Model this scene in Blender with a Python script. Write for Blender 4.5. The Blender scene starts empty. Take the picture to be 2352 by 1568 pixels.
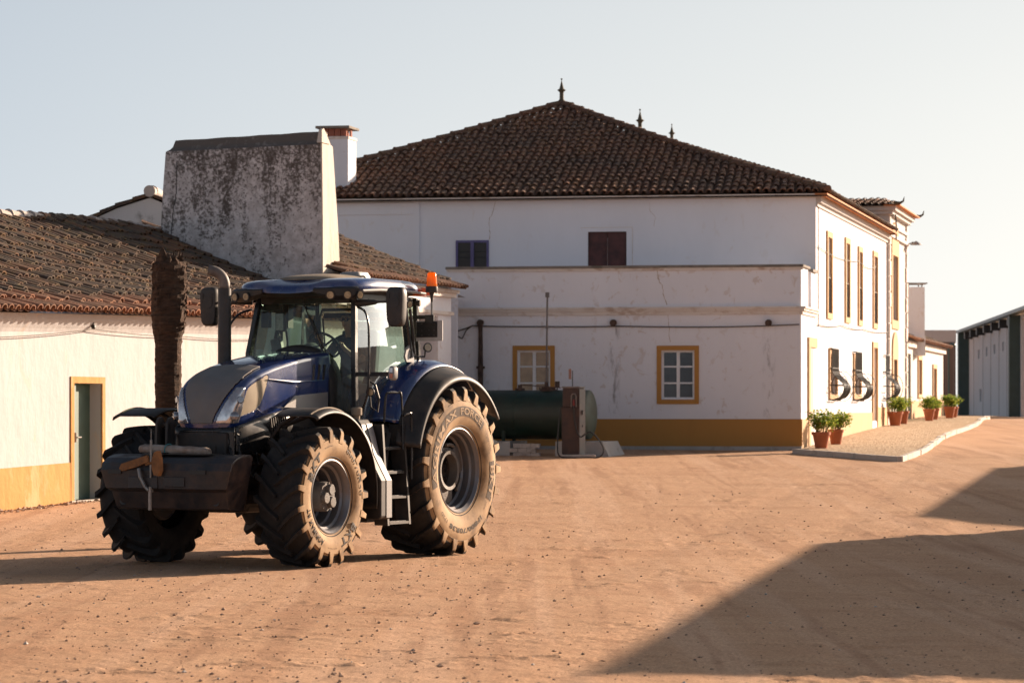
import bpy, math, random
import numpy as np
from mathutils import Vector, Matrix, noise
R = math.radians
random.seed(7)
C = bpy.context.scene.collection
SC = bpy.context.scene
# ------------------------------------------------------------------ camera, world, sun
CAMH = 1.8
FPX = 6533.0                      # focal length in pixels of a 2352 px wide picture
cam_d = bpy.data.cameras.new('camera'); cam = bpy.data.objects.new('camera', cam_d); C.objects.link(cam)
cam.location = (0, 0, CAMH); cam.rotation_euler = (R(90), 0, 0)
cam_d.sensor_width = 36; cam_d.lens = FPX / 2352 * 36; cam_d.shift_y = 151 / 2352
cam_d.clip_end = 3000; cam_d.clip_start = 0.5
cam_d.dof.use_dof = True; cam_d.dof.focus_distance = 32.6; cam_d.dof.aperture_fstop = 4.5
SC.camera = cam
SUN_A, SUN_E = 42.0, 16.0         # angle from +X towards +Y, elevation
w = bpy.data.worlds.new('World'); SC.world = w; w.use_nodes = True
nt = w.node_tree; bg = nt.nodes['Background']
sky = nt.nodes.new('ShaderNodeTexSky'); sky.sky_type = 'NISHITA'; sky.sun_disc = False
sky.sun_elevation = R(SUN_E); sky.sun_rotation = R(90 - SUN_A)
sky.air_density = 1.0; sky.dust_density = 1.6; sky.ozone_density = 2.5
hs = nt.nodes.new('ShaderNodeHueSaturation'); hs.inputs['Saturation'].default_value = 0.6; hs.inputs['Value'].default_value = 0.45; nt.links.new(sky.outputs[0], hs.inputs['Color'])
tcw = nt.nodes.new('ShaderNodeTexCoord'); spw = nt.nodes.new('ShaderNodeSeparateXYZ'); nt.links.new(tcw.outputs['Generated'], spw.inputs[0])
mr = nt.nodes.new('ShaderNodeMapRange'); mr.inputs['From Min'].default_value = 0.0; mr.inputs['From Max'].default_value = 0.40; mr.inputs['To Min'].default_value = 0.80; mr.inputs['To Max'].default_value = 0.0
nt.links.new(spw.outputs[2], mr.inputs['Value'])                 # the haze band thins out with height
mw_ = nt.nodes.new('ShaderNodeMix'); mw_.data_type = 'RGBA'; nt.links.new(mr.outputs[0], mw_.inputs[0]); nt.links.new(hs.outputs[0], mw_.inputs[6]); 
dp_ = nt.nodes.new('ShaderNodeVectorMath'); dp_.operation = 'DOT_PRODUCT'; nt.links.new(tcw.outputs['Generated'], dp_.inputs[0]); dp_.inputs[1].default_value = (math.cos(R(SUN_A)), math.sin(R(SUN_A)), 0)
hr_ = nt.nodes.new('ShaderNodeMapRange'); hr_.inputs['From Min'].default_value = 0.50; hr_.inputs['From Max'].default_value = 0.80; nt.links.new(dp_.outputs['Value'], hr_.inputs['Value'])
hc_ = nt.nodes.new('ShaderNodeMix'); hc_.data_type = 'RGBA'; nt.links.new(hr_.outputs[0], hc_.inputs[0]); hc_.inputs[6].default_value = (4.35, 4.8, 5.4, 1); hc_.inputs[7].default_value = (6.6, 6.5, 6.25, 1)   # hazier towards the sun
nt.links.new(hc_.outputs[2], mw_.inputs[7])
ds_ = nt.nodes.new('ShaderNodeVectorMath'); ds_.operation = 'DOT_PRODUCT'; nt.links.new(tcw.outputs['Generated'], ds_.inputs[0])      # bright aureole round the sun in the dusty air
ds_.inputs[1].default_value = (math.cos(R(SUN_E)) * math.cos(R(SUN_A)), math.cos(R(SUN_E)) * math.sin(R(SUN_A)), math.sin(R(SUN_E)))
ga_ = nt.nodes.new('ShaderNodeMapRange'); ga_.inputs['From Min'].default_value = 0.84; ga_.inputs['From Max'].default_value = 1.0; nt.links.new(ds_.outputs['Value'], ga_.inputs['Value'])
gp2 = nt.nodes.new('ShaderNodeMath'); gp2.operation = 'POWER'; gp2.inputs[1].default_value = 1.6; nt.links.new(ga_.outputs[0], gp2.inputs[0])
gl_ = nt.nodes.new('ShaderNodeMix'); gl_.data_type = 'RGBA'; gl_.blend_type = 'ADD'; nt.links.new(gp2.outputs[0], gl_.inputs[0]); nt.links.new(mw_.outputs[2], gl_.inputs[6]); gl_.inputs[7].default_value = (20, 17.5, 14.5, 1)
nt.links.new(gl_.outputs[2], bg.inputs[0]); bg.inputs[1].default_value = 0.080
sd = bpy.data.lights.new('sun', 'SUN'); so = bpy.data.objects.new('sun', sd); C.objects.link(so)
sd.energy = 5.0; sd.angle = R(0.45); sd.color = (1.0, 0.755, 0.56)
S = Vector((math.cos(R(SUN_E)) * math.cos(R(SUN_A)), math.cos(R(SUN_E)) * math.sin(R(SUN_A)), math.sin(R(SUN_E))))
so.rotation_euler = S.to_track_quat('Z', 'Y').to_euler(); so.location = (30, 30, 40)
SC.view_settings.view_transform = 'Standard'; SC.view_settings.look = 'None'
SC.view_settings.exposure = 1.18; SC.view_settings.gamma = 1.0
SC.cycles.max_bounces = 8; SC.cycles.transparent_max_bounces = 12

# ------------------------------------------------------------------ helpers
def at(x, y, Y):                  # a point seen at (x, y) at the distance Y
    return Vector(((x - 1176) / FPX * Y, Y, CAMH + (935 - y) / FPX * Y))
def zat(y, Y): return CAMH + (935 - y) / FPX * Y

SPLIT = {'post', 'eave_bracket', 'side_grille', 'headlight', 'headlight_lens', 'vents', 'slot', 'raised_panel', 'tread', 'tread_plate', 'handle', 'leg', 'quoins', 'plinth', 'shutter', 'vent', 'silver_strip', 'side_cheek', 'fender_bracket', 'hinge', 'hatch_hinge', 'fittings', 'door_frame', 'corner_horn', 'chimney_ears', 'planet_caps', 'wheel_nuts', 'panel_joints', 'bolt', 'rivets', 'eyes', 'hitch_hook', 'concrete_base', 'hatch', 'lock', 'window', 'monitor', 'casting_rib', 'linkage_plate', 'side_tank', 'rod', 'scrolls', 'bricks', 'wall_lamp', 'end_wall', 'step_frame', 'cheek_fins'}
class MB:
    def __init__(s): s.v = []; s.f = []
    def add(s, vs, fs):
        n = len(s.v); s.v += [tuple(p) for p in vs]; s.f += [tuple(i + n for i in f) for f in fs]
    def hexa(s, p):               # 8 points: bottom ring then top ring
        s.add(p, [(0, 3, 2, 1), (4, 5, 6, 7), (0, 1, 5, 4), (1, 2, 6, 5), (2, 3, 7, 6), (3, 0, 4, 7)])
    def box(s, c, d, m=None):
        x, y, z = d[0] / 2, d[1] / 2, d[2] / 2
        p = [Vector(q) for q in ((-x, -y, -z), (x, -y, -z), (x, y, -z), (-x, y, -z), (-x, -y, z), (x, -y, z), (x, y, z), (-x, y, z))]
        if m is not None: p = [m @ q for q in p]
        s.hexa([q + Vector(c) for q in p])
    def bb(s, x0, x1, y0, y1, z0, z1): s.box(((x0 + x1) / 2, (y0 + y1) / 2, (z0 + z1) / 2), (x1 - x0, y1 - y0, z1 - z0))
    def loft(s, rings, cap=True, closed=True, loop=False):
        n = len(rings[0]); base = len(s.v)
        for r in rings: s.v += [tuple(p) for p in r]
        m = len(rings)
        for i in range(m if loop else m - 1):
            for j in range(n if closed else n - 1):
                a = base + i * n; b = base + ((i + 1) % m) * n; k = (j + 1) % n
                s.f.append((a + j, a + k, b + k, b + j))
        if cap and not loop:
            s.f.append(tuple(base + j for j in reversed(range(n))))
            s.f.append(tuple(base + (m - 1) * n + j for j in range(n)))
    def tube(s, pts, r, seg=8, cap=True):
        pts = [Vector(p) for p in pts]; n = len(pts)
        if not isinstance(r, (list, tuple)): r = [r] * n
        rings = []; up = None
        for i in range(n):
            t = (pts[min(i + 1, n - 1)] - pts[max(i - 1, 0)]).normalized()
            if up is None:
                up = Vector((0, 0, 1)) if abs(t.z) < 0.9 else Vector((1, 0, 0))
            a = t.cross(up).normalized(); b = a.cross(t).normalized(); up = b
            rings.append([pts[i] + a * (r[i] * math.cos(2 * math.pi * k / seg)) + b * (r[i] * math.sin(2 * math.pi * k / seg)) for k in range(seg)])
        s.loft(rings, cap)
    def lathe(s, prof, seg=24, axis='z', c=(0, 0, 0), cap=False, a0=0, a1=360):
        c = Vector(c); rings = []
        full = abs(a1 - a0) >= 360
        for r, h in prof:
            ring = []
            for k in range(seg if full else seg + 1):
                a = R(a0 + (a1 - a0) * k / seg)
                if axis == 'z': ring.append(c + Vector((r * math.cos(a), r * math.sin(a), h)))
                elif axis == 'y': ring.append(c + Vector((-r * math.cos(a), h, r * math.sin(a))))
                else: ring.append(c + Vector((h, r * math.cos(a), r * math.sin(a))))
            rings.append(ring)
        s.loft(rings, cap, closed=full)
    def prism(s, poly, fn, a, b): # fn(p, t) -> 3d
        s.loft([[fn(p, a) for p in poly], [fn(p, b) for p in poly]], True)
    def grid(s, fn, nu, nv):
        base = len(s.v)
        for i in range(nu + 1):
            for j in range(nv + 1): s.v.append(tuple(fn(i / nu, j / nv)))
        for i in range(nu):
            for j in range(nv):
                a = base + i * (nv + 1) + j; s.f.append((a, a + 1, a + nv + 2, a + nv + 1))
    def islands(s):
        par = list(range(len(s.v)))
        def find(a):
            while par[a] != a: par[a] = par[par[a]]; a = par[a]
            return a
        for f in s.f:
            r0 = find(f[0])
            for k in f[1:]: par[find(k)] = r0
        gr = {}
        for f in s.f: gr.setdefault(find(f[0]), []).append(f)
        out = []
        for fs in gr.values():
            m = MB(); mp = {}
            for f in fs:
                q = []
                for k in f:
                    if k not in mp: mp[k] = len(m.v); m.v.append(s.v[k])
                    q.append(mp[k])
                m.f.append(tuple(q))
            out.append(m)
        return out
    def build(s, name, mat, parent=None, smooth=False, bevel=0, ang=40, solid=0, label=None, fixn=True):
        if name in SPLIT and parent is not None:
            isl = s.islands()
            if 1 < len(isl) <= 40:
                os_ = [m.build_one(name, mat, parent, smooth, bevel, ang, solid, label, fixn) for m in isl]
                return os_[0]
        return s.build_one(name, mat, parent, smooth, bevel, ang, solid, label, fixn)
    def build_one(s, name, mat, parent=None, smooth=False, bevel=0, ang=40, solid=0, label=None, fixn=True):
        me = bpy.data.meshes.new(name); me.from_pydata(s.v, [], s.f); me.validate(); 
        if fixn:
            import bmesh
            bm = bmesh.new(); bm.from_mesh(me); bmesh.ops.recalc_face_normals(bm, faces=bm.faces); bm.to_mesh(me); bm.free()
        me.materials.append(mat)
        o = bpy.data.objects.new(name, me); C.objects.link(o)
        if parent is not None: o.parent = parent
        if smooth:
            me.polygons.foreach_set('use_smooth', [True] * len(me.polygons))
            try: me.set_sharp_from_angle(angle=R(ang))
            except Exception: pass
        if solid:
            m = o.modifiers.new('solid', 'SOLIDIFY'); m.thickness = solid; m.offset = 0
        if bevel:
            m = o.modifiers.new('bevel', 'BEVEL'); m.width = bevel; m.segments = 2; m.limit_method = 'ANGLE'; m.angle_limit = R(35)
        if label: o['label'] = label
        return o

def tag(o, label=None, cat=None, group=None, kind=None):
    if label: o['label'] = label
    if cat: o['category'] = cat
    if group: o['group'] = group
    if kind: o['kind'] = kind
    return o
def empty(name, loc=(0, 0, 0), rz=0, label=None, cat=None, group=None, parent=None):
    o = bpy.data.objects.new(name, None); C.objects.link(o); o.location = loc; o.rotation_euler = (0, 0, rz)
    o.empty_display_size = 0.2
    if parent is not None: o.parent = parent
    return tag(o, label, cat, group)
def copy_tree(o, parent=None):
    c = o.copy(); C.objects.link(c)
    if parent is not None: c.parent = parent
    for ch in [q for q in list(C.objects) if q.parent == o]: copy_tree(ch, c)
    return c

# ------------------------------------------------------------------ materials
def newmat(name):
    m = bpy.data.materials.new(name); m.use_nodes = True
    n = m.node_tree.nodes; return m, m.node_tree, n['Principled BSDF']
def N(t, kind, **kw):
    n = t.nodes.new(kind)
    for k, v in kw.items(): setattr(n, k, v)
    return n
def ramp(t, fac, stops):
    r = N(t, 'ShaderNodeValToRGB'); e = r.color_ramp.elements
    while len(e) < len(stops): e.new(0.5)
    for i, (p, c) in enumerate(stops):
        e[i].position = p; e[i].color = (c[0], c[1], c[2], 1) if isinstance(c, (tuple, list)) else (c, c, c, 1)
    t.links.new(fac, r.inputs[0]); return r.outputs[0]
def coords(t, scale=(1, 1, 1), kind='Object'):
    tc = N(t, 'ShaderNodeTexCoord'); mp = N(t, 'ShaderNodeMapping'); mp.inputs['Scale'].default_value = scale
    t.links.new(tc.outputs[kind], mp.inputs[0]); return mp.outputs[0]
def nz(t, co, scale, detail=4, rough=0.6, dist=0):
    n = N(t, 'ShaderNodeTexNoise'); n.inputs['Scale'].default_value = scale; n.inputs['Detail'].default_value = detail
    n.inputs['Roughness'].default_value = rough; n.inputs['Distortion'].default_value = dist
    t.links.new(co, n.inputs['Vector']); return n.outputs[0]
def mix(t, fac, a, b, mode='MIX'):
    m = N(t, 'ShaderNodeMix', data_type='RGBA', blend_type=mode)
    for s_, v in ((0, fac), (6, a), (7, b)):
        if isinstance(v, bpy.types.NodeSocket): t.links.new(v, m.inputs[s_])
        elif s_ == 0: m.inputs[0].default_value = v
        else: m.inputs[s_].default_value = (v[0], v[1], v[2], 1)
    return m.outputs[2]
def math_(t, op, a, b=None, clamp=False):
    m = N(t, 'ShaderNodeMath', operation=op); m.use_clamp = clamp
    for i, v in enumerate((a, b)):
        if v is None: continue
        if isinstance(v, bpy.types.NodeSocket): t.links.new(v, m.inputs[i])
        else: m.inputs[i].default_value = v
    return m.outputs[0]
def bump(t, p, h, strength=0.3, dist=0.02):
    b = N(t, 'ShaderNodeBump'); b.inputs['Strength'].default_value = strength; b.inputs['Distance'].default_value = dist
    t.links.new(h, b.inputs['Height']); t.links.new(b.outputs[0], p.inputs['Normal']); return b
def simple(name, col, rough=0.6, metal=0.0, var=0.15, vs=3.0, bm=0.0, bs=40.0, coat=0.0, dust=None, dustamt=0.5, dusts=4.0):
    m, t, p = newmat(name); co = coords(t)
    n = nz(t, co, vs, 5)
    c = ramp(t, n, [(0.3, tuple(x * (1 - var) for x in col)), (0.7, tuple(min(1, x * (1 + var)) for x in col))])
    if dust:
        dn = ramp(t, nz(t, co, dusts, 6, 0.65), [(0.42, 0.0), (0.42 + 0.3, dustamt)])
        c = mix(t, dn, c, dust)
        rr = mix(t, dn, (rough,) * 3, (0.85,) * 3); t.links.new(rr, p.inputs['Roughness'])
    else: p.inputs['Roughness'].default_value = rough
    t.links.new(c, p.inputs['Base Color']); p.inputs['Metallic'].default_value = metal
    p.inputs['Coat Weight'].default_value = coat; p.inputs['Coat Roughness'].default_value = 0.05; p.inputs['Coat IOR'].default_value = 1.8 if name == 'blue_paint' else 1.5
    if bm: bump(t, p, nz(t, co, bs, 4), bm, 0.01)
    return m
def plaster(name, base=(0.80, 0.77, 0.73), spot=(0.50, 0.38, 0.26), amt=0.5, stretch=1.0, dark=None, bmp=0.25, sc=5.0, lo=0.60, hi=0.68, bscale=9.0):
    m, t, p = newmat(name); co = coords(t); cs = coords(t, (1, 1, stretch))
    broad = ramp(t, nz(t, coords(t, (1, 1, 0.35)), 0.55, 5, 0.6), [(0.3, tuple(x * 0.93 for x in base)), (0.65, base)])
    patch = ramp(t, nz(t, cs, sc, 5, 0.62, 0.6), [(lo, 0.0), (hi, 1.0)])
    gate = ramp(t, nz(t, co, 0.7, 3), [(0.38, 0.15), (0.62, 1.0)])
    f = math_(t, 'MULTIPLY', math_(t, 'MULTIPLY', patch, gate), amt)
    c = mix(t, f, broad, spot)
    if dark:
        d = ramp(t, nz(t, coords(t, (1, 1, 0.7)), dark[0], 6, 0.7), [(dark[1], 0.0), (dark[2], 1.0)])
        c = mix(t, math_(t, 'MULTIPLY', d, dark[4] if len(dark) > 4 else 1.0), c, dark[3])
    t.links.new(c, p.inputs['Base Color']); p.inputs['Roughness'].default_value = 0.9
    h = math_(t, 'ADD', nz(t, coords(t, (1, 1, 0.35)), bscale, 6, 0.65), math_(t, 'MULTIPLY', nz(t, co, 1.3, 4), 2.5))
    bump(t, p, h, bmp, 0.03)
    return m
def tiles_mat(name, cols, moss=(0.20, 0.12, 0.035), mossamt=0.5):
    m, t, p = newmat(name)
    g = N(t, 'ShaderNodeNewGeometry')
    c = ramp(t, g.outputs['Random Per Island'], [(i / (len(cols) - 1), cc) for i, cc in enumerate(cols)])
    co = coords(t)
    f = ramp(t, nz(t, co, 5.0, 6, 0.7), [(0.48, 0.0), (0.66, mossamt)])
    c = mix(t, f, c, moss)
    f2 = ramp(t, nz(t, co, 22.0, 5, 0.7), [(0.45, 0.0), (0.75, 0.55)])
    c = mix(t, f2, c, (0.10, 0.09, 0.08))
    f3 = ramp(t, nz(t, co, 0.6, 3, 0.6), [(0.4, 0.0), (0.7, 0.6)])
    c = mix(t, f3, c, (0.09, 0.065, 0.05))
    t.links.new(c, p.inputs['Base Color']); p.inputs['Roughness'].default_value = 0.9
    bump(t, p, nz(t, co, 30, 4), 0.4, 0.01)
    return m
def glass(name, tint=(0.55, 0.68, 0.62), refl=0.35, rough=0.02):
    m, t, p = newmat(name); t.nodes.remove(p)
    out = t.nodes['Material Output']
    tr = N(t, 'ShaderNodeBsdfTransparent'); tr.inputs[0].default_value = (*tint, 1)
    gl = N(t, 'ShaderNodeBsdfGlossy'); gl.inputs[0].default_value = (0.9, 0.95, 1, 1); gl.inputs['Roughness'].default_value = rough
    fr = N(t, 'ShaderNodeFresnel'); fr.inputs[0].default_value = 1.5
    f = math_(t, 'ADD', math_(t, 'MULTIPLY', fr.outputs[0], 1.0), refl, True)
    df = N(t, 'ShaderNodeBsdfDiffuse'); df.inputs[0].default_value = (0.30, 0.27, 0.22, 1)
    dn = ramp(t, nz(t, coords(t, (1, 1, 0.4)), 6, 6, 0.7), [(0.35, 0.02), (0.75, 0.14)])
    ms = N(t, 'ShaderNodeMixShader'); t.links.new(f, ms.inputs[0]); t.links.new(tr.outputs[0], ms.inputs[1]); t.links.new(gl.outputs[0], ms.inputs[2])
    m2 = N(t, 'ShaderNodeMixShader'); t.links.new(dn, m2.inputs[0]); t.links.new(ms.outputs[0], m2.inputs[1]); t.links.new(df.outputs[0], m2.inputs[2])
    t.links.new(m2.outputs[0], out.inputs[0]); return m

M = {}
M['white_shade'] = plaster('terrace_plaster', (0.80, 0.80, 0.84), (0.52, 0.40, 0.31), 0.45, 0.8, sc=4.5, lo=0.585, hi=0.64, bmp=0.3)  # whitewash for walls in shade: lighter, with the blue of shade painted in
M['white_up'] = plaster('upper_plaster', (0.82, 0.82, 0.86), (0.60, 0.48, 0.36), 0.22, 0.8, sc=3.5, lo=0.60, hi=0.68, bmp=0.12)  # same bluish shade tint put into the upper storey's white
M['white_side'] = plaster('side_plaster', (0.55, 0.535, 0.525), (0.62, 0.48, 0.36), 0.3, 0.3, sc=4.0, bmp=0.3)  # sunlit copy of the whitewash, darkened for direct sun
M['white_left'] = plaster('old_lime_wall', (0.50, 0.495, 0.50), (0.60, 0.46, 0.33), 0.45, 0.35, sc=3.2, lo=0.60, hi=0.70, bmp=0.38, bscale=5.0)  # whitewash darkened for the stable wall in full sun
M['white_chim'] = plaster('chimney_plaster', (0.64, 0.62, 0.62), (0.30, 0.24, 0.20), 0.5, 0.8, dark=(13.0, 0.50, 0.56, (0.085, 0.072, 0.062), 0.85), bmp=0.15, sc=3.5, lo=0.5, hi=0.6)
def slab_mat():
    m, t, p = newmat('lichened_lime'); co = coords(t); tc = N(t, 'ShaderNodeTexCoord'); sp = N(t, 'ShaderNodeSeparateXYZ'); t.links.new(tc.outputs['Object'], sp.inputs[0])
    zf = math_(t, 'MULTIPLY', math_(t, 'SUBTRACT', sp.outputs[2], 5.9), 0.050)
    streak = nz(t, coords(t, (1, 1, .35)), 2.2, 5, .65); fine = nz(t, co, 14, 7, .76)
    v = math_(t, 'ADD', math_(t, 'ADD', math_(t, 'MULTIPLY', fine, .80), math_(t, 'MULTIPLY', streak, .50)), zf)
    f = ramp(t, v, [(0.655, 0.0), (0.70, 0.65), (0.78, 0.95)])
    base = ramp(t, nz(t, co, 5, 5, .7), [(0.35, (0.44, 0.42, 0.41)), (0.62, (0.68, 0.66, 0.66))])
    t.links.new(mix(t, f, base, (0.075, 0.062, 0.052)), p.inputs['Base Color']); p.inputs['Roughness'].default_value = .95
    bump(t, p, fine, .35, .02); return m
M['slab'] = slab_mat()
M['slab_end'] = plaster('sunlit_lime', (0.62, 0.57, 0.50), (0.36, 0.30, 0.24), 0.6, 0.3, sc=3, lo=.52, hi=.64, bmp=.4)  # lit copy for the slab's end: cleaner, with sunlit cream in the colour
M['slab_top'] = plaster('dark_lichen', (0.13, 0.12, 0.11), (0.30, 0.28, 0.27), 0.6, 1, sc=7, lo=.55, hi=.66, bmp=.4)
M['white_gable'] = plaster('gable_plaster', (0.66, 0.66, 0.66), (0.25, 0.22, 0.2), 0.4, 0.7, dark=(1.6, 0.58, 0.7, (0.13, 0.12, 0.11), 0.7))
M['ochre'] = plaster('ochre_paint', (0.48, 0.235, 0.060), (0.32, 0.17, 0.05), 0.3, 0.4, sc=2.5, bmp=0.15)
M['ochre_left'] = plaster('ochre_old', (0.52, 0.27, 0.075), (0.56, 0.38, 0.20), 0.7, 0.6, sc=1.6, lo=0.56, hi=0.62, bmp=0.5, bscale=5.0)
M['trim_side'] = plaster('peach_trim', (0.58, 0.37, 0.20), (0.7, 0.55, 0.4), 0.3, 0.6, bmp=0.1)
M['cornice'] = plaster('cornice_plaster', (0.74, 0.68, 0.63), (0.42, 0.30, 0.22), 0.8, 2.5, sc=2.5, lo=0.5, hi=0.62, bmp=0.2)
M['capstone'] = plaster('dark_cap', (0.24, 0.21, 0.18), (0.10, 0.09, 0.07), 0.8, 1, sc=3, lo=0.45, hi=0.6)
M['mortar'] = plaster('mortar', (0.50, 0.44, 0.40), (0.2, 0.16, 0.13), 0.8, 1, sc=4, lo=0.48, hi=0.62)
M['tile_left'] = tiles_mat('tiles_left', [(0.060, 0.042, 0.034), (0.14, 0.066, 0.038), (0.08, 0.060, 0.048), (0.24, 0.11, 0.055), (0.105, 0.072, 0.05), (0.07, 0.054, 0.045)], (0.26, 0.17, 0.04), 0.5)
M['tile_eave'] = tiles_mat('tiles_eave', [(0.40, 0.17, 0.09), (0.30, 0.12, 0.06), (0.46, 0.22, 0.12), (0.24, 0.12, 0.07)], (0.2, 0.14, 0.06), 0.25)
M['tile_main'] = tiles_mat('tiles_main', [(0.20, 0.085, 0.048), (0.25, 0.105, 0.055), (0.15, 0.07, 0.045), (0.23, 0.095, 0.045), (0.17, 0.08, 0.05)], (0.19, 0.12, 0.03), 0.45)
M['under'] = simple('roof_bed', (0.06, 0.045, 0.035), 0.95)
M['clay_lit'] = simple('clay', (0.55, 0.22, 0.09), 0.85, bm=0.3)
M['brickred'] = simple('chimney_brick', (0.33, 0.12, 0.08), 0.9, bm=0.3)
M['finial'] = simple('weathered_ceramic', (0.10, 0.085, 0.055), 0.85)
M['frame_white'] = simple('painted_white_frame', (0.78, 0.78, 0.79), 0.5, var=0.04)
M['pane'] = simple('window_pane', (0.035, 0.04, 0.045), 0.08, var=0.5, vs=2)
M['curtain'] = simple('curtained_pane', (0.30, 0.21, 0.13), 0.25, var=0.25, vs=5)
M['shutter'] = simple('maroon_shutter', (0.075, 0.022, 0.020), 0.6, var=0.5, vs=4, bm=0.2)
M['blueframe'] = simple('violet_frame', (0.10, 0.085, 0.22), 0.5)
M['wood_brown'] = simple('tan_door', (0.50, 0.37, 0.26), 0.7, var=0.1)
M['green_door'] = simple('green_door_paint', (0.075, 0.14, 0.11), 0.55, var=0.15)
M['iron'] = simple('black_iron', (0.02, 0.02, 0.02), 0.5)
M['rust'] = simple('rusty_pipe', (0.07, 0.045, 0.035), 0.9, var=0.5, vs=8)
M['galv'] = simple('galvanised', (0.32, 0.30, 0.29), 0.5, metal=0.3)
M['cable'] = simple('cable_sheath', (0.10, 0.09, 0.08), 0.7)
M['concrete'] = plaster('whitewashed_concrete', (0.45, 0.43, 0.41), (0.30, 0.26, 0.22), 0.8, 0.5, sc=3, lo=0.5, hi=0.62)
M['kerb'] = plaster('kerb_stone', (0.52, 0.47, 0.42), (0.35, 0.30, 0.25), 0.6, 1, sc=3, lo=0.52, hi=0.66)
M['terracotta'] = simple('terracotta_pot', (0.42, 0.13, 0.055), 0.8, bm=0.2)
M['warehouse'] = plaster('warehouse_panel', (0.66, 0.67, 0.69), (0.3, 0.3, 0.3), 0.25, 0.2, sc=1.2, bmp=0.05)
M['wh_green'] = simple('dark_green_steel', (0.035, 0.065, 0.06), 0.5)
M['wh_roof'] = simple('metal_roof', (0.16, 0.22, 0.23), 0.45)
M['greyblock'] = plaster('grey_render', (0.50, 0.44, 0.42), (0.4, 0.35, 0.3), 0.3, 1)
def brick_mat():
    m, t, p = newmat('rough_brick'); b = N(t, 'ShaderNodeTexBrick'); t.links.new(coords(t, (1, 1, 1)), b.inputs[0])
    b.inputs['Color1'].default_value = (0.22, 0.15, 0.12, 1); b.inputs['Color2'].default_value = (0.15, 0.10, 0.08, 1); b.inputs['Mortar'].default_value = (0.28, 0.23, 0.2, 1)
    b.inputs['Scale'].default_value = 3; t.links.new(b.outputs[0], p.inputs['Base Color']); p.inputs['Roughness'].default_value = 0.95; return m
M['rbrick'] = brick_mat()

def ground_mat():
    m, t, p = newmat('sandy_yard'); co = coords(t)
    base = ramp(t, nz(t, co, 0.35, 5, 0.6), [(0.32, (0.51, 0.30, 0.18)), (0.68, (0.62, 0.38, 0.235))])
    tr = ramp(t, nz(t, coords(t, (0.35, 1.6, 1)), 0.9, 5, 0.65), [(0.40, 0.0), (0.62, 0.45)])
    c = mix(t, tr, base, (0.63, 0.41, 0.26))
    def lanes(rot, sx, sy, sc, d):
        mp = N(t, 'ShaderNodeMapping'); tc = N(t, 'ShaderNodeTexCoord'); t.links.new(tc.outputs['Object'], mp.inputs[0]); mp.inputs['Rotation'].default_value = (0, 0, R(rot)); mp.inputs['Scale'].default_value = (sx, sy, 1)
        return nz(t, mp.outputs[0], sc, 4, 0.55, d)
    l1 = ramp(t, lanes(12, 1.6, 0.05, 1.0, 0.15), [(0.50, 0.0), (0.60, 0.55)])
    c = mix(t, l1, c, (0.66, 0.43, 0.29))
    l2 = ramp(t, lanes(62, 2.4, 0.10, 0.9, 0.3), [(0.56, 0.0), (0.64, 0.5)])
    c = mix(t, l2, c, (0.42, 0.235, 0.14))
    l3 = ramp(t, lanes(78, 1.3, 0.07, 1.2, 0.4), [(0.60, 0.0), (0.66, 0.45)])
    c = mix(t, l3, c, (0.36, 0.20, 0.12))
    patch = ramp(t, nz(t, coords(t, (0.8, 1.6, 1)), 1.7, 6, 0.7, 0.4), [(0.62, 0.0), (0.72, 0.5)])
    c = mix(t, patch, c, (0.28, 0.15, 0.09))
    fine = ramp(t, nz(t, co, 38, 6, 0.8), [(0.36, 0.60), (0.62, 1.12)])
    c = mix(t, 1.0, c, fine, 'MULTIPLY')
    sp = N(t, 'ShaderNodeTexVoronoi'); sp.inputs['Scale'].default_value = 26; t.links.new(co, sp.inputs['Vector'])
    sf = ramp(t, sp.outputs['Distance'], [(0.07, 0.55), (0.13, 0.0)])
    gate = ramp(t, nz(t, co, 3.5, 3), [(0.52, 0.0), (0.62, 1.0)])
    c = mix(t, math_(t, 'MULTIPLY', sf, gate), c, (0.17, 0.12, 0.10))
    t.links.new(c, p.inputs['Base Color']); p.inputs['Roughness'].default_value = 1.0
    p.inputs['Specular IOR Level'].default_value = 0.1
    h = math_(t, 'ADD', nz(t, co, 30, 6, 0.75), math_(t, 'MULTIPLY', nz(t, coords(t, (1, 1.3, 1)), 6, 5, 0.65), 1.6))
    bump(t, p, h, 0.6, 0.018); return m
M['ground'] = ground_mat()
def gravel_mat():
    m, t, p = newmat('gravel_terrace'); co = coords(t)
    v = N(t, 'ShaderNodeTexVoronoi'); v.inputs['Scale'].default_value = 14; t.links.new(co, v.inputs['Vector'])
    g = N(t, 'ShaderNodeSeparateColor'); t.links.new(v.outputs['Color'], g.inputs[0])
    c = ramp(t, g.outputs[0], [(0.0, (0.30, 0.20, 0.11)), (0.5, (0.42, 0.29, 0.17)), (1.0, (0.58, 0.45, 0.30))])
    c = mix(t, ramp(t, nz(t, co, 1.2, 4), [(0.4, 0.0), (0.7, 0.5)]), c, (0.36, 0.22, 0.11))
    t.links.new(c, p.inputs['Base Color']); p.inputs['Roughness'].default_value = 0.95
    bump(t, p, v.outputs['Distance'], 0.9, 0.04); return m
M['gravel'] = gravel_mat()

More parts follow.
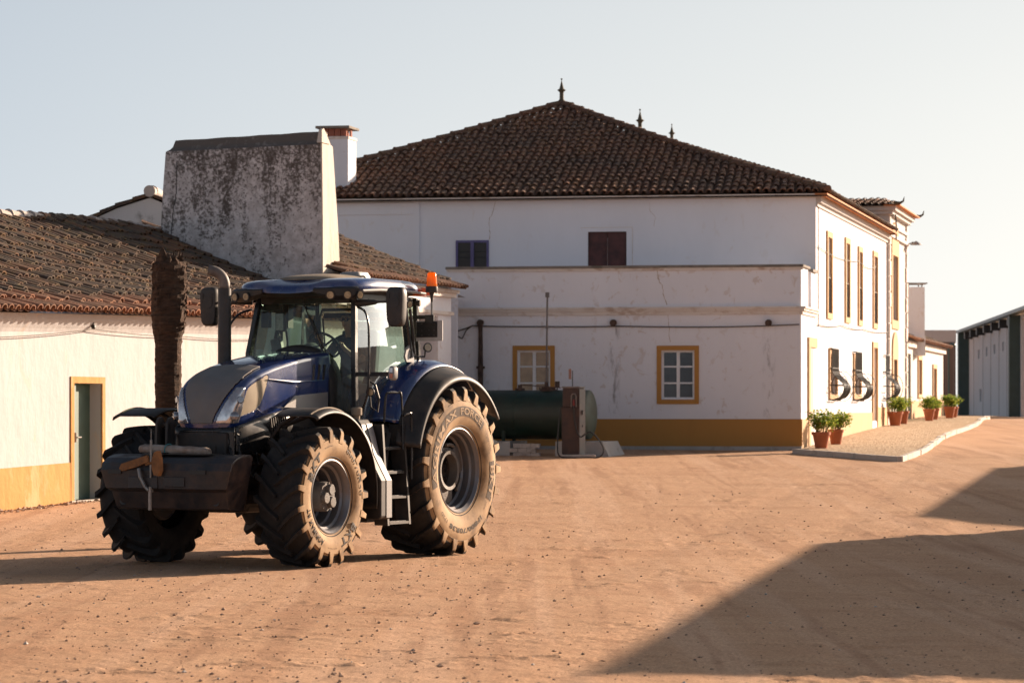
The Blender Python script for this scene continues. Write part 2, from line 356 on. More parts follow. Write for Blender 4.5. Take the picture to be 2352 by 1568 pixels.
# ------------------------------------------------------------------ the ground
def gz(Y):
    if Y < 34: return 0.0
    if Y < 42: return 0.0217 * (Y - 34) ** 2 / 16
    return min(0.0217 * (Y - 38), 1.36)
def vnoise(x, y, seed):
    rs = np.random.RandomState(seed); T = rs.rand(256, 256)
    xi = np.floor(x).astype(int); yi = np.floor(y).astype(int); fx = x - xi; fy = y - yi
    fx = fx * fx * (3 - 2 * fx); fy = fy * fy * (3 - 2 * fy)
    g = lambda a, b: T[a % 256, b % 256]
    return (g(xi, yi) * (1 - fx) + g(xi + 1, yi) * fx) * (1 - fy) + (g(xi, yi + 1) * (1 - fx) + g(xi + 1, yi + 1) * fx) * fy - 0.5
def rough_h(x, y):
    h = 0.016 * vnoise(x * 0.5, y * 0.5, 1) + 0.007 * vnoise(x * 2.3, y * 3.0, 2) + 0.008 * vnoise(x * 6, y * 7, 3) + 0.006 * vnoise(x * 15, y * 16, 4)
    clod = np.clip(vnoise(x * 1.1, y * 1.9, 5) - 0.14, 0, 1) * np.clip(vnoise(x * 9, y * 13, 6) + 0.10, 0, 1) * 0.15
    # faint wheel ruts running towards the gap by the warehouse
    s = (x - 0.20 * y); rut = -0.012 * (np.exp(-((s + 1.6) / 0.28) ** 2) + np.exp(-((s + 3.5) / 0.28) ** 2) + np.exp(-((s + 5.2) / 0.3) ** 2))
    return h + clod + rut
def build_ground():
    ys = [14.0]
    while ys[-1] < 80: ys.append(ys[-1] * 1.0022)
    ys = np.array(ys + [85, 90, 96, 100.6, 110, 125, 150, 200, 400, 1500]); nx = 420
    xs = np.linspace(-1, 1, nx)
    Y = np.repeat(ys[:, None], nx, 1); X = xs[None, :] * (Y * 0.20 + 0.6)
    # widen the border columns so that the sheet reaches far to the sides
    X[:, 0] = -700 - Y[:, 0]; X[:, -1] = 700 + Y[:, -1]
    X[:, 1] = -60 - Y[:, 1] * 0.3; X[:, -2] = 60 + Y[:, -1] * 0.3
    Z = np.vectorize(gz)(Y)
    fade = np.clip((78 - Y) / 15, 0, 1) * (np.abs(X) < 30)
    Z = Z + rough_h(X, Y) * fade
    # first row: extend behind the camera
    Y0 = Y.copy(); Y0[0, :] = -300; Z[0, :] = 0
    v = np.stack([X, Y0, Z], -1).reshape(-1, 3)
    ny = len(ys); idx = np.arange(ny * nx).reshape(ny, nx)
    f = np.stack([idx[:-1, :-1], idx[:-1, 1:], idx[1:, 1:], idx[1:, :-1]], -1).reshape(-1, 4)
    me = bpy.data.meshes.new('ground'); me.vertices.add(len(v)); me.vertices.foreach_set('co', v.ravel())
    me.loops.add(f.size); me.loops.foreach_set('vertex_index', f.ravel().astype(np.int32))
    me.polygons.add(len(f)); me.polygons.foreach_set('loop_start', np.arange(0, f.size, 4, dtype=np.int32))
    me.polygons.foreach_set('use_smooth', np.ones(len(f), dtype=bool))
    me.update(calc_edges=True); me.validate(); me.materials.append(M['ground'])
    o = bpy.data.objects.new('ground', me); C.objects.link(o); tag(o, 'sandy orange yard of packed earth', None, None, 'structure')
build_ground()
def gh(x, y): return gz(y) + float(rough_h(np.array([x]), np.array([y]))[0]) * min(1, max(0, (78 - y) / 15))

def pebbles():
    mb = MB(); rnd = random.Random(3)
    for i in range(4100):
        y = 17.5 + (rnd.random() ** 1.7) * 34; x = rnd.uniform(-0.19, 0.19) * y
        if rnd.random() < 0.35: x = -abs(x) - 0.2 
        if i > 3200: y = 43.5 + rnd.random() * 14; x = -8.1 + 0.325 * (y - 45) + abs(rnd.gauss(0.05, 0.14))
        r = rnd.choice([0.004, 0.005, 0.006, 0.008, 0.010, 0.014]) * rnd.uniform(0.7, 1.3)
        if rnd.random() < 0.02: r *= 1.7
        if i > 3200: r *= rnd.uniform(1.3, 3.0)
        z = gh(x, y) + r * 0.3; a = rnd.random() * 6
        vs = []
        for dx, dy, dz in ((1, 0, 0), (0, 1, 0), (-1, 0, 0), (0, -1, 0), (0, 0, 1), (0, 0, -1)):
            k = r * rnd.uniform(0.7, 1.25)
            vs.append((x + k * (dx * math.cos(a) - dy * math.sin(a)) * 1.2, y + k * (dx * math.sin(a) + dy * math.cos(a)) * 1.2, z + k * dz * 0.75))
        mb.add(vs, [(0, 1, 4), (1, 2, 4), (2, 3, 4), (3, 0, 4), (1, 0, 5), (2, 1, 5), (3, 2, 5), (0, 3, 5)])
    m, t, p = newmat('pebbles'); g = N(t, 'ShaderNodeNewGeometry')
    c = ramp(t, g.outputs['Random Per Island'], [(0, (0.24, 0.17, 0.14)), (0.5, (0.38, 0.25, 0.17)), (0.85, (0.40, 0.26, 0.18)), (1, (0.60, 0.55, 0.5))])
    t.links.new(c, p.inputs['Base Color']); p.inputs['Roughness'].default_value = 0.9
    o = mb.build('gravel', m); tag(o, 'loose grey stones and grit strewn over the sandy yard', 'gravel', None, 'stuff')
pebbles()

# ------------------------------------------------------------------ wall tools
class Wall:
    """vertical wall plane from A to B; the outward side is on the right of A->B"""
    def __init__(s, A, B):
        s.A = Vector((A[0], A[1])); s.B = Vector((B[0], B[1])); s.L = (s.B - s.A).length
        s.u = (s.B - s.A) / s.L; s.n = Vector((s.u.y, -s.u.x))
    def p(s, a, z, o=0.0):
        q = s.A + s.u * a + s.n * o; return Vector((q.x, q.y, z))
    def s_at(s, x):               # distance along the wall of the image column x
        r = (x - 1176) / FPX
        return (r * s.A.y - s.A.x) / (s.u.x - r * s.u.y)
    def D(s, a): return (s.A + s.u * a).y
    def z_at(s, a, y, o=0): return zat(y, s.p(a, 0, o).y)
    def box(s, mb, a0, a1, z0, z1, o0, o1):
        mb.hexa([s.p(a0, z0, o1), s.p(a1, z0, o1), s.p(a1, z0, o0), s.p(a0, z0, o0), s.p(a0, z1, o1), s.p(a1, z1, o1), s.p(a1, z1, o0), s.p(a0, z1, o0)])
    def mesh(s, mb, z0, z1, holes=(), depth=0.22, a0=0, a1=None, o=0):
        a1 = s.L if a1 is None else a1
        ss = sorted({a0, a1} | {h[0] for h in holes} | {h[1] for h in holes}); zs = sorted({z0, z1} | {h[2] for h in holes} | {h[3] for h in holes})
        zs = [z for z in zs if z0 <= z <= z1]
        for i in range(len(ss) - 1):
            for j in range(len(zs) - 1):
                cs, cz = (ss[i] + ss[i + 1]) / 2, (zs[j] + zs[j + 1]) / 2
                if any(h[0] < cs < h[1] and h[2] < cz < h[3] for h in holes): continue
                mb.add([s.p(ss[i], zs[j], o), s.p(ss[i + 1], zs[j], o), s.p(ss[i + 1], zs[j + 1], o), s.p(ss[i], zs[j + 1], o)], [(0, 1, 2, 3)])
        for h in holes:
            q = [(h[0], h[2]), (h[1], h[2]), (h[1], h[3]), (h[0], h[3])]
            for k in range(4):
                a, b = q[k], q[(k + 1) % 4]
                mb.add([s.p(*a, o), s.p(*b, o), s.p(*b, o - depth), s.p(*a, o - depth)], [(0, 1, 2, 3)])
def surround(wl, h, wd, o1, mat, parent, name='window_surround', bottom=True, o0=-0.02):
    mb = MB(); a0, a1, z0, z1 = h
    zb = z0 - (wd if bottom else 0)
    wl.box(mb, a0 - wd, a0, zb, z1 + wd, o0, o1); wl.box(mb, a1, a1 + wd, zb, z1 + wd, o0, o1)
    wl.box(mb, a0, a1, z1, z1 + wd, o0, o1)
    if bottom: wl.box(mb, a0, a1, zb, z0, o0, o1)
    return mb.build(name, mat, parent)
def casement(wl, h, parent, mat_f, mat_p, cols=2, rows=3, off=-0.1, fw=0.055, name='window'):
    a0, a1, z0, z1 = h; fr = MB()
    wl.box(fr, a0, a0 + fw, z0, z1, off - 0.06, off); wl.box(fr, a1 - fw, a1, z0, z1, off - 0.06, off)
    wl.box(fr, a0 + fw, a1 - fw, z0, z0 + fw, off - 0.06, off); wl.box(fr, a0 + fw, a1 - fw, z1 - fw, z1, off - 0.06, off)
    for c in range(1, cols):
        m = a0 + (a1 - a0) * c / cols; wl.box(fr, m - fw * 0.75, m + fw * 0.75, z0 + fw, z1 - fw, off - 0.05, off + 0.012)
    for r in range(1, rows):
        m = z0 + (z1 - z0) * r / rows; wl.box(fr, a0 + fw, a1 - fw, m - 0.02, m + 0.02, off - 0.045, off + 0.004)
    f = fr.build(name, mat_f, parent)
    pn = MB(); wl.box(pn, a0 + fw * .5, a1 - fw * .5, z0 + fw * .5, z1 - fw * .5, off - 0.045, off - 0.03); pn.build('pane', mat_p, f)
    return f

# ------------------------------------------------------------------ tiled roofs
def tile_roof(P, La, Lb, mats, parent, row=0.22, tl=0.40, rad=0.085, inside=None, jit=1.0, rim=None, name='roof_tiles', seed=1, eave_rows=1, chan=True):
    """P(a, b): roof surface; a metres along the eave, b metres up the slope"""
    rnd = random.Random(seed); cov = MB(); eav = MB(); na = int(La / row); nb = int(Lb / tl) + 1
    e = 0.05; ns = 6
    for i in range(na + 1):
        a = (i + 0.5) * La / (na + 1)
        for kind in ((0, 1) if chan else (0,)):
            aa = a + (0.5 * row if kind else 0); dj = rnd.uniform(-0.05, 0.05) * jit
            for j in range(nb):
                b = j * tl + (dj if j else 0)
                if b > Lb - 0.05 or aa > La: continue
                if inside and not inside(aa, b + tl * 0.5): continue
                if kind and j > 1 and not chan == 'all': continue
                o = P(aa, b); ux = (P(aa + e, b) - o).normalized(); uy = (P(aa, b + e) - o).normalized(); n = ux.cross(uy).normalized()
                if n.z < 0: n = -n
                aj = rnd.uniform(-0.012, 0.012) * jit; yaw = rnd.uniform(-0.03, 0.03) * jit; lift = rnd.uniform(0, 0.018) * jit
                r0 = rad * rnd.uniform(0.95, 1.08); r1 = r0 * 0.84; ln = tl * 1.12
                if b + ln > Lb + 0.1: ln = Lb + 0.1 - b
                start = b - (0.03 if j == 0 else 0)
                rings = []
                for t_, rr, hh in ((0, r0, 0.030 + lift), (1, r1, 0.014)):
                    c = o + uy * (start - b + t_ * ln) + ux * (aj + yaw * t_ * ln)
                    rg = []
                    for k in range(ns + 1):
                        th = math.pi * k / ns
                        if kind == 0: rg.append(c + ux * (rr * math.cos(th)) + n * (rr * math.sin(th) * 0.85 + hh))
                        else: rg.append(c + ux * (rr * math.cos(th)) - n * (rr * math.sin(th) * 0.7 - 0.045 - 0.02 * (1 - t_)))
                    rings.append(rg)
                tgt = eav if j < eave_rows else cov
                if kind == 0:
                    inn = [[c + (q - c) * 0.80 for q in rg] for rg, c in ((rings[0], o + uy * (start - b) + n * 0.03), (rings[1], o + uy * (start - b + ln) + n * 0.02))]
                    nn = ns + 1; base = len(tgt.v)
                    tgt.v += [tuple(q) for q in rings[0] + rings[1] + inn[0]]
                    for k in range(ns):
                        tgt.f.append((base + k, base + k + 1, base + nn + k + 1, base + nn + k))
                        tgt.f.append((base + k, base + 2 * nn + k, base + 2 * nn + k + 1, base + k + 1))
                else:
                    tgt.loft(rings, False, closed=False)
    o1 = cov.build(name, mats[0], parent, fixn=False)
    o2 = eav.build('eave_tiles', mats[1], parent, fixn=False) if eav.v else None
    bed = MB(); nA, nB = 24, 8
    if inside is None:
        bed.grid(lambda u, v: P(u * La, v * Lb), nA, nB)
    return o1, o2, bed
def ridge_caps(pts_a, pts_b, mat, parent, r=0.12, step=0.42, name='ridge_tiles', seed=2, lift=-0.01):
    a, b = Vector(pts_a), Vector(pts_b); L = (b - a).length; d = (b - a) / L; n = int(L / step); mb = MB(); rnd = random.Random(seed)
    side = d.cross(Vector((0, 0, 1))).normalized(); up = side.cross(d).normalized()
    for i in range(n):
        s0 = i * L / n; rings = []
        for t_, rr, h in ((0, r * 1.08, lift + 0.02 + rnd.uniform(0, .01)), (0.12, r * 1.05, lift + 0.015), (1.08, r * 0.92, lift - 0.005)):
            c = a + d * (s0 + t_ * L / n) + up * h
            rings.append([c + side * (rr * math.cos(math.pi * (k / 7) * 1.2 - 0.3)) + up * (rr * math.sin(math.pi * (k / 7) * 1.2 - 0.3)) for k in range(8)])
        mb.loft(rings, True, closed=True)
    return mb.build(name, mat, parent)

# ================================================================== FARMHOUSE
house = empty('farmhouse', (0, 0, 0), 0, 'large white two-storey farmhouse with brown hipped tile roof, ochre base and roof terrace', 'farmhouse')
us = Vector((0.2361, 0.9717)); uf = Vector((0.987, -0.16))
LR = Vector((7.237, 71.2)); LLf = LR - uf * 9.0
# --- terrace storey, front
TF = Wall(LLf, LR); LF = TF.L
zt = zat(607, 71.2); zg = 0.3; zc = zat(703, 71.2); zpl = zat(962, 71.2)
def win(x0, x1, y0, y1, wl):
    a0, a1 = wl.s_at(x0), wl.s_at(x1); am = (a0 + a1) / 2
    return (a0, a1, wl.z_at(am, y1), wl.z_at(am, y0))
w1 = win(1188, 1264, 804, 917, TF); w2 = win(1519, 1595, 804, 917, TF)
wallmb = MB(); TF.mesh(wallmb, zg, zt - 0.06, [w1, w2], 0.16)
SW_A = LR.copy()
def side_pt(D): return Vector((LR.x + 0.2432 * (D - 71.2), D))
# --- terrace storey, right flank (short), then the two-storey flank
T2 = side_pt(73.9)
TS = Wall(LR, T2)
# slot between the two parapet piers
slot0, slot1 = TS.s_at(1856), TS.s_at(1863)
TS.mesh(wallmb, zg, zc, [], 0.1)
TS.mesh(wallmb, zc, zt - 0.06, [], 0.1, 0, slot0); TS.mesh(wallmb, zc, zt - 0.06, [], 0.1, slot1, TS.L)
for a in (slot0, slot1):
    q = TS.p(a, 0)
    wallmb.add([TS.p(a, zc, 0), TS.p(a, zc, -0.3), TS.p(a, zt - 0.06, -0.3), TS.p(a, zt - 0.06, 0)], [(0, 1, 2, 3)])
wallmb.add([TF.p(0, zt - 0.061), TF.p(LF, zt - 0.061), TF.p(LF, zt - 0.061, -0.3), TF.p(0, zt - 0.061, -0.3)], [(0, 1, 2, 3)])
wallmb.add([TF.p(0, zc, -0.3), TF.p(LF - .3, zc, -0.3), TF.p(LF - .3, zt - .062, -0.3), TF.p(0, zt - .062, -0.3)], [(0, 1, 2, 3)])
wallmb.add([TF.p(0, zg), TF.p(0, zg, -3.2), TF.p(0, zt - .06, -3.2), TF.p(0, zt - .06)], [(0, 1, 2, 3)])
wallmb.add([TF.p(0.0, zc + 0.02, -3.5), TF.p(LF, zc + 0.02, -3.0), TF.p(LF, zc + 0.02, -0.3), TF.p(0, zc + 0.02, -0.3)], [(0, 1, 2, 3)])
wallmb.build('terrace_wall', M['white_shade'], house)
mb = MB()
TF.box(mb, -0.04, LF + 0.06, zt - 0.06, zt, -0.36, 0.10)
TS.box(mb, 0.063, slot0 + 0.03, zt - 0.06, zt - 0.003, -0.36, 0.06); TS.box(mb, slot1 - 0.03, TS.L, zt - 0.10, zt - 0.03, -0.36, 0.06)
mb.build('parapet_cap', M['capstone'], house)
mb = MB()
TF.box(mb, -0.02, LF + 0.05, zt - 0.13, zt - 0.062, -0.02, 0.055)
for (d, z0, z1) in ((0.12, zc - 0.05, zc + 0.0), (0.085, zc - 0.11, zc - 0.052), (0.045, zc - 0.20, zc - 0.112)):
    TF.box(mb, 0, LF + d, z0, z1, -0.02, d)
    TS.box(mb, d * 0.0 + 0.001, TS.L, z0 + .001, z1 - .001, -0.02, d - .001)
mb.build('cornice', M['cornice'], house)
# plinths
def zline(wl, a, off): return gz(wl.D(a)) + off
mb = MB(); TF.box(mb, 0, LF + 0.025, zg, zpl, -0.05, 0.025); mb.build('plinth', M['ochre'], house)
mb = MB(); TF.box(mb, -0.5, LF + 0.02, zg, gz(71.2) + 0.10, -0.02, 0.20); mb.build('footing', M['concrete'], house)
surround(TF, w1, 0.115, 0.03, M['ochre'], house); surround(TF, w2, 0.115, 0.03, M['ochre'], house)
casement(TF, w1, house, M['frame_white'], M['curtain']); casement(TF, w2, house, M['frame_white'], M['pane'])
# water spouts with the stains they left, and the rusted downpipe
for x, kind in ((1105, 'pipe'), (1410, 's'), (1766, 's')):
    a = TF.s_at(x); z = TF.z_at(a, 740)
    mb = MB(); mb.tube([TF.p(a, z, -0.05), TF.p(a, z - 0.02, 0.16)], [0.075, 0.09], 10); mb.build('water_spout', M['rust'], house)
    if kind == 'pipe':
        mb = MB(); mb.tube([TF.p(a, z - 0.03, 0.12), TF.p(a, z - 0.25, 0.09), TF.p(a, z - 0.7, 0.085), TF.p(a, z - 1.2, 0.09), TF.p(a, z - 2.2, 0.085)], [0.06, 0.055, 0.06, 0.07, 0.055], 8)
        mb.box(TF.p(a, z - 1.15, 0.07), (0.22, 0.1, 0.06)); mb.build('downpipe', M['rust'], house)
def stain_mat():
    m, t, p = newmat('water_stain'); tc = N(t, 'ShaderNodeTexCoord')
    sp = N(t, 'ShaderNodeSeparateXYZ'); t.links.new(tc.outputs['Generated'], sp.inputs[0])
    cx = math_(t, 'ABSOLUTE', math_(t, 'SUBTRACT', sp.outputs[0], 0.5))
    cen = ramp(t, cx, [(0.03, 1.0), (0.42, 0.0)])
    n = ramp(t, nz(t, coords(t, (1, 1, 0.25)), 9, 5, 0.7), [(0.50, 0.0), (0.70, 0.6)])
    f = math_(t, 'MULTIPLY', cen, n)
    t.links.new(f, p.inputs['Alpha']); p.inputs['Base Color'].default_value = (0.16, 0.13, 0.11, 1); p.inputs['Roughness'].default_value = 1
    return m
MST = stain_mat()
for x, l in ((1410, 2.3), (1766, 2.35)):
    a = TF.s_at(x); z = TF.z_at(a, 745); mb = MB()
    mb.add([TF.p(a - 0.22, z - l, 0.006), TF.p(a + 0.22, z - l, 0.006), TF.p(a + 0.22, z, 0.006), TF.p(a - 0.22, z, 0.006)], [(0, 1, 2, 3)])
    mb.build('water_stain', MST, house)
# hairline cracks
def crack(wl, pts, o=0.004, wd=0.008, name='crack'):
    mb = MB(); rnd = random.Random(len(pts)); P3 = []
    for k in range(len(pts) - 1):
        (x0, y0), (x1, y1) = pts[k], pts[k + 1]
        for q in range(4):
            f = q / 4; P3.append((x0 + (x1 - x0) * f + rnd.uniform(-1.5, 1.5), y0 + (y1 - y0) * f))
    P3.append(pts[-1]); q3 = []
    for x, y in P3:
        a = wl.s_at(x); q3.append((a, wl.z_at(a, y)))
    for k in range(len(q3) - 1):
        (a0, z0), (a1, z1) = q3[k], q3[k + 1]; w_ = wd * rnd.uniform(0.5, 1.3)
        dx, dz = a1 - a0, z1 - z0; l = math.hypot(dx, dz) or 1; nx_, nz_ = -dz / l * w_, dx / l * w_
        mb.hexa([wl.p(a0 - nx_, z0 - nz_, -0.01), wl.p(a0 + nx_, z0 + nz_, -0.01), wl.p(a1 + nx_, z1 + nz_, -0.01), wl.p(a1 - nx_, z1 - nz_, -0.01),
                 wl.p(a0 - nx_, z0 - nz_, o), wl.p(a0 + nx_, z0 + nz_, o), wl.p(a1 + nx_, z1 + nz_, o), wl.p(a1 - nx_, z1 - nz_, o)])
    return mb.build(name, M['crackm'], house)
M['crackm'] = simple('crack_shadow', (0.42, 0.33, 0.26), 1.0)
crack(TF, [(1508, 614), (1511, 640), (1520, 655), (1525, 680), (1532, 700)]); crack(TF, [(1535, 722), (1537, 745), (1536, 765), (1540, 785)], wd=.005)
0 and crack(TF, [(1448, 905), (1452, 925), (1462, 945), (1465, 958)]); 0 and crack(TF, [(1505, 930), (1492, 945), (1485, 958)], wd=.005)
# --- upper storey
UR = T2.copy(); UL = UR - uf * 15.9
UF = Wall(UL, UR)
zu = 7.34
wu = win(1350, 1439, 532, 640, UF); wb = win(1047, 1123, 552, 640, UF)
mb = MB(); UF.mesh(mb, 2.0, zu, [wu, wb], 0.14)
# the long right flank
END = side_pt(90.4)
US = Wall(UR, END)
def w_side(x0, x1, y0, y1, wl=US):
    a0, a1 = wl.s_at(x0), wl.s_at(x1)
    return (a0, a1, wl.z_at(a0, y1), wl.z_at(a0, y0))
ups = [w_side(1899, 1908, 544, 718), w_side(1941, 1949, 558, 728), w_side(1971, 1978, 578, 735), w_side(2005, 2013, 588, 742)]
low_w = [w_side(1904, 1920, 812, 905), w_side(1960, 1975, 822, 905), w_side(2032, 2040, 832, 905)]
door_h = [w_side(2004, 2013, 798, 966)]
low_w = [h for h in low_w if h[1] < US.L]
US.mesh(mb, 0.4, zu, ups + low_w + door_h, 0.2)
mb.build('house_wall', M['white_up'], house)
d1 = w_side(1858, 1868, 797, 1024, TS)
mb = MB(); TS.box(mb, d1[0] - 0.3, d1[0], gz(72) - .1, d1[3] + 0.25, 0.0, 0.05); TS.box(mb, d1[0], TS.L, d1[3], d1[3] + 0.25, 0.0, 0.05)
mb.build('door_surround', M['trim_side'], house)
mb = MB(); TS.box(mb, d1[0], d1[1], gz(72), d1[3], 0.0, 0.012); mb.build('door', M['wood_brown'], house)
for h in ups:
    surround(US, h, 0.16, 0.05, M['trim_side'], house)
    f = MB(); US.box(f, h[0], h[1], h[2], h[3], -0.19, -0.16); f = f.build('window', M['wood_brown'], house)
    p_ = MB(); US.box(p_, h[0] + 0.05, h[1] - 0.05, h[2] + 0.1, h[3] - 0.1, -0.16, -0.15); p_.build('pane', M['pane'], f)
    g = MB(); a0, a1 = h[0], h[1]
    for k in range(7): g.tube([US.p(a0 + (a1 - a0) * k / 6, h[2], 0.0), US.p(a0 + (a1 - a0) * k / 6, h[2] + 0.95, 0.0)], 0.012, 4)
    g.tube([US.p(a0, h[2] + 0.95, 0), US.p(a1, h[2] + 0.95, 0)], 0.018, 5); g.build('window_railing', M['iron'], house)
for h in low_w:
    surround(US, h, 0.14, 0.05, M['trim_side'], house); casement(US, h, house, M['wood_brown'], M['pane'], 2, 3, -0.1)
for h in door_h:
    surround(US, h, 0.18, 0.05, M['trim_side'], house, 'door_surround', False)
    f = MB(); US.box(f, h[0], h[1], gz(86), h[3], -0.18, -0.14); f.build('door', M['wood_brown'], house)
# bulging iron window baskets
def basket(a0, a1, ztop, zbot, depth, straight):
    g = empty('window_grille', (0, 0, 0), parent=house); mb = MB(); H_ = ztop - zbot
    prof = []
    for k in range(22):
        t_ = k / 21
        if t_ < straight: o = 0.10
        else:
            q = (t_ - straight) / (1 - straight)
            o = 0.10 + (depth - 0.10) * ((0.5 - 0.5 * math.cos(min(q / .58, 1) * math.pi)) if q < 0.58 else math.sqrt(max(0, 1 - ((q - 0.58) / 0.42) ** 2)))
            if q > 0.97: o = 0.12
        prof.append((o, ztop - H_ * t_))
    nb = 9
    for k in range(nb):
        a = a0 + (a1 - a0) * k / (nb - 1); mb.tube([US.p(a, z, o) for o, z in prof], 0.013, 4)
    for t_ in (0, int(21 * straight), 15, 21):
        o, z = prof[t_]; mb.tube([US.p(a0, z, 0), US.p(a0, z, o), US.p(a1, z, o), US.p(a1, z, 0)], 0.018, 4)
    mb.build('bars', M['iron'], g)
    sc = MB(); cz = zbot + H_ * 0.27
    for a in (a0, a1):
        sc.tube([US.p(a, cz + 0.30 * H_ * math.sin(i / 20 * 6.283), depth * 0.5 + 0.30 * H_ * 0.95 * math.cos(i / 20 * 6.283) * 0.75) for i in range(21)], 0.010, 4)
        for sg in (1, -1):
            sc.tube([US.p(a, cz + sg * (0.13 * H_ * 0.9) + sg * (0.09 * H_ * (1 - i / 26)) * math.sin(i / 22 * 8), depth * 0.62 - (0.09 * H_ * (1 - i / 26)) * math.cos(i / 22 * 8)) for i in range(22)], 0.008, 4)
    sc.build('scrolls', M['iron'], g)
for (xa, xb, yt, yb, dpt) in ((1903, 1918, 800, 918, 0.42), (1958, 1972, 808, 919, 0.42), (2028, 2038, 816, 915, 0.42)):
    a0 = US.s_at(xa); a1 = min(US.s_at(xb), US.L + 0.6)
    basket(a0, a1, US.z_at(a0, yt), US.z_at(a0, yb), dpt, 0.42)
# ochre plinth of the flank: in steps up the slope
mb = MB(); TS.box(mb, 0.0, d1[0] - 0.3, zg, zpl, -0.03, 0.028)
stops = [0.02, door_h[0][0] - 0.18]; 
US.box(mb, 0.0, US.L * 0.35, 0.4, zpl + 0.03, -0.03, 0.026); US.box(mb, US.L * 0.35, door_h[0][0] - 0.18, 0.4, zpl + 0.14, -0.03, 0.026)
US.box(mb, door_h[0][1] + 0.18, US.L, 0.4, zpl + 0.3, -0.03, 0.026)
mb.build('plinth', M['trim_side'], house)
# eave cornice on the flank
mb = MB(); US.box(mb, 0, US.L, zu - 0.32, zu - 0.22, -0.02, 0.05); US.box(mb, 0, US.L, zu - 0.22, zu - 0.05, -0.02, 0.14)
UF.box(mb, 0, UF.L, zu - 0.10, zu - 0.02, -0.02, 0.10)
mb.build('eave_moulding', M['white_side'], house)
# upper front windows
mb = MB(); UF.box(mb, wu[0], (wu[0] + wu[1]) / 2 - 0.006, wu[2], wu[3], -0.12, -0.08); UF.box(mb, (wu[0] + wu[1]) / 2 + 0.006, wu[1], wu[2], wu[3], -0.12, -0.08)
for k in range(2):
    m0 = wu[0] + (wu[1] - wu[0]) * (k * 0.5); w_ = (wu[1] - wu[0]) / 2
    UF.box(mb, m0 + 0.06, m0 + w_ - 0.06, wu[2] + 0.3, wu[3] - 0.08, -0.08, -0.068)
mb.build('shutter', M['shutter'], house)
mb = MB(); surf = 0.006
for (a0, a1, z0, z1) in ((wu[0] - 0.18, wu[1] + 0.16, wu[3] + 0.10, wu[3] + 0.115), (wu[1] + 0.15, wu[1] + 0.165, wu[2], wu[3] + 0.10)): UF.box(mb, a0, a1, z0, z1, -0.01, 0.012)
mb.build('hood_line', M['cornice'], house)
casement(UF, wb, house, M['blueframe'], M['iron'], 2, 1, 0.03, 0.06)
mb = MB()
for k in range(15):
    a = wb[0] + 0.05 + (wb[1] - wb[0] - 0.1) * k / 14; mb.tube([UF.p(a, wb[2], -0.01), UF.p(a, wb[3] - 0.08, -0.01)], 0.009, 4)
for k in (0.55, 0.7): mb.tube([UF.p(wb[0], wb[2] + (wb[3] - wb[2]) * k, -0.005), UF.p(wb[1], wb[2] + (wb[3] - wb[2]) * k, -0.005)], 0.012, 4)
mb.build('window_bars', M['iron'], house)
# pilaster step on the left of the upper front
a = UF.s_at(955); mb = MB(); UF.box(mb, 0, a, zu - 0.42, zu - 0.11, -0.02, 0.05); UF.box(mb, a - 0.07, a + 0.06, 2, zu - 0.11, -0.02, 0.045) if False else UF.box(mb, a - 0.06, a + 0.10, 2, zu - 0.10, -0.02, 0.07)
mb.build('pilaster', M['white_up'], house)
crack(UF, [(1138, 460), (1130, 490), (1122, 510), (1126, 535), (1124, 550)], wd=.006); crack(UF, [(1492, 465), (1494, 485), (1505, 500), (1502, 520)], wd=.003)
# --- main hipped roof
ue = Vector((uf.x, uf.y, 0)); ui = Vector((us.x, us.y, 0))
RC = Vector((UR.x, UR.y, 0)) + ue * 0.36 - ui * 0.36 + Vector((0, 0, zu + 0.02))
LfR = 16.4
LC = RC - ue * LfR
def solve_apex():
    a = b = 9.0
    # apex on the image column 1288
    best = None
    for k in range(600, 1200):
        q = RC - ue * (k / 100) + ui * (k / 100); e = abs(1176 + FPX * q.x / q.y - 1290)
        if best is None or e < best[0]: best = (e, q, k / 100)
    q = best[1].copy(); q.z = zat(241, q.y); return q, best[2]
AP, apa = solve_apex()
hb = (AP - RC).dot(ui)
perp = Vector((-ue.y, ue.x, 0)); perp = perp if perp.y > 0 else -perp
dperp = (AP - RC).dot(perp); rise = AP.z - RC.z; sl = math.hypot(dperp, rise)
upv = (perp * dperp + Vector((0, 0, rise))) / sl
aA = (AP - LC).dot(ue)
def PM(a, b): 
    q = LC + ue * a + upv * b; q.z -= 0.10 * math.sin(math.pi * min(1, max(0, b / sl))); return q
def insM(a, b): 
    f = b / sl; return f < 1 and a > aA * f - 0.10 and a < LfR - (LfR - aA) * f + 0.10
roof = empty('roof', parent=house)
tile_roof(PM, LfR, sl, (M['tile_main'], M['tile_main']), roof, 0.215, 0.40, 0.086, insM, 1.6, seed=5, chan='all')
mb = MB(); BK = 17.0; RB = RC + ui * BK; LB = LC + ui * BK; AB = AP + ui * (BK - 9)
dn = Vector((0, 0, -0.11))
mb.add([LC + dn, RC + dn, AP + dn * 1.6, RB + dn, AB + dn, LB + dn], [(0, 1, 2), (1, 3, 4, 2), (3, 5, 4), (5, 0, 2, 4)]); mb.build('roof_bed', M['under'], roof)
sideP = lambda a, b: RC + ui * a + ((AP - RC) - ui * (AP - RC).dot(ui)).normalized() * b
Ls = ((AP - RC) - ui * (AP - RC).dot(ui)).length
tile_roof(sideP, BK, 1.6, (M['tile_main'], M['tile_left']), roof, 0.22, 0.40, 0.08, lambda a, b: a > b * (AP - RC).dot(ui) / Ls, 0.8, seed=6, name='side_tiles')
def hip_pt(A_, f): q = A_.lerp(AP, f); q.z += 0.05 - 0.10 * math.sin(math.pi * f); return q
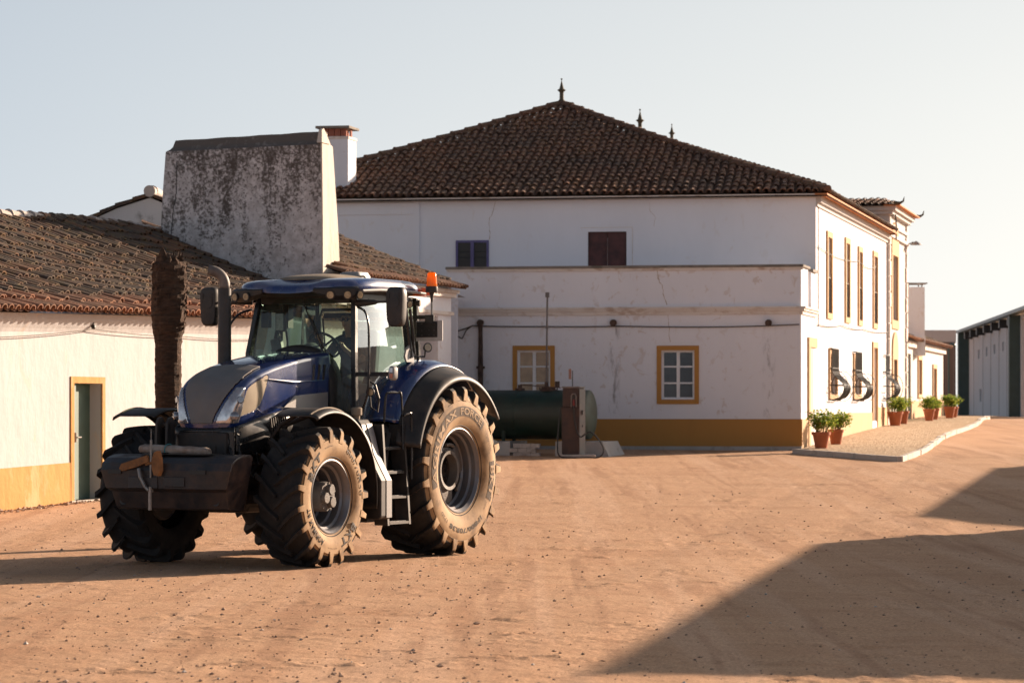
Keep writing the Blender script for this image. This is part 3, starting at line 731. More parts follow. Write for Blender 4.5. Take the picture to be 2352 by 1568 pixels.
for k in range(8):
    ridge_caps(hip_pt(LC, k / 8), hip_pt(LC, (k + 1) / 8), M['tile_main'], roof, 0.11, 0.42, seed=50 + k); ridge_caps(hip_pt(RC, k / 8), hip_pt(RC, (k + 1) / 8), M['tile_main'], roof, 0.11, 0.42, seed=60 + k)
ridge_caps(AP, AB, M['tile_main'], roof, 0.12, 0.45, seed=8)
# soffit of orange tiles over the flank
mb = MB(); US.box(mb, -0.3, US.L, zu - 0.05, zu - 0.005, -0.05, 0.34); mb.build('soffit', M['clay_lit'], roof)
mb = MB(); UF.box(mb, 0, UF.L + 0.3, zu - 0.045, zu - 0.01, -0.05, 0.30); mb.build('front_soffit', M['cornice'], roof)
def finial(p, s, parent):
    mb = MB(); mb.lathe([(0.0, -0.1), (0.11, -0.1), (0.12, 0.02), (0.075, 0.08), (0.07, 0.30), (0.09, 0.34), (0.15, 0.385), (0.15, 0.40), (0.08, 0.44), (0.045, 0.58), (0.015, 0.70), (0.012, 0.74), (0.035, 0.77), (0.03, 0.80), (0.0, 0.81)], 14, 'z')
    mb.v = [(p[0] + q[0] * s, p[1] + q[1] * s, p[2] + q[2] * s) for q in mb.v]
    return mb.build('finial', M['finial'], parent, smooth=True)
finial(AP + Vector((0, 0, 0.10)), 0.84, roof)
# rear wing whose two finials rise behind the hip
rw = empty('rear_roof', parent=house)
F2 = at(1470, 302, 97); F3 = at(1543, 326, 102.5)
mb = MB(); ax_ = ui; cx_ = Vector((ui.y, -ui.x, 0))
e1 = F2 - ax_ * 2.6 + cx_ * 2.6; e2 = F2 - ax_ * 2.6 - cx_ * 2.6; e3 = F3 + ax_ * 2.6 + cx_ * 2.2; e4 = F3 + ax_ * 2.6 - cx_ * 2.6
for q in (e1, e2, e3, e4): q.z = F2.z - 1.35
mb.add([e2, e1, e3, e4, F2, F3], [(0, 1, 4), (1, 2, 5, 4), (2, 3, 5), (3, 0, 4, 5)])
lo = [Vector((q.x, q.y, 4)) for q in (e2, e1, e3, e4)]
mb.build('roof_cover', M['tile_main'], rw)
mb = MB(); mb.loft([lo, [q + Vector((0, 0, -0.02)) for q in (e2, e1, e3, e4)]], True); mb.build('attic_wall', M['white_up'], rw)
Q2 = at(1893, 428, 88.0); mb = MB(); dq = Vector((.12, -.1, 0)); dz_ = Vector((0, 0, -1)) 
mb.hexa([F3 + dz_ * .75, Q2 + dz_ * .5, Q2 + Vector((-.2, .25, -.5)), F3 + Vector((-.2, .25, -.75)), F3 + dz_ * .02, Q2 + dz_ * .02, Q2 + Vector((-.2, .25, -.02)), F3 + Vector((-.2, .25, -.02))]); mb.build('verge_wall', M['mortar'], rw)
ridge_caps(Q2 + Vector((0, .1, -.02)), F3 + Vector((0, .1, -.02)), M['tile_main'], rw, 0.12, 0.45, seed=14)
finial(F2, 0.95, rw); finial(F3, 0.80, rw)
# small chimney with clay vents
ch = empty('chimney', parent=house)
pc = at(778, 440, 76.4); cw, cd = 0.66, 0.42
YC = 76.4
z0 = zat(450, YC) - 0.4; z1 = zat(313, YC)
hw = (at(799.5, 440, YC).x - at(736, 440, YC).x) / 2; cxm = at(799.5, 440, YC).x - hw
mb = MB()
def cbox(mb, x0, x1, y0, y1, za, zb):
    B = Vector((cxm + hw, YC)); 
    def q(x, y): return B + uf * (x - hw) + us * y
    c4 = [q(x0, y0), q(x1, y0), q(x1, y1), q(x0, y1)]
    mb.hexa([(p.x, p.y, za) for p in c4] + [(p.x, p.y, zb) for p in c4])
cbox(mb, -hw, hw, 0, 0.75, z0 - .3, z1 - 0.07); mb.build('stack', M['white_chim2'] if 'white_chim2' in M else M['white_shade'], ch)
mb = MB(); cbox(mb, -hw - .02, hw + .02, -.02, 0.77, z1 - 0.07, z1); mb.build('collar', M['cornice'], ch)
mb = MB(); zc1 = z1 + 0.21
for k in range(4):
    x = -hw + 0.02 + k * (2 * hw - 0.04 - 0.19) / 3; cbox(mb, x, x + 0.15, 0.04, 0.12, z1, zc1); cbox(mb, x - .12, x + .03, 0.62, 0.70, z1, zc1)
cbox(mb, hw - 0.05, hw - 0.01, 0.30, 0.42, z1, zc1); cbox(mb, -hw + .01, -hw + .05, 0.3, 0.42, z1, zc1); mb.build('vents', M['brickred'], ch)
mb = MB(); cbox(mb, -hw - 0.13, hw + 0.06, -0.1, 0.85, zc1, zc1 + 0.07); mb.build('cap', M['capstone'], ch, bevel=0.01)
# --- entrance tower
tw = empty('tower', parent=house)
TA = side_pt(90.4) + Vector((0.05, -0.012)) ; TB = side_pt(95.9) + Vector((0.05, 0))
TW = Wall(TA, TB); ztw = zat(474, 90.4)
Tn = TW.n
tf = Wall(TA - Tn * 3.0, TA)
aw = w_side(2048, 2060, 585, 734, TW); al = w_side(2050, 2058, 825, 915, TW)
mb = MB(); TW.mesh(mb, 0.8, ztw, [aw, al], 0.15); tf.mesh(mb, 0.8, ztw)
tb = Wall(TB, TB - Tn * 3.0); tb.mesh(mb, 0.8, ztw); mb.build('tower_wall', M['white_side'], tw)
for h in (aw, al):
    surround(TW, h, 0.28, 0.05, M['trim_side'], tw, bottom=(h is aw))
    m = (h[0] + h[1]) / 2; w_ = (h[1] - h[0]) / 2 + 0.28; f = MB()
    f.prism([(m + w_ * math.cos(k / 10 * math.pi), h[3] + 0.28 + w_ * 0.75 * math.sin(k / 10 * math.pi)) for k in range(11)], lambda p, t_: TW.p(p[0], p[1], t_), -0.01, 0.05); f.build('arch', M['trim_side'], tw)
    f = MB(); TW.box(f, h[0], h[1], h[2], h[3], -0.14, -0.11); f.build('window', M['wood_brown'] if h is aw else M['pane'], tw)
mb = MB()
for (d, za, zb) in ((0.10, ztw - 0.95, ztw - 0.85), (0.07, ztw - 0.62, ztw - 0.52), (0.16, ztw - 0.25, ztw - 0.14), (0.26, ztw - 0.14, ztw)):
    TW.box(mb, -d, TW.L + d, za, zb, -0.02, d); tf.box(mb, 0, tf.L - 0.001, za + .001, zb - .001, -0.02, d - .001)
mb.build('tower_cornice', M['white_side'], tw)
mb = MB()
for k in range(13):
    z = 1.5 + k * 0.50
    for (p0, p1) in ((0.0, 0.42 if k % 2 else 0.30), (TW.L - (0.42 if k % 2 else 0.30), TW.L)): TW.box(mb, p0, p1, z, z + 0.46, -0.01, 0.06)
mb.build('quoins', M['cornice'], tw)
ov = 0.42; c0 = TW.p(-ov, ztw + .0, ov); c1 = TW.p(TW.L + ov, ztw, ov); c2 = TW.p(TW.L + ov, ztw, -3.2); c3 = TW.p(-ov, ztw, -3.2); apx = TW.p(TW.L / 2, ztw + 0.45, -1.4)
mb = MB(); mb.add([c0, c1, c2, c3, apx], [(0, 1, 4), (1, 2, 4), (2, 3, 4), (3, 0, 4)])
mb.build('tower_roof_bed', M['under'], tw)
PF = lambda a, b: c3 + (c0 - c3).normalized() * a + (((apx - c3) - (c0 - c3).normalized() * (apx - c3).dot((c0 - c3).normalized())).normalized()) * b
lf = (c0 - c3).length
tile_roof(PF, lf, 2.6, (M['tile_main'], M['tile_left']), tw, 0.22, 0.4, 0.085, lambda a, b: b < 3.2 * min(a, lf - a) * 1.0, 1.0, seed=9, name='tower_tiles', chan='all')
mb = MB(); TW.box(mb, -ov, TW.L + ov, ztw + 0.0, ztw + 0.04, -0.1, ov); mb.build('tower_soffit', M['clay_lit'], tw)
mb = MB()
for c_ in (c0, c1):
    dr = Vector((TW.n.x, TW.n.y, 0)); mb.tube([c_ - dr * 0.2 + Vector((0, 0, .08)), c_ + Vector((0, 0, .07)), c_ + dr * 0.10 + Vector((0, 0, .13)), c_ + dr * 0.13 + Vector((0, 0, .26))], [0.07, 0.05, 0.035, 0.01], 6)
mb.build('corner_horn', M['finial'], tw)
mb = MB(); q = TW.p(TW.L, 0, 0); zl = zat(563, 95.5)
mb.tube([TW.p(TW.L - .2, zl, 0), TW.p(TW.L - .1, zl + .12, 0.25)], 0.02, 5); mb.lathe([(0.02, 0.10), (0.18, 0.0), (0.20, -0.03)], 12, 'z', TW.p(TW.L - .1, zl + 0.05, 0.34)); mb.build('wall_lamp', M['galv'], tw)
mb = MB(); mb.tube([TW.p(0.3, ztw - 0.3, 0.03), TW.p(0.3, ztw - 0.25, 0.2), TW.p(0.3, ztw - .6, .22), TW.p(0.3, zu - .2, 0.22)], 0.025, 5); mb.build('conduit', M['iron'], tw)

# ================================================================== ANNEX and far buildings
an = empty('annex', (0, 0, 0), 0, 'low white annex with tiled eave and tall flat-capped chimney, beyond the farmhouse tower', 'outbuilding')
AW = Wall(side_pt(95.95) + Vector((0.0, 0)), side_pt(110.0))
za = 4.05
hh = [w_side(2087, 2092, 812, 950, AW), w_side(2108, 2115, 826, 905, AW), w_side(2142, 2149, 846, 960, AW)]
hh[0] = (0.1, hh[0][1], 1.2, hh[0][3])
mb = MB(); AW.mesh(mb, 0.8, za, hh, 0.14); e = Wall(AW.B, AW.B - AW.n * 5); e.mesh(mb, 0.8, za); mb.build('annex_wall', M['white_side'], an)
for k, h in enumerate(hh):
    f = MB(); AW.box(f, h[0], h[1], h[2], h[3], -0.13, -0.10); f.build('door' if k != 1 else 'window', M['green_door'] if k == 0 else M['wood_brown'], an)
    if k: surround(AW, h, 0.15, 0.05, M['trim_side'], an)
mb = MB(); AW.box(mb, hh[0][1] + .05, hh[2][0] - .16, 0.8, 2.02, -0.02, 0.03); AW.box(mb, hh[2][1] + .16, AW.L, 0.8, 2.1, -0.02, 0.03); mb.build('plinth', M['trim_side'], an)
mb = MB(); AW.box(mb, 0, AW.L, za - .2, za, -0.05, 0.12); mb.build('eave_moulding', M['cornice'], an)
An = Vector((AW.n.x, AW.n.y, 0))
PA = lambda a, b: AW.p(a, za + 0.02, 0.3) + (-An * 0.93 + Vector((0, 0, 0.36))) * b
_, _, bed = tile_roof(PA, AW.L + 0.3, 5.0, (M['tile_left'], M['tile_eave']), an, 0.23, 0.42, 0.09, None, 1.2, seed=11); bed.build('roof_bed', M['under'], an)
YQ = 99.0; xq0, xq1 = at(2083, 0, YQ).x, at(2122, 0, YQ).x; zt_, zb_ = zat(659, YQ), 3.6
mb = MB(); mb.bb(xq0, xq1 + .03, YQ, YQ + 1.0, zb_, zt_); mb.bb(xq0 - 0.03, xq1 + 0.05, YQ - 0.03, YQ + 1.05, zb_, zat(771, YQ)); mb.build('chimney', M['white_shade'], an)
mb = MB(); mb.bb(xq0 - .06, xq1 + .12, YQ - .05, YQ + 1.05, zt_ + 0.11, zt_ + 0.15)
for x in (xq0 + .06, xq1 - .06):
    for y in (YQ + .08, YQ + .9): mb.bb(x - .02, x + .02, y - .02, y + .02, zt_, zt_ + .11)
mb.build('chimney_cap', M['galv'], an)

gb = empty('rear_shed', (0, 0, 0), 0, 'flat-topped grey shed with rough brick wall, between annex and warehouse', 'shed')
Y1 = 116.0; p0 = at(2120, 0, Y1); p1 = at(2196, 0, Y1); zt1 = zat(758, Y1); zm = zat(785, Y1)
mb = MB(); mb.bb(p0.x, p1.x, Y1, Y1 + 5, zm, zt1); mb.build('upper_wall', M['greyblock'], gb)
mb = MB(); mb.bb(p0.x, p1.x - .02, Y1 - 0.04, Y1 + 5, 0.9, zm - 0.01); mb.build('brick_wall', M['rbrick'], gb)
pole = MB(); q = at(2179, 0, 112); pole.tube([(q.x, 112, 1.2), (q.x, 112, zat(790, 112))], 0.04, 6); pole.lathe([(0.0, .1), (.12, .05), (.14, 0), (.05, -.1)], 8, 'z', (q.x + .15, 112, zat(792, 112)))
o = pole.build('yard_lamp_post', M['wh_green']); tag(o, 'thin dark lamp post in front of the rough brick wall', 'lamp post')

wh = empty('warehouse', (0, 0, 0), 0, 'long white panelled warehouse with dark green posts and metal roof, at right edge', 'warehouse')
WA = at(2352 + 60, 0, 118); WB = at(2226, 0, 160)
WW = Wall((at(2352, 0, 128).x, 128), (at(2226, 0, 160).x, 160))
# outward is left here: build from far to near
WW = Wall((at(2226, 0, 160).x, 160), (at(2352, 0, 128).x, 128)); ext = WW.L + 9
ztw_ = 6.0
win_s = [w_side(x - 3.5, x + 3.5, y0, y1, WW) for x, y0, y1 in ((1, 0, 0),)][:0]
def wwh(x0, x1, y0, y1):
    a0, a1 = sorted((WW.s_at(x0), WW.s_at(x1))); a = (a0 + a1) / 2; return (a0, a1, WW.z_at(a, y1), WW.z_at(a, y0))
win_s = [wwh(2246, 2250, 803, 824), wwh(2264, 2268, 797, 818), wwh(2282, 2286, 791, 812), wwh(2302, 2306, 785, 806), wwh(2250, 2254, 893, 922)]
mb = MB(); WW.mesh(mb, 1.0, ztw_, win_s + [(WW.s_at(2345), ext - .5, 1.3, ztw_ - 0.2)], 0.3, 0, ext); mb.build('panel_wall', M['warehouse'], wh)
mb = MB()
for h in win_s: WW.box(mb, h[0], h[1], h[2], h[3], -0.2, -0.15)
mb.build('window', M['galv'], wh)
mb = MB(); WW.box(mb, WW.s_at(2345) - 1, ext, 1.0, ztw_, -5, -4.8); WW.box(mb, -.5, ext, .9, 1.3, -5, -4.9); mb.build('back_wall', M['iron'], wh)
mb = MB()
for x in (2237, 2258, 2276, 2295, 2313): a = WW.s_at(x); WW.box(mb, a - 0.02, a + 0.02, 1.3, ztw_, 0.0, 0.02)
mb.build('panel_joints', M['galv'], wh)
mb = MB()
for x, w_ in ((2329, 0.35),): a = WW.s_at(x); WW.box(mb, a - w_, a + w_, 1.3, ztw_ - .15, -.05, 0.12)
a = WW.s_at(2342); WW.box(mb, a - .3, a + .3, 1.3, ztw_, 0, 0.5)
WW.box(mb, -1.6, -0.9, 1.3, ztw_, -0.4, 0.5); WW.box(mb, -.7, -.05, 1.3, ztw_, -0.3, 0.6)
mb.build('post', M['wh_green'], wh)
mb = MB(); WW.box(mb, -2.0, -1.7, 1.3, ztw_, -0.3, 0.3); mb.build('corner_trim', M['frame_white'], wh)
mb = MB()
for x in (2234, 2247, 2262, 2279, 2297, 2316, 2336): a = WW.s_at(x); WW.box(mb, a - 0.30, a + 0.30, ztw_ - 0.42, ztw_ - 0.02, 0.03, 0.45)
mb.build('eave_bracket', M['iron'], wh)
mb = MB(); n3 = Vector((WW.n.x, WW.n.y, 0))
for (o0, z0_, o1, z1_) in ((0.6, ztw_, -4.0, ztw_ + 0.55),):
    mb.hexa([WW.p(-2, z0_, o0), WW.p(ext, z0_, o0), WW.p(ext, z1_, o1), WW.p(-2, z1_, o1), WW.p(-2, z0_ + .15, o0), WW.p(ext, z0_ + .15, o0), WW.p(ext, z1_ + .15, o1), WW.p(-2, z1_ + .15, o1)])
mb.build('roof', M['wh_roof'], wh)
# barns on the right whose shadows cross the yard
def barn(name, pts, h, label, hf=None):
    b = empty(name, (0, 0, 0), 0, label, 'barn')
    mb = MB(); n = len(pts); lo_ = [(p[0], p[1], -0.3) for p in pts]; hi = [(p[0], p[1], h) for p in pts]
    mb.loft([lo_, hi], True); mb.build('wall', M['white_side'], b)
    return b
k_ = 1 / math.tan(R(SUN_E)); SA = Vector((math.cos(R(SUN_A)), math.sin(R(SUN_A))))
def cast(x, y, h):                # the corner of height h (above the yard) whose shadow falls on (x, y) of the yard
    return (x + SA.x * k_ * (h - gz(y)), y + SA.y * k_ * (h - gz(y)))
c1_, c2_ = cast(0.50, 19.25, 5.0), cast(4.05, 37.6, 5.0)
b1 = barn('near_barn', [c1_, (c1_[0] + 2.2, c1_[1] - 0.42), (c1_[0] + 9, c1_[1] - 1.6), (c2_[0] + 9, c2_[1] + 0.35), c2_], 5.0, 'white barn out of view on the right that shades the yard')
c5 = cast(5.2, 39.0, 5.0); mb = MB()
mb.loft([[(c2_[0] + 2.2, c2_[1] - .5, 4.85), (c5[0], c5[1], 4.93), (c5[0] + 9, c5[1] + .5, 4.85), (c2_[0] + 11, c2_[1] - .5, 4.85)], [(c2_[0] + 2.2, c2_[1] - .5, 4.9), (c5[0], c5[1], 4.98), (c5[0] + 9, c5[1] + .5, 4.9), (c2_[0] + 11, c2_[1] - .5, 4.9)]]); mb.build('roof', M['wh_roof'], b1)
c3_, c4_ = cast(6.2, 43.7, 5.6), cast(10.4, 61.3, 5.6); cq = cast(7.4, 40.9, 5.6)
barn('far_barn', [c3_, cq, (cq[0] + 8, cq[1] - 1.5), (c4_[0] + 10, c4_[1] + 0.5), c4_], 5.6, 'second white barn out of view on the right, farther from the camera')

# ================================================================== LEFT STABLE
lb = empty('stable', (0, 0, 0), 0, 'long white stable with sagging tile roof, ochre base and green door, on the left', 'stable')
def lx(Y): return -8.1 + 0.325 * (Y - 45)
LA = Vector((lx(36), 36)); LB_ = Vector((lx(62.6), 62.6)); LW = Wall(LA, LB_)
def ze(Y): return 3.30 + 0.020 * (Y - 45)
a0, a1 = LW.s_at(168), LW.s_at(233); dz0 = gz(48) - 0.1; dz1 = LW.z_at((a0 + a1) / 2, 880)
dh = (a0, a1, gz(48) + 0.03, dz1)
mb = MB(); n_s = 26
LW.mesh(mb, -0.4, 3.0, [dh], 0.30)
for i in range(n_s):              # the top strip follows the eave
    s0, s1 = LW.L * i / n_s, LW.L * (i + 1) / n_s
    mb.add([LW.p(s0, 3.0), LW.p(s1, 3.0), LW.p(s1, ze(LW.D(s1)) - 0.02), LW.p(s0, ze(LW.D(s0)) - 0.02)], [(0, 1, 2, 3)])
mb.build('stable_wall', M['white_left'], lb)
mb = MB()                          # cove under the eave
for i in range(n_s):
    s0, s1 = LW.L * i / n_s, LW.L * (i + 1) / n_s; e0, e1 = ze(LW.D(s0)), ze(LW.D(s1))
    for (oa, za_, ob, zb__) in ((0.0, -0.30, 0.03, -0.24), (0.03, -0.24, 0.13, -0.10), (0.13, -0.10, 0.17, -0.0)):
        mb.add([LW.p(s0, e0 + za_, oa), LW.p(s1, e1 + za_, oa), LW.p(s1, e1 + zb__, ob), LW.p(s0, e0 + zb__, ob)], [(0, 1, 2, 3)])
mb.build('eave_cove', M['cornice'] if False else M['white_left'], lb)
mb = MB()
def plz(s): return gz(LW.D(s)) + 0.68
mb_ = MB()
for (s0_, s1_) in ((0, a0 - 0.11), (a1 + 0.11, LW.L)):
    k = 14
    for i in range(k):
        s0, s1 = s0_ + (s1_ - s0_) * i / k, s0_ + (s1_ - s0_) * (i + 1) / k
        mb.hexa([LW.p(s0, -0.4, 0.02), LW.p(s1, -0.4, 0.02), LW.p(s1, -0.4, -.02), LW.p(s0, -0.4, -.02), LW.p(s0, plz(s0), 0.014), LW.p(s1, plz(s1), 0.014), LW.p(s1, plz(s1), -.02), LW.p(s0, plz(s0), -.02)])
mb.build('plinth', M['ochre_left'], lb, fixn=True)
surround(LW, dh, 0.11, 0.022, M['ochre_left'], lb, 'door_surround', False)
mb = MB(); LW.box(mb, a0 + 0.0, a0 + 0.20, dh[2], dz1, -0.10, -0.05); LW.box(mb, a0 + 0.22, a1 - .0, dh[2], dz1, -0.27, -0.22)
LW.box(mb, a0 + 0.20, a0 + 0.24, dh[2], dz1, -0.26, -0.12)
dr = mb.build('door', M['green_door'], lb)
mb = MB(); z = dh[2] + 1.05; mb.box(LW.p(a0 + .15, z, -.035), (.05, .05, .16)); mb.tube([LW.p(a0 + .12, z, -.02), LW.p(a0 + .12, z, 0.03), LW.p(a0 + .22, z, 0.04)], .012, 5); mb.build('handle', M['galv'], dr)
mb = MB(); LW.box(mb, a0 - .15, a1 + .2, -0.2, dh[2] - 0.0, -0.3, 0.06); mb.build('doorstep', M['kerb'], lb)
# sagging roof
Ln = Vector((LW.n.x, LW.n.y, 0)); Lu = Vector((LW.u.x, LW.u.y, 0)); LRF = LW.L - 0.8; RW = 5.35
def PL(a, b):
    Y = LW.D(a); e = LW.p(a, ze(Y) + 0.02, 0.40); f = b / 5.7
    zr = 5.72 + 0.10 * math.sin(a * 0.55 + 1) - 0.006 * a + 0.05 * noise.noise((a * 0.5, 3, 1))
    q = e - Ln * (RW * f); q.z = e.z + (zr - e.z) * f - 0.16 * math.sin(math.pi * f) + 0.035 * noise.noise((a * 0.35, b * 0.5, 0)) * (f > 0.02)
    return q
lr = empty('roof', parent=lb)
_, _, bed = tile_roof(PL, LRF, 5.7, (M['tile_left'], M['tile_eave']), lr, 0.235, 0.42, 0.095, None, 2.0, seed=21, eave_rows=2, chan='all')
bo = bed.build('roof_bed', M['under'], lr)
ra = [PL(LRF * i / 12, 5.7) for i in range(13)]
for i in range(12): ridge_caps(ra[i], ra[i + 1], M['mortar'] if i % 3 else M['tile_left'], lr, 0.12, 0.45, seed=30 + i)
mb = MB(); mb.grid(lambda u, v: PL(u * LRF, 5.7) - Ln * (5.5 * v) + Vector((0, 0, -2.3 * v)), 12, 2); mb.build('back_slope', M['tile_left'], lr)
mb = MB(); e0 = LW.p(0, -.3); mb.add([e0, e0 - Ln * 10.5, e0 - Ln * 10.5 + Vector((0, 0, 3.5)), Vector(PL(0, 5.7)), LW.p(0, ze(36))], [(0, 1, 2, 3, 4)])
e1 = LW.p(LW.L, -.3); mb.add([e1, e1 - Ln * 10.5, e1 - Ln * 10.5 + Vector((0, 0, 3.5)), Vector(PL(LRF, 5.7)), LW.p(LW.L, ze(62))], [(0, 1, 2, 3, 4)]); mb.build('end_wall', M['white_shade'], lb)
# the great slab chimney
Y0 = 62.0; pL = at(366, 545, Y0); 
SWl = Wall((pL.x, pL.y), (pL.x + 3.83 * 0.951, pL.y - 3.83 * 0.309))
def slab():
    n = SWl.n; L_ = SWl.L; mb = MB()
    zb = 3.2; zs = SWl.z_at(0, 352); ztp = SWl.z_at(0, 323) 
    # front profile: (left edge s, right edge s, thickness front/back)
    rows = [(zb, -0.02, L_ + 0.0, 0.0, 1.15), (4.6, 0.0, L_, 0.0, 1.0), (5.6, 0.03, L_ - 0.0, 0.0, 0.88), (6.6, 0.09, L_ - .01, 0.0, 0.72), (zs, 0.15, L_ - 0.02, 0.0, 0.62),
            (zs + 0.03, 0.16, L_ - 0.02, 0.0, 0.60), (zs + 0.07, 0.23, L_ - 0.04, -0.05, 0.48), (zs + 0.13, 0.28, L_ - 0.04, -0.09, 0.40), (zs + 0.22, 0.31, L_ - 0.04, -0.11, 0.35), (ztp, 0.33, L_ - 0.03, -0.12, 0.33)]
    rings = []
    for (z, s0, s1, f, b) in rows:
        rg = []; nn = 14
        for k in range(nn + 1): rg.append(SWl.p(s0 + (s1 - s0) * k / nn, z + (0.006 * math.sin(k * 1.7) + 0.10 * k / nn if z == ztp else (0.06 * k / nn)), f))
        for k in range(nn + 1): rg.append(SWl.p(s1 + (s0 - s1) * k / nn, z + (0.10 * (1 - k / nn) if z == ztp else 0.06 * (1 - k / nn)), -b))
        rings.append(rg)
    mb.loft(rings[:6], True); o = mb.build('slab_chimney', M['slab'], lb)
    mb = MB(); mb.loft(rings[5:], True); mb.build('chimney_cornice', M['slab_top'], o)
    mb = MB(); e_ = []
    for (z, s0, s1, f, b) in rows: e_.append([SWl.p(s1 + .004, z + .06, f + (0.002 if z < zs + .01 else .01)), SWl.p(s1 + .004, z + .06, -b - .002), SWl.p(s1 - .03, z + .06, -b - .002), SWl.p(s1 - .03, z + .06, f + .002)])
    mb.loft(e_, True); mb.build('chimney_end', M['slab_end'], o)
    # cornice lip at the top and raised ears on the ends
    mb = MB()
    mb.hexa([SWl.p(L_ - .12, zs + .12, .05), SWl.p(L_ + .0, zs + .12, .05), SWl.p(L_, zs + .12, -.45), SWl.p(L_ - .12, zs + .12, -.45), SWl.p(L_ - .10, zs + .40, -.02), SWl.p(L_ - .03, zs + .40, -.02), SWl.p(L_ - .03, zs + .44, -.14), SWl.p(L_ - .10, zs + .44, -.14)])
    mb.build('chimney_ears', M['slab_end'], o)
    mb = MB(); zz = [zs - .2, zs - 0.9, zs - 1.3, zs - 1.9, zs - 2.1]; ss = [0.42, 0.40, 0.33, 0.27, 0.26]
    for k in range(4):
        for q in range(3):
            f0, f1 = q / 3, (q + 1) / 3; j0 = 0.015 * math.sin(k * 5 + q * 3); j1 = 0.015 * math.sin(k * 5 + (q + 1) * 3)
            s0, s1 = ss[k] + (ss[k + 1] - ss[k]) * f0 + j0, ss[k] + (ss[k + 1] - ss[k]) * f1 + j1; z0, z1 = zz[k] + (zz[k + 1] - zz[k]) * f0, zz[k] + (zz[k + 1] - zz[k]) * f1
            mb.hexa([SWl.p(s0 - .008, z0, -.02), SWl.p(s0 + .008, z0, -.02), SWl.p(s1 + .008, z1, -.02), SWl.p(s1 - .008, z1, -.02), SWl.p(s0 - .008, z0, .006), SWl.p(s0 + .008, z0, .006), SWl.p(s1 + .008, z1, .006), SWl.p(s1 - .008, z1, .006)])
    mb.build('crack', M['iron'], o)
    # mortar fillet along the roof
slab()
# gabled end of the building behind
gs = empty('gabled_shed', (0, 0, 0), 0, 'white gable with tile verge and round ridge end, left of the slab chimney', 'shed')
YG = 65.0; gp = at(345, 448, YG); g0 = at(195, 508, YG); g2 = at(560, 545, YG)
mb = MB(); mb.loft([[(g0.x - 2.0, YG, 3.0), (g0.x - 2.0, YG, g0.z - .75), (g0.x, YG, g0.z - 0.05), (at(265, 0, YG).x, YG, zat(480, YG)), (gp.x, YG, gp.z - 0.06), (g2.x, YG, g2.z), (g2.x, YG, 3.0)],
             [(q[0], YG + 6, q[2]) for q in [(g0.x - 2.0, YG, 3.0), (g0.x - 2.0, YG, g0.z - .75), (g0.x, YG, g0.z - 0.05), (at(265, 0, YG).x, YG, zat(480, YG)), (gp.x, YG, gp.z - 0.06), (g2.x, YG, g2.z), (g2.x, YG, 3.0)]]])
mb.build('gable_wall', M['white_gable'], gs)
vs = [Vector((g0.x - 2, YG, g0.z - .72)), Vector((g0.x, YG, g0.z)), Vector((at(265, 0, YG).x, YG, zat(476, YG))), Vector((gp.x, YG, gp.z)), Vector((g2.x, YG, g2.z + .03))]
mb = MB(); rnd = random.Random(4)
for i in range(4):
    a, b = vs[i], vs[i + 1]; n = max(2, int((b - a).length / 0.4)); d = (b - a).normalized() if a.z < b.z else (a - b).normalized()
    for k in range(n):
        p_, q_ = a + (b - a) * (k / n), a + (b - a) * ((k + 1.05) / n); j = 0.03 * (1 if a.z < b.z else 1)
        hi_, lo2 = (p_, q_) if p_.z > q_.z else (q_, p_)
        mb.hexa([lo2 + Vector((0, -.09, 0.0)), hi_ + Vector((0, -.09, -0.02)), hi_ + Vector((0, 6, -0.02)), lo2 + Vector((0, 6, 0.0)), lo2 + Vector((0, -.09, 0.085)), hi_ + Vector((0, -.09, 0.05)), hi_ + Vector((0, 6, 0.05)), lo2 + Vector((0, 6, 0.085))])
mb.build('verge_tiles', M['tile_left'], gs)
mb = MB(); mb.tube([(gp.x, YG - .14, gp.z + .08), (gp.x, YG + 0.35, gp.z + .09), (gp.x, YG + .36, gp.z + .11), (gp.x, YG + 6, gp.z + .09)], [0.135, 0.125, .14, .13], 14); mb.build('ridge_roll', M['mortar'], gs, smooth=True)
mb = MB(); q = at(300, 548, 63.2); q2 = at(366, 562, 63.2)
mb.hexa([at(325, 508, 63), at(372, 527, 62.4), at(372, 545, 62.2), at(335, 535, 62.6), at(325, 504, 63.2), at(372, 521, 62.6), at(372, 540, 62.4), at(335, 530, 62.8)]); mb.build('flashing', M['tile_left'], gs)

# higher roofed passage between the stable and the farmhouse, with the arch under it
gt = empty('gatehouse', (0, 0, 0), 0, 'white passage block with mossy tile roof and dark arch, between slab chimney and terrace', 'gatehouse')
GB = Vector((at(1068, 0, 67.5).x - 0.33, 67.6)); GA = GB - Vector((0.309, 0.951)) * 7.9; GW = Wall(GA, GB)
zg1 = zat(664, 67.5)
Gn = Vector((GW.n.x, GW.n.y, 0)); 
PG = lambda a, b: GW.p(a, zg1, 0.34) + (-Gn * 0.927 + Vector((0, 0, 0.375))) * b + Vector((0, 0, -0.03 * math.sin(b * 0.6)))
_, _, bed = tile_roof(PG, GW.L + 0.15, 4.2, (M['tile_left'], M['tile_main']), gt, 0.21, 0.42, 0.085, lambda a, b: a > 1.2 or b < .5, 1.4, seed=41, chan='all')
bed.grid(lambda u, v: PG(1.2 + (GW.L - 1.05) * u, 4.2 * v), 8, 4); bed.grid(lambda u, v: PG(1.2 * u, .5 * v), 2, 2); bed.build('roof_bed', M['under'], gt)
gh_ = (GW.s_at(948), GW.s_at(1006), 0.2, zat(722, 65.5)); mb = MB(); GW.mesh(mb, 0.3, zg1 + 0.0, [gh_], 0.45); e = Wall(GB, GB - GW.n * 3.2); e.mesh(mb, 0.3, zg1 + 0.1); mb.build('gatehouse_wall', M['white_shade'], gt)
mb = MB()
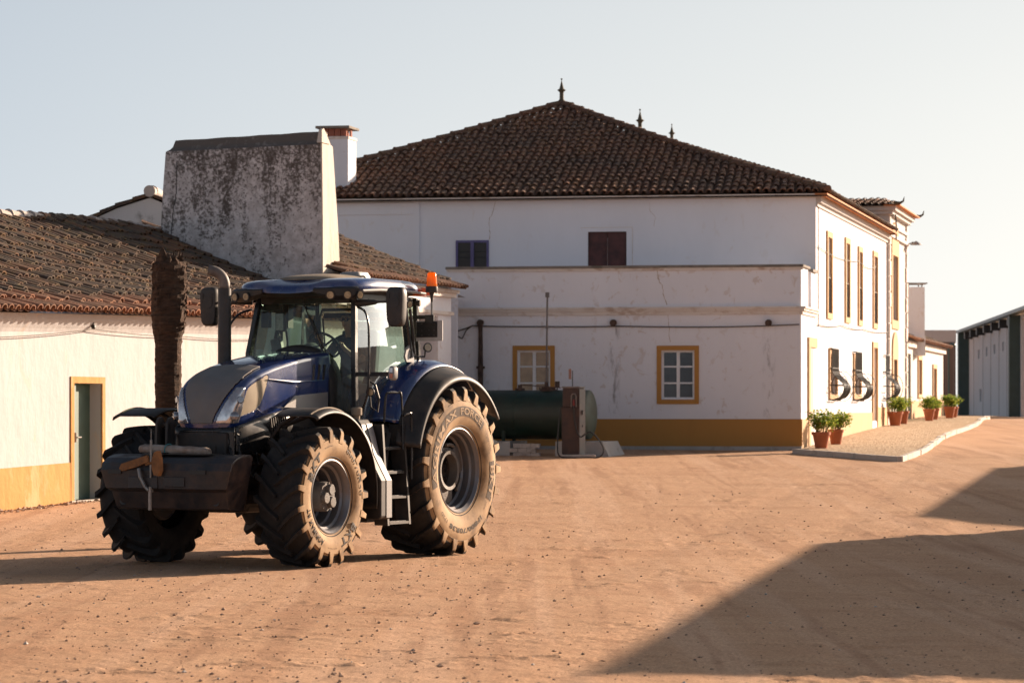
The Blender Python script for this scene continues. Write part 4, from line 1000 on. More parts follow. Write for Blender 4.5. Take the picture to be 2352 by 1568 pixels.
for (d, za_, zb__) in ((0.16, -0.10, -0.02), (0.10, -0.2, -0.102), (0.06, -0.62, -0.54)):
    GW.box(mb, 0, GW.L + d, zg1 + za_, zg1 + zb__, -0.02, d); e.box(mb, 0, e.L, zg1 + za_ + .001, zg1 + zb__ - .001, -0.02, d - .001)
mb.build('cornice', M['cornice'], gt)
mb = MB(); GW.box(mb, gh_[0] - .1, gh_[1] + .1, 0.2, gh_[3] + .1, -0.56, -0.46); mb.build('gate', simple('passage_dark', (0.05, 0.05, 0.055), 0.7), gt)  # dark sheet behind the opening, painted as the shade inside the passage
# arch wall
AX0 = at(925, 0, 70.3); AX1 = at(1052, 0, 70.3); AR = Wall((AX0.x, 70.4), (AX1.x, 70.3))
cxa = AR.s_at(975); ra_ = AR.s_at(1009) - cxa; zs_ = AR.z_at(cxa, 742)
mb = MB(); zta = zat(676, 70.3)
nseg = 12
AR.mesh(mb, 0.3, zs_, [(cxa - ra_, cxa + ra_, 0.2, zs_ + 1)], 0.5)
for k in range(nseg):
    t0, t1 = math.pi * k / nseg, math.pi * (k + 1) / nseg
    p0_, p1_ = (cxa + ra_ * math.cos(t0), zs_ + ra_ * 0.85 * math.sin(t0)), (cxa + ra_ * math.cos(t1), zs_ + ra_ * 0.85 * math.sin(t1))
    mb.add([AR.p(*p0_), AR.p(*p1_), AR.p(p1_[0], zta), AR.p(p0_[0], zta)], [(0, 1, 2, 3)])
    mb.add([AR.p(*p0_), AR.p(*p1_), AR.p(*p1_, -0.5), AR.p(*p0_, -0.5)], [(0, 1, 2, 3)])
for (s0, s1) in ((0, cxa - ra_), (cxa + ra_, AR.L)): mb.add([AR.p(s0, zs_), AR.p(s1, zs_), AR.p(s1, zta), AR.p(s0, zta)], [(0, 1, 2, 3)])
mb.add([AR.p(0, zta), AR.p(AR.L, zta), AR.p(AR.L, zta, -2), AR.p(0, zta, -2)], [(0, 1, 2, 3)])
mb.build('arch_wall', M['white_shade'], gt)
mb = MB(); AR.box(mb, cxa - ra_ - .1, cxa + ra_ + .1, 0.3, zta - .05, -0.62, -0.56); mb.build('gate', simple('grey_gate', (0.11, 0.11, 0.12), 0.7), gt)
mb = MB(); AR.box(mb, AR.L - .28, AR.L - .02, 0.3, zta - 0.5, -0.02, 0.09); mb.build('pilaster', M['white_shade'], gt)
mb = MB(); q = AR.p(AR.L - .30, zat(718, 70.3), 0.06); mb.box(q, (.20, .12, .32)); mb.build('meter_box', M['galv'], gt)

# ================================================================== terrace of gravel, kerb
A_ = Vector((6.9, 68.9)); B_ = Vector((8.76, 64.2)); C_ = Vector((17.6, 104.5))
mb = MB()
def sheet(mb, fn, nu, nv): mb.grid(fn, nu, nv)
T0 = LR + Vector((-0.2, 0.1))
def gfn(u, v):
    near = A_.lerp(B_, u); far = Vector((side_pt(112).x - .3, 112)).lerp(Vector((C_.x + 1.6, 112)), u)
    pl = side_pt(69 + 43 * v) - Vector((0.3, 0)); 
    left = A_.lerp(Vector((side_pt(112).x - .3, 112)), v); right = B_.lerp(C_ + (C_ - B_) * 0.185, v)
    q = left.lerp(right, u); return Vector((q.x, q.y, gz(q.y) + 0.105))
mb.grid(gfn, 6, 60); o = mb.build('gravel_terrace', M['gravel']); tag(o, 'raised gravel strip along the flank of the farmhouse', None, None, 'structure')
mb = MB()
def kerbline(P0, P1, n, wob=0.0):
    d = (P1 - P0); L_ = d.length; d = d / L_; nn_ = Vector((d.y, -d.x)); rnd = random.Random(5)
    for i in range(n):
        p, q = P0 + d * (L_ * i / n + 0.008), P0 + d * (L_ * (i + 1) / n - 0.008)
        wv = lambda pt: wob * math.sin((pt - P0).length * 0.28)
        j = rnd.uniform(-.012, .012); p = p + nn_ * (wv(p) + j); q = q + nn_ * (wv(q) + j); hh_ = 0.118 + rnd.uniform(-.01, .012)
        c4 = [p + nn_ * 0.06, q + nn_ * 0.06, q - nn_ * 0.06, p - nn_ * 0.06]
        mb.hexa([(c.x, c.y, gz(c.y) - 0.1) for c in c4] + [(c.x, c.y, gz(c.y) + hh_) for c in c4])
kerbline(A_ + Vector((-.05, .1)), B_, 5); kerbline(B_, C_, 38, 0.10)
o = mb.build('kerb', M['kerb'], None, bevel=0.012); tag(o, 'pale stone kerb round the gravel strip', None, None, 'structure')

# ================================================================== potted geraniums
def leaf_mat():
    m, t, p = newmat('leaves'); g = N(t, 'ShaderNodeNewGeometry')
    c = ramp(t, g.outputs['Random Per Island'], [(0, (0.07, 0.14, 0.02)), (0.4, (0.17, 0.27, 0.035)), (0.75, (0.34, 0.40, 0.06)), (1, (0.55, 0.50, 0.11))])
    t.links.new(c, p.inputs['Base Color']); p.inputs['Roughness'].default_value = 0.6
    out = t.nodes['Material Output']; tl = N(t, 'ShaderNodeBsdfTranslucent'); t.links.new(c, tl.inputs[0])
    ms = N(t, 'ShaderNodeMixShader'); ms.inputs[0].default_value = 0.5; t.links.new(p.outputs[0], ms.inputs[1]); t.links.new(tl.outputs[0], ms.inputs[2]); t.links.new(ms.outputs[0], out.inputs[0])
    return m
M['leaf'] = leaf_mat(); M['stem'] = simple('green_stem', (0.14, 0.13, 0.05), 0.8); M['soil'] = simple('soil', (0.05, 0.035, 0.025), 1.0)
M['petal'] = simple('red_petal', (0.55, 0.03, 0.02), 0.6)
def pot(x, y, r, h, ph, pr, seed, label, red=0, lean=0.0):
    z = gz(y) + 0.105; t = empty('potted_plant', (x, y, z), 0, label, 'potted plant', 'potted plants on the gravel strip'); rnd = random.Random(seed)
    mb = MB(); mb.lathe([(0, 0), (r * .62, 0), (r * .66, h * .05), (r * .92, h * .80), (r * .93, h * .81), (r * 1.03, h * .82), (r * 1.06, h), (r * .94, h), (r * .92, h * .88), (0, h * .88)], 22); pt = mb.build('pot', M['terracotta'], t, smooth=True, ang=30)
    mb = MB(); tips = []
    for k in range(16):
        a = rnd.random() * 6.28; rr = pr * rnd.uniform(0.15, 0.95); hz = h + ph * rnd.uniform(0.35, 0.95)
        b = Vector((r * .4 * math.cos(a), r * .4 * math.sin(a), h * .88)); e_ = Vector((rr * math.cos(a) + lean, rr * math.sin(a), hz)); m_ = b.lerp(e_, .5) + Vector((rnd.uniform(-.04, .04), rnd.uniform(-.04, .04), .03))
        mb.tube([b, m_, e_], [.011, .008, .005], 5); tips += [e_, m_.lerp(e_, .6), m_]
    mb.build('stems', M['stem'], t)
    mb = MB()
    for tp in tips:
        for k in range(24):
            d = Vector((rnd.gauss(0, 1), rnd.gauss(0, 1), rnd.gauss(0, .8))) * 0.062; c = tp + d
            if c.z < h * .95: c.z = h * .95 + rnd.random() * .05
            s_ = rnd.uniform(.018, .036); u_ = Vector((rnd.gauss(0, 1), rnd.gauss(0, 1), rnd.gauss(0, .5))).normalized(); v_ = u_.cross(Vector((rnd.gauss(0, .5), rnd.gauss(0, .5), 1))).normalized(); n_ = u_.cross(v_)
            pts = [c + (u_ * math.cos(q * 1.0472) + v_ * math.sin(q * 1.0472)) * s_ * (1 if q % 2 else .85) - n_ * (s_ * .2) for q in range(6)]
            mb.add([c + n_ * 0.004] + pts, [(0, 1 + q, 1 + (q + 1) % 6) for q in range(6)])
    mb.build('foliage', M['leaf'], t, fixn=False)
    if red:
        mb = MB()
        for k in range(red):
            tp = rnd.choice(tips) + Vector((rnd.uniform(-.05, .05), rnd.uniform(-.08, 0), rnd.uniform(.0, .06)))
            for q in range(6): mb.box(tp + Vector((rnd.uniform(-.015, .015), rnd.uniform(-.015, .015), rnd.uniform(-.01, .01))), (.012, .012, .01))
        mb.build('flowers', M['petal'], t)
def potpx(x, y, **k):
    D = 6533 * (1.8 - .105 + .0217 * 38) / ((y - 935) + 6533 * .0217); D = min(D, 108); X = (x - 1176) / FPX * D
    return X, D
for (px, py, r, h, ph, pr, sd_, lb_, red) in (
    (1886, 1029, .225, .40, .52, .36, 1, 'large terracotta pot with dense leafy geranium, nearest the house corner, in front of its pair', 6),
    (1920, 1020, .20, .38, .50, .34, 2, 'terracotta pot with leafy geranium, half hidden behind the nearest pot by the house corner', 9),
    (2056, 977, .245, .44, .40, .36, 3, 'wide terracotta pot with sparse plant under the third iron window grille', 0),
    (2074, 973, .20, .42, .42, .32, 4, 'narrower terracotta pot behind the wide one, beside the annex door', 0),
    (2134, 966, .20, .40, .36, .34, 5, 'terracotta pot with small leafy plant, alone in front of the annex window', 0),
    (2146, 963, .18, .38, .34, .30, 6, 'terracotta pot just behind the pot by the annex window', 0),
    (2181, 960, .20, .40, .36, .30, 7, 'terracotta pot with pale plant at the far end of the annex, front one', 0),
    (2191, 958, .16, .38, .34, .26, 8, 'smallest terracotta pot, last at the far end of the annex', 0)):
    X, D = potpx(px, py)
    pot(X, D, r, h, ph, pr, sd_, lb_, red)

# ================================================================== palm stump
pm = empty('palm_stump', (at(386, 0, 36.6).x, 36.6, 0), 0, 'dark topless palm trunk with ragged flared head, standing behind the tractor', 'palm tree')
def palm():
    rnd = random.Random(9); rings = []; H_ = zat(588, 36.6); ns = 26; rows = 150
    for i in range(rows + 1):
        z = H_ * i / rows; f = i / rows; t_ = z
        base = 0.165 + 0.02 * math.exp(-((t_ - 0.0) / .3) ** 2)
        if f > 0.70: base += 0.050 * min(1, (f - 0.70) / 0.08)
        if f > 0.955: base *= 1 - ((f - .955) / .045) ** 2 * 0.45
        cx_ = 0.012 * math.sin(z * 1.9) + 0.02 * f
        rg = []
        for k in range(ns):
            a = 6.2832 * k / ns
            ringb = 0.010 * ((z * 9 + 0.25 * math.sin(a * 2)) % 1) 
            nzv = noise.noise((math.cos(a) * 2.2, math.sin(a) * 2.2, z * 7)) * (0.008 + (0.020 if f > .72 else 0)) + noise.noise((math.cos(a) * 6, math.sin(a) * 6, z * 22)) * (0.005 + (0.010 if f > .70 else 0))
            r_ = base + ringb + nzv; dz = (noise.noise((math.cos(a) * 2, math.sin(a) * 2, 5)) * 0.22 if f > .985 else 0)
            rg.append((cx_ + r_ * math.cos(a), r_ * math.sin(a), z + dz))
        rings.append(rg)
    mb = MB(); mb.loft(rings, True)
    m, t, p = newmat('palm_bark'); co = coords(t, (1, 1, 5)); c = ramp(t, nz(t, co, 6, 6, .75), [(.35, (.04, .022, .013)), (.6, (.11, .062, .038)), (.75, (.22, .13, .08))]); t.links.new(c, p.inputs['Base Color']); p.inputs['Roughness'].default_value = 1
    bump(t, p, nz(t, coords(t, (1, 1, 4)), 22, 6, .75), 1.0, .03)
    tr = mb.build('trunk', m, pm)
    mb = MB()
    for k in range(420):
        a = rnd.random() * 6.28; z = H_ * rnd.uniform(.74, 1.0); r_ = .20 + (0.015 if z > H_ * .8 else 0); up_ = rnd.uniform(.02, .06); ou = rnd.uniform(.004, .018); w_ = rnd.uniform(.012, .028)
        if z > H_ * .97: r_ = rnd.uniform(0.02, .19); up_ *= 1.7
        c = Vector((r_ * math.cos(a) + .02, r_ * math.sin(a), z)); d = Vector((math.cos(a), math.sin(a), 0)); s_ = Vector((-math.sin(a), math.cos(a), 0))
        mb.add([c - s_ * w_ - d * .02, c + s_ * w_ - d * .02, c + d * ou + Vector((0, 0, up_)) + s_ * rnd.uniform(-.02, .02), c + d * (ou * .8) + Vector((0, 0, -.01))], [(0, 1, 2), (0, 2, 3), (2, 1, 3), (0, 3, 1)])
    mb.build('frond_stubs', m, tr)
palm()

# ================================================================== diesel tank
tk = empty('fuel_tank', (0, 0, 0), 0, 'long dark green horizontal fuel tank on white concrete cradles, against the ochre base', 'fuel tank')
M['tankgreen'] = simple('tank_paint', (0.010, 0.030, 0.021), 0.42, var=0.35, vs=2.5, dust=(0.04, 0.036, 0.028), dustamt=0.45, dusts=1.5)
M['tankend'] = simple('tank_end_paint', (0.05, 0.085, 0.066), 0.5, var=0.25, vs=1.5, dust=(0.11, 0.09, 0.055), dustamt=0.7, dusts=1.2)
TE = at(1352, 952, 68.0); ad = Vector((-0.955, 0.297, 0)); Tr = 0.59; Tl = 3.7
def tnk():
    sdv = Vector((ad.y, -ad.x, 0)); up = Vector((0, 0, 1))
    def ring(c, r): return [c + sdv * (r * math.cos(6.2832 * k / 40)) + up * (r * math.sin(6.2832 * k / 40)) for k in range(40)]
    mb = MB(); mb.loft([ring(TE, Tr), ring(TE + ad * 0.02, Tr), ring(TE + ad * 1.7, Tr), ring(TE + ad * 1.7, Tr + .008), ring(TE + ad * 1.74, Tr + .008), ring(TE + ad * 1.74, Tr), ring(TE + ad * Tl, Tr)], True); mb.build('barrel', M['tankgreen'], tk, smooth=True)
    mb = MB(); mb.loft([ring(TE - ad * (0.14 * math.sin(k / 8 * 1.57)), Tr * math.cos(k / 8 * 1.57) + 0.002) for k in range(9)], True); mb.build('end_cap', M['tankend'], tk, smooth=True)
    mb = MB()
    for d, r_, h_ in ((1.0, .22, .05), (1.0, .17, .10), (1.72, .12, .08), (1.72, .05, .16), (3.0, .22, .07)):
        c = TE + ad * d + up * (Tr - .03); mb.lathe([(0, 0), (r_, 0), (r_, h_), (0, h_)], 16, 'z', c)
    c = TE + ad * 0.78 + up * (Tr + .05); mb.tube([c, c + up * .16], .06, 10); c = TE + ad * 1.05 + up * (Tr + .05); mb.tube([c, c + up * .14], .05, 10)
    for k in range(8): c = TE + ad * 1.0 + up * (Tr + .02) + Vector((.21 * math.cos(k * .785), .21 * math.sin(k * .785), 0)); mb.tube([c, c + up * .05], .015, 6)
    mb.build('hatch', M['rust'], tk)
    mb = MB(); b = TE + ad * 1.05 + up * Tr; topz = zat(683, b.y); mb.tube([b, (b.x + .01, b.y, topz - .7), (b.x + .02, b.y, topz)], .022, 8); mb.tube([(b.x + .02, b.y, topz), (b.x + .02, b.y, topz + .12)], .05, 8); mb.tube([(b.x + .01, b.y, topz - .75), (b.x + .01, b.y, topz - .68)], .036, 8); mb.build('vent_pipe', simple('dull_pipe', (.13, .12, .12), .7), tk)
    mb = MB()
    for d in (0.25, 2.0, 3.3):
        c = TE + ad * d; rr = [c - sdv * .5 + up * -.42, c + sdv * .5 + up * -.42]
        zg_ = gz(c.y)
        for sg in (-1, 1):
            q = c + sdv * (.42 * sg); mb.tube([q + up * (-.38), Vector((q.x + .0, q.y, zg_ + .3))], .05, 6)
    mb.build('leg', M['tankgreen'], tk)
    mb = MB()
    for d0, d1 in ((-0.75, 0.62), (1.75, 4.2)):
        c = TE; zg_ = gz(c.y)
        def q(d, s_, z): v_ = TE + ad * d + sdv * s_; return Vector((v_.x, v_.y, z))
        i0 = 0.22 if d0 < 0 else 0.0
        mb.hexa([q(d0, -.75, zg_ - .1), q(d1, -.75, zg_ - .1), q(d1, .75, zg_ - .1), q(d0, .75, zg_ - .1), q(d0 + i0, -.7, zg_ + .34), q(d1, -.7, zg_ + .34), q(d1, .7, zg_ + .34), q(d0 + i0, .7, zg_ + .34)])
    mb.build('concrete_base', M['concrete'], tk)
    mb = MB(); v0 = TE + ad * 1.35 - sdv * 0.5
    for k in range(9):
        c = TE + ad * (1.1 + (k % 3) * .22 + (.1 if k // 3 % 2 else 0)) + sdv * (.72 if sdv.y < 0 else -.72); mb.box((c.x, c.y, gz(66) + .06 + .11 * (k // 3)), (.21, .12, .10), Matrix.Rotation(-.3, 3, 'Z'))
    mb.build('bricks', M['mortar'], tk)
tnk()
pu = empty('fuel_pump', (0, 0, 0), 0, 'rusty maroon fuel pump with drooping black hose, in front of the green tank', 'fuel pump')
M['pumpred'] = simple('pump_maroon', (0.032, 0.014, 0.010), 0.45, var=0.4, vs=4, dust=(0.10, 0.05, 0.03), dustamt=0.5)
M['pumpgrey'] = simple('pump_side', (0.15, 0.145, 0.145), 0.5, var=0.2, vs=4, dust=(0.25, 0.16, 0.12), dustamt=0.5)
def pump():
    Y = 66.5; x0 = at(1289, 0, Y).x; x1 = at(1330, 0, Y).x; zb = gz(Y) + 0.08; zt_ = zat(888, Y); hgt = zt_ - zb
    dp = Vector((0.36, 0.42, 0)) * 0.55                          # the side runs back to the right
    def q(x, f, z): return Vector((x + dp.x * f * 0.75, Y + dp.y * f, z))
    def body(mb, a, b, za_, zb__, a2=None, b2=None):
        a2 = a if a2 is None else a2; b2 = b if b2 is None else b2
        mb.hexa([q(a, 0, za_), q(b, 0, za_), q(b, 1, za_), q(a, 1, za_), q(a2, 0, zb__), q(b2, 0, zb__), q(b2, 1, zb__), q(a2, 1, zb__)])
    mb = MB(); zm_ = zb + hgt * .70; body(mb, x0 + .01, x1 - .008, zb, zm_, x0 - .00, x1 - .008); body(mb, x0 + .03, x1 - .015, zm_, zt_ - .03); mb.build('front_body', M['pumpred'], pu, bevel=0.015)
    mb = MB()
    mb.hexa([q(x1 - .006, .06, zb), q(x1 + .006, .06, zb), q(x1 + .006, .98, zb), q(x1 - .006, .98, zb), q(x1 - .006, .06, zt_ - .06), q(x1 + .006, .06, zt_ - .06), q(x1 + .006, .98, zt_ - .06), q(x1 - .006, .98, zt_ - .06)])
    mb.build('side_panel', M['pumpgrey'], pu)
    mb = MB(); body(mb, x0 + .01, x1 + .005, zt_ - .03, zt_ + .01); mb.build('lid', M['pumpgrey'], pu, bevel=.012)
    mb = MB(); mb.box(q(x1 + .008, .5, zb + hgt * .62), (.02, .09, .10)); mb.box(q(x1 + .008, .5, zb + hgt * .42), (.02, .02, .05)); mb.build('lock', M['iron'], pu)
    cx_ = x0 + (x1 - x0) * .70; cz = zb + hgt * .80; mb = MB()
    mb.tube([(cx_ - .055, Y - .02, cz - .16), (cx_ - .055, Y - .025, cz + .10), (cx_ - .03, Y - .03, cz + .15), (cx_ + .03, Y - .03, cz + .15), (cx_ + .055, Y - .025, cz + .10), (cx_ + .055, Y - .02, cz - .16)], .018, 6); mb.build('holster', M['pumpgrey'], pu)
    mb = MB(); mb.bb(cx_ - .035, cx_ + .035, Y - .02, Y - .004, cz - .15, cz + .12); mb.build('holster_recess', M['iron'], pu)
    mb = MB(); mb.tube([(cx_ + .0, Y - .05, cz - .12), (cx_, Y - .055, cz + .02)], [.03, .022], 6); mb.build('nozzle', simple('red_nozzle', (.16, .015, .015), .5), pu)
    mb = MB(); gzv = gz(66)
    pp = [(cx_, Y - .05, cz - .1), (cx_ + .02, Y - .07, cz - .5), (cx_ + .14, Y - .12, cz - .85), (x1 + .25, Y - .25, gzv + .62), (x1 + .48, Y - .4, gzv + .40), (x1 + .56, Y - .45, gzv + .18), (x1 + .46, Y - .5, gzv + .04), (x1 + .2, Y - .52, gzv + .03), (x0 + .1, Y - .5, gzv + .03), (x0 - .06, Y - .4, gzv + .08), (x0 - .09, Y - .2, gzv + .3), (x0 - .05, Y - .03, gzv + .9), (x0 - .0, Y + .0, gzv + 1.25)]
    sp_ = []
    for i in range(len(pp) - 1):
        P_ = [Vector(pp[max(0, min(len(pp) - 1, i + k))]) for k in (-1, 0, 1, 2)]
        for s_ in range(5):
            t_ = s_ / 5; sp_.append(0.5 * ((2 * P_[1]) + (P_[2] - P_[0]) * t_ + (2 * P_[0] - 5 * P_[1] + 4 * P_[2] - P_[3]) * t_ ** 2 + (3 * P_[1] - P_[0] - 3 * P_[2] + P_[3]) * t_ ** 3))
    mb.tube(sp_, .017, 7); mb.build('hose', M['iron'], pu, smooth=True)
    mb = MB(); mb.bb(x0 - .02, x1 + .38, Y - .12, Y + .45, gzv - .05, zb); mb.build('base', M['mortar'], pu, bevel=.015)
    mb = MB(); c = (x0 + x1) / 2; mb.tube([(c + .06, Y + .2, zt_), (c + .06, Y + .2, zt_ + .38)], .012, 5); mb.build('rod', M['iron'], pu)
    mb = MB(); mb.bb(c - .03, c + .03, Y + .195, Y + .205, zt_ + .18, zt_ + .42); mb.build('tag_plate', simple('pink_tag', (.28, .16, .13), .7), pu)
    mb = MB(); mb.tube([(x0, Y + .2, zt_ - .02), (x0 - .9, 67.6, zt_ + .05)], .012, 5); mb.build('feed_pipe', M['rust'], pu)
pump()

# ================================================================== cables on the walls
def cab(name, pts, r, label, cat='cable', sag=0.0):
    mb = MB(); P_ = []
    for i in range(len(pts) - 1):
        a, b = Vector(pts[i]), Vector(pts[i + 1]); n = 8
        for k in range(n): t_ = k / n; q = a.lerp(b, t_); q.z -= sag * 4 * t_ * (1 - t_); P_.append(q)
    P_.append(Vector(pts[-1])); mb.tube(P_, r, 5); o = mb.build(name, M['cable']); return tag(o, label, cat)
pt_ = lambda wl, x, y, o: wl.p(wl.s_at(x), wl.z_at(wl.s_at(x), y), o)
cab('wall_cable', [pt_(TF, 1052, 760, .05), pt_(TF, 1085, 748, .05), pt_(TF, 1250, 750, .05), pt_(TF, 1428, 749, .06), pt_(TF, 1640, 751, .05), pt_(TF, 1836, 745, .08)], .016, 'dark cable running across the terrace front below its cornice', sag=.01)
cab('wall_cable', [pt_(TF, 1046, 745, .05), pt_(TF, 1052, 772, .05), pt_(TF, 1062, 778, .05), pt_(TF, 1072, 758, .05), pt_(TF, 1085, 748, .06)], .016, 'short looping cable at the left end of the terrace front')
cab('wall_cable', [US.p(.1, zat(566, 74), .04), US.p(US.L * .55, zat(600, 83), .04), US.p(US.L * .8, zat(612, 87), .04)], .012, 'thin cable sagging along the flank under the eave', sag=.12)
cab('wall_cable', [US.p(.1, zat(745, 74), .05), US.p(US.L * .3, zat(747, 79), .05), US.p(US.L * .6, zat(756, 84), .05), US.p(US.L, zat(762, 90), .05)], .014, 'cable along the flank between the two rows of windows', sag=.05)
cab('wall_cable', [US.p(.25, zat(470, 74), .03), US.p(.25, zat(750, 74), .03)], .014, 'vertical cable down the corner of the upper storey')
z_i = LW.z_at(LW.s_at(202), 750)
cab('line_wire', [LW.p(LW.s_at(-60), zat(775, 44), .06), LW.p(LW.s_at(200), z_i - .04, .10), LW.p(LW.s_at(420), zat(773, 51.5), .06), LW.p(LW.s_at(600), zat(778, 55), .06)], .008, 'pale wire along the stable wall under the eave, through a white insulator', sag=.03)
mb = MB(); q = LW.p(LW.s_at(202), z_i, .10); mb.tube([LW.p(LW.s_at(200), z_i + .17, 0), LW.p(LW.s_at(201), z_i + .17, .07), LW.p(LW.s_at(202), z_i + .10, .10), q], .012, 5)
mb.lathe([(0, .04), (.035, .02), (.04, -.01), (.02, -.04), (0, -.045)], 10, 'z', q); o = mb.build('insulator', M['iron']); tag(o, 'small hook and insulator on the stable wall under the eave', 'insulator')

# ================================================================== TRACTOR
HD = Vector((-0.4665, -0.8845, 0)); TC = Vector((-1.82, 35.3, 0))
tz = math.atan2(HD.y, HD.x)
tr = empty('tractor', TC, tz, 'big dark blue farm tractor with black front weight, dusty tyres and orange beacon', 'tractor')
M['blue'] = simple('blue_paint', (0.008, 0.028, 0.13), 0.22, var=0.1, coat=0.8, dust=(0.20, 0.18, 0.17), dustamt=0.12, dusts=2.5)
M['blackp'] = simple('black_plastic', (0.018, 0.018, 0.019), 0.5, var=0.3, vs=3, dust=(0.10, 0.075, 0.055), dustamt=0.45, dusts=3)
M['blackg'] = simple('black_gloss', (0.012, 0.013, 0.015), 0.25, var=0.3, vs=3, dust=(0.09, 0.07, 0.05), dustamt=0.3, dusts=3)
M['chassis'] = simple('oily_chassis', (0.016, 0.014, 0.014), 0.55, var=0.5, vs=5, dust=(0.10, 0.065, 0.045), dustamt=0.6, dusts=4)
M['weightm'] = simple('weight_iron', (0.016, 0.016, 0.020), 0.38, var=0.4, vs=3, dust=(0.085, 0.050, 0.034), dustamt=0.6, dusts=5.5, bm=0.35, bs=14)
M['mesh_grey'] = simple('grille_mesh', (0.17, 0.168, 0.17), 0.6, var=0.12, vs=4, bm=0.4, bs=180, dust=(0.24, 0.20, 0.16), dustamt=0.5, dusts=3)
M['mesh_tan'] = simple('side_mesh', (0.33, 0.26, 0.17), 0.7, var=0.12, vs=4, bm=0.4, bs=180)  # side mesh with the tan of sunlight put into its colour
M['rim'] = simple('rim_silver', (0.16, 0.168, 0.185), 0.42, metal=0.55, var=0.12, dust=(0.22, 0.15, 0.10), dustamt=0.5, dusts=5)
M['hub'] = simple('cast_hub', (0.12, 0.115, 0.11), 0.6, metal=0.15, var=0.2, dust=(0.12, 0.08, 0.05), dustamt=0.6, dusts=8, bm=0.3)
M['letter'] = simple('tyre_lettering', (0.035, 0.026, 0.02), 0.8)
M['letterp'] = simple('dark_letter_band', (0.075, 0.052, 0.036), 0.85)
M['lettert'] = simple('dusty_lettering', (0.40, 0.29, 0.19), 0.9)
M['dusttan'] = simple('dusty_plastic', (0.25, 0.20, 0.145), 0.8, var=0.3)
M['greyp'] = simple('grey_panel', (0.26, 0.26, 0.26), 0.5, var=0.1)
M['steel'] = simple('worn_steel', (0.25, 0.24, 0.23), 0.4, metal=0.6, var=0.3, vs=10)
M['glass_f'] = glass('windscreen', (0.66, 0.80, 0.72), 0.0)
M['glass_s'] = glass('door_glass', (0.50, 0.66, 0.68), 0.16)
M['lens'] = simple('lamp_lens', (0.42, 0.34, 0.22), 0.25, var=0.3, vs=30, coat=1)
def tyre_mat():
    m, t, p = newmat('tyre_rubber'); tc = N(t, 'ShaderNodeTexCoord'); sp = N(t, 'ShaderNodeSeparateXYZ'); t.links.new(tc.outputs['Object'], sp.inputs[0])
    # dust sits on the outer sidewall: object y runs from -1 (inner) to 1 (outer) after scaling by the tyre's half width
    n = nz(t, tc.outputs['Object'], 7, 6, .65)
    y = math_(t, 'ABSOLUTE', sp.outputs[1])
    a = N(t, 'ShaderNodeAttribute'); a.attribute_name = 'side'
    f = math_(t, 'ADD', a.outputs['Fac'], math_(t, 'MULTIPLY', math_(t, 'SUBTRACT', n, .5), .5), True)
    f = ramp(t, f, [(0.36, 0.0), (0.56, 1.0)])
    tread = ramp(t, n, [(0.42, (0.010, 0.010, 0.011)), (0.80, (0.032, 0.028, 0.025))])
    dn = ramp(t, nz(t, tc.outputs['Object'], 3.5, 5, .6), [(0.32, (0.15, 0.09, 0.045)), (0.48, (0.33, 0.205, 0.10)), (0.66, (0.43, 0.285, 0.15))])
    t.links.new(mix(t, f, tread, dn), p.inputs['Base Color']); p.inputs['Roughness'].default_value = .8
    bump(t, p, nz(t, tc.outputs['Object'], 60, 4, .6), .15, .004); return m
M['tyre'] = tyre_mat()

def text_mesh(s, size, bold=0.0):
    c = bpy.data.curves.new('txt', 'FONT'); c.body = s; c.size = size; c.resolution_u = 3; c.offset = bold; c.space_character = 1.08
    o = bpy.data.objects.new('txt', c); C.objects.link(o); dg = bpy.context.evaluated_depsgraph_get(); dg.update()
    me = bpy.data.meshes.new_from_object(o.evaluated_get(dg)); v = [tuple(q.co) for q in me.vertices]; f = [tuple(q.vertices) for q in me.polygons]
    bpy.data.objects.remove(o); bpy.data.meshes.remove(me); return v, f
def bent(s, th0, th1, r0, h, side_y, parent, mat, bold=0.0, off=0.004, name='lettering', flip=False):
    v, f = text_mesh(s, 1.0, bold); xs = [q[0] for q in v]; ys = [q[1] for q in v]; w0, w1 = min(xs), max(xs); h0, h1 = min(ys), max(ys)
    mb = MB(); out = []
    for q in v:
        u = (q[0] - w0) / (w1 - w0); t_ = (q[1] - h0) / (h1 - h0); th = R(th0 + (th1 - th0) * u); r = r0 + h * t_
        out.append((-r * math.cos(th), side_y(r) + off, r * math.sin(th)))
    mb.v = out; mb.f = f
    o = mb.build(name, mat, parent, fixn=False); return o
def interp(tab, x):
    if x <= tab[0][0]: return tab[0][1]
    for (a, b), (c, d) in zip(tab, tab[1:]):
        if x <= c: return b + (d - b) * (x - a) / (c - a)
    return tab[-1][1]
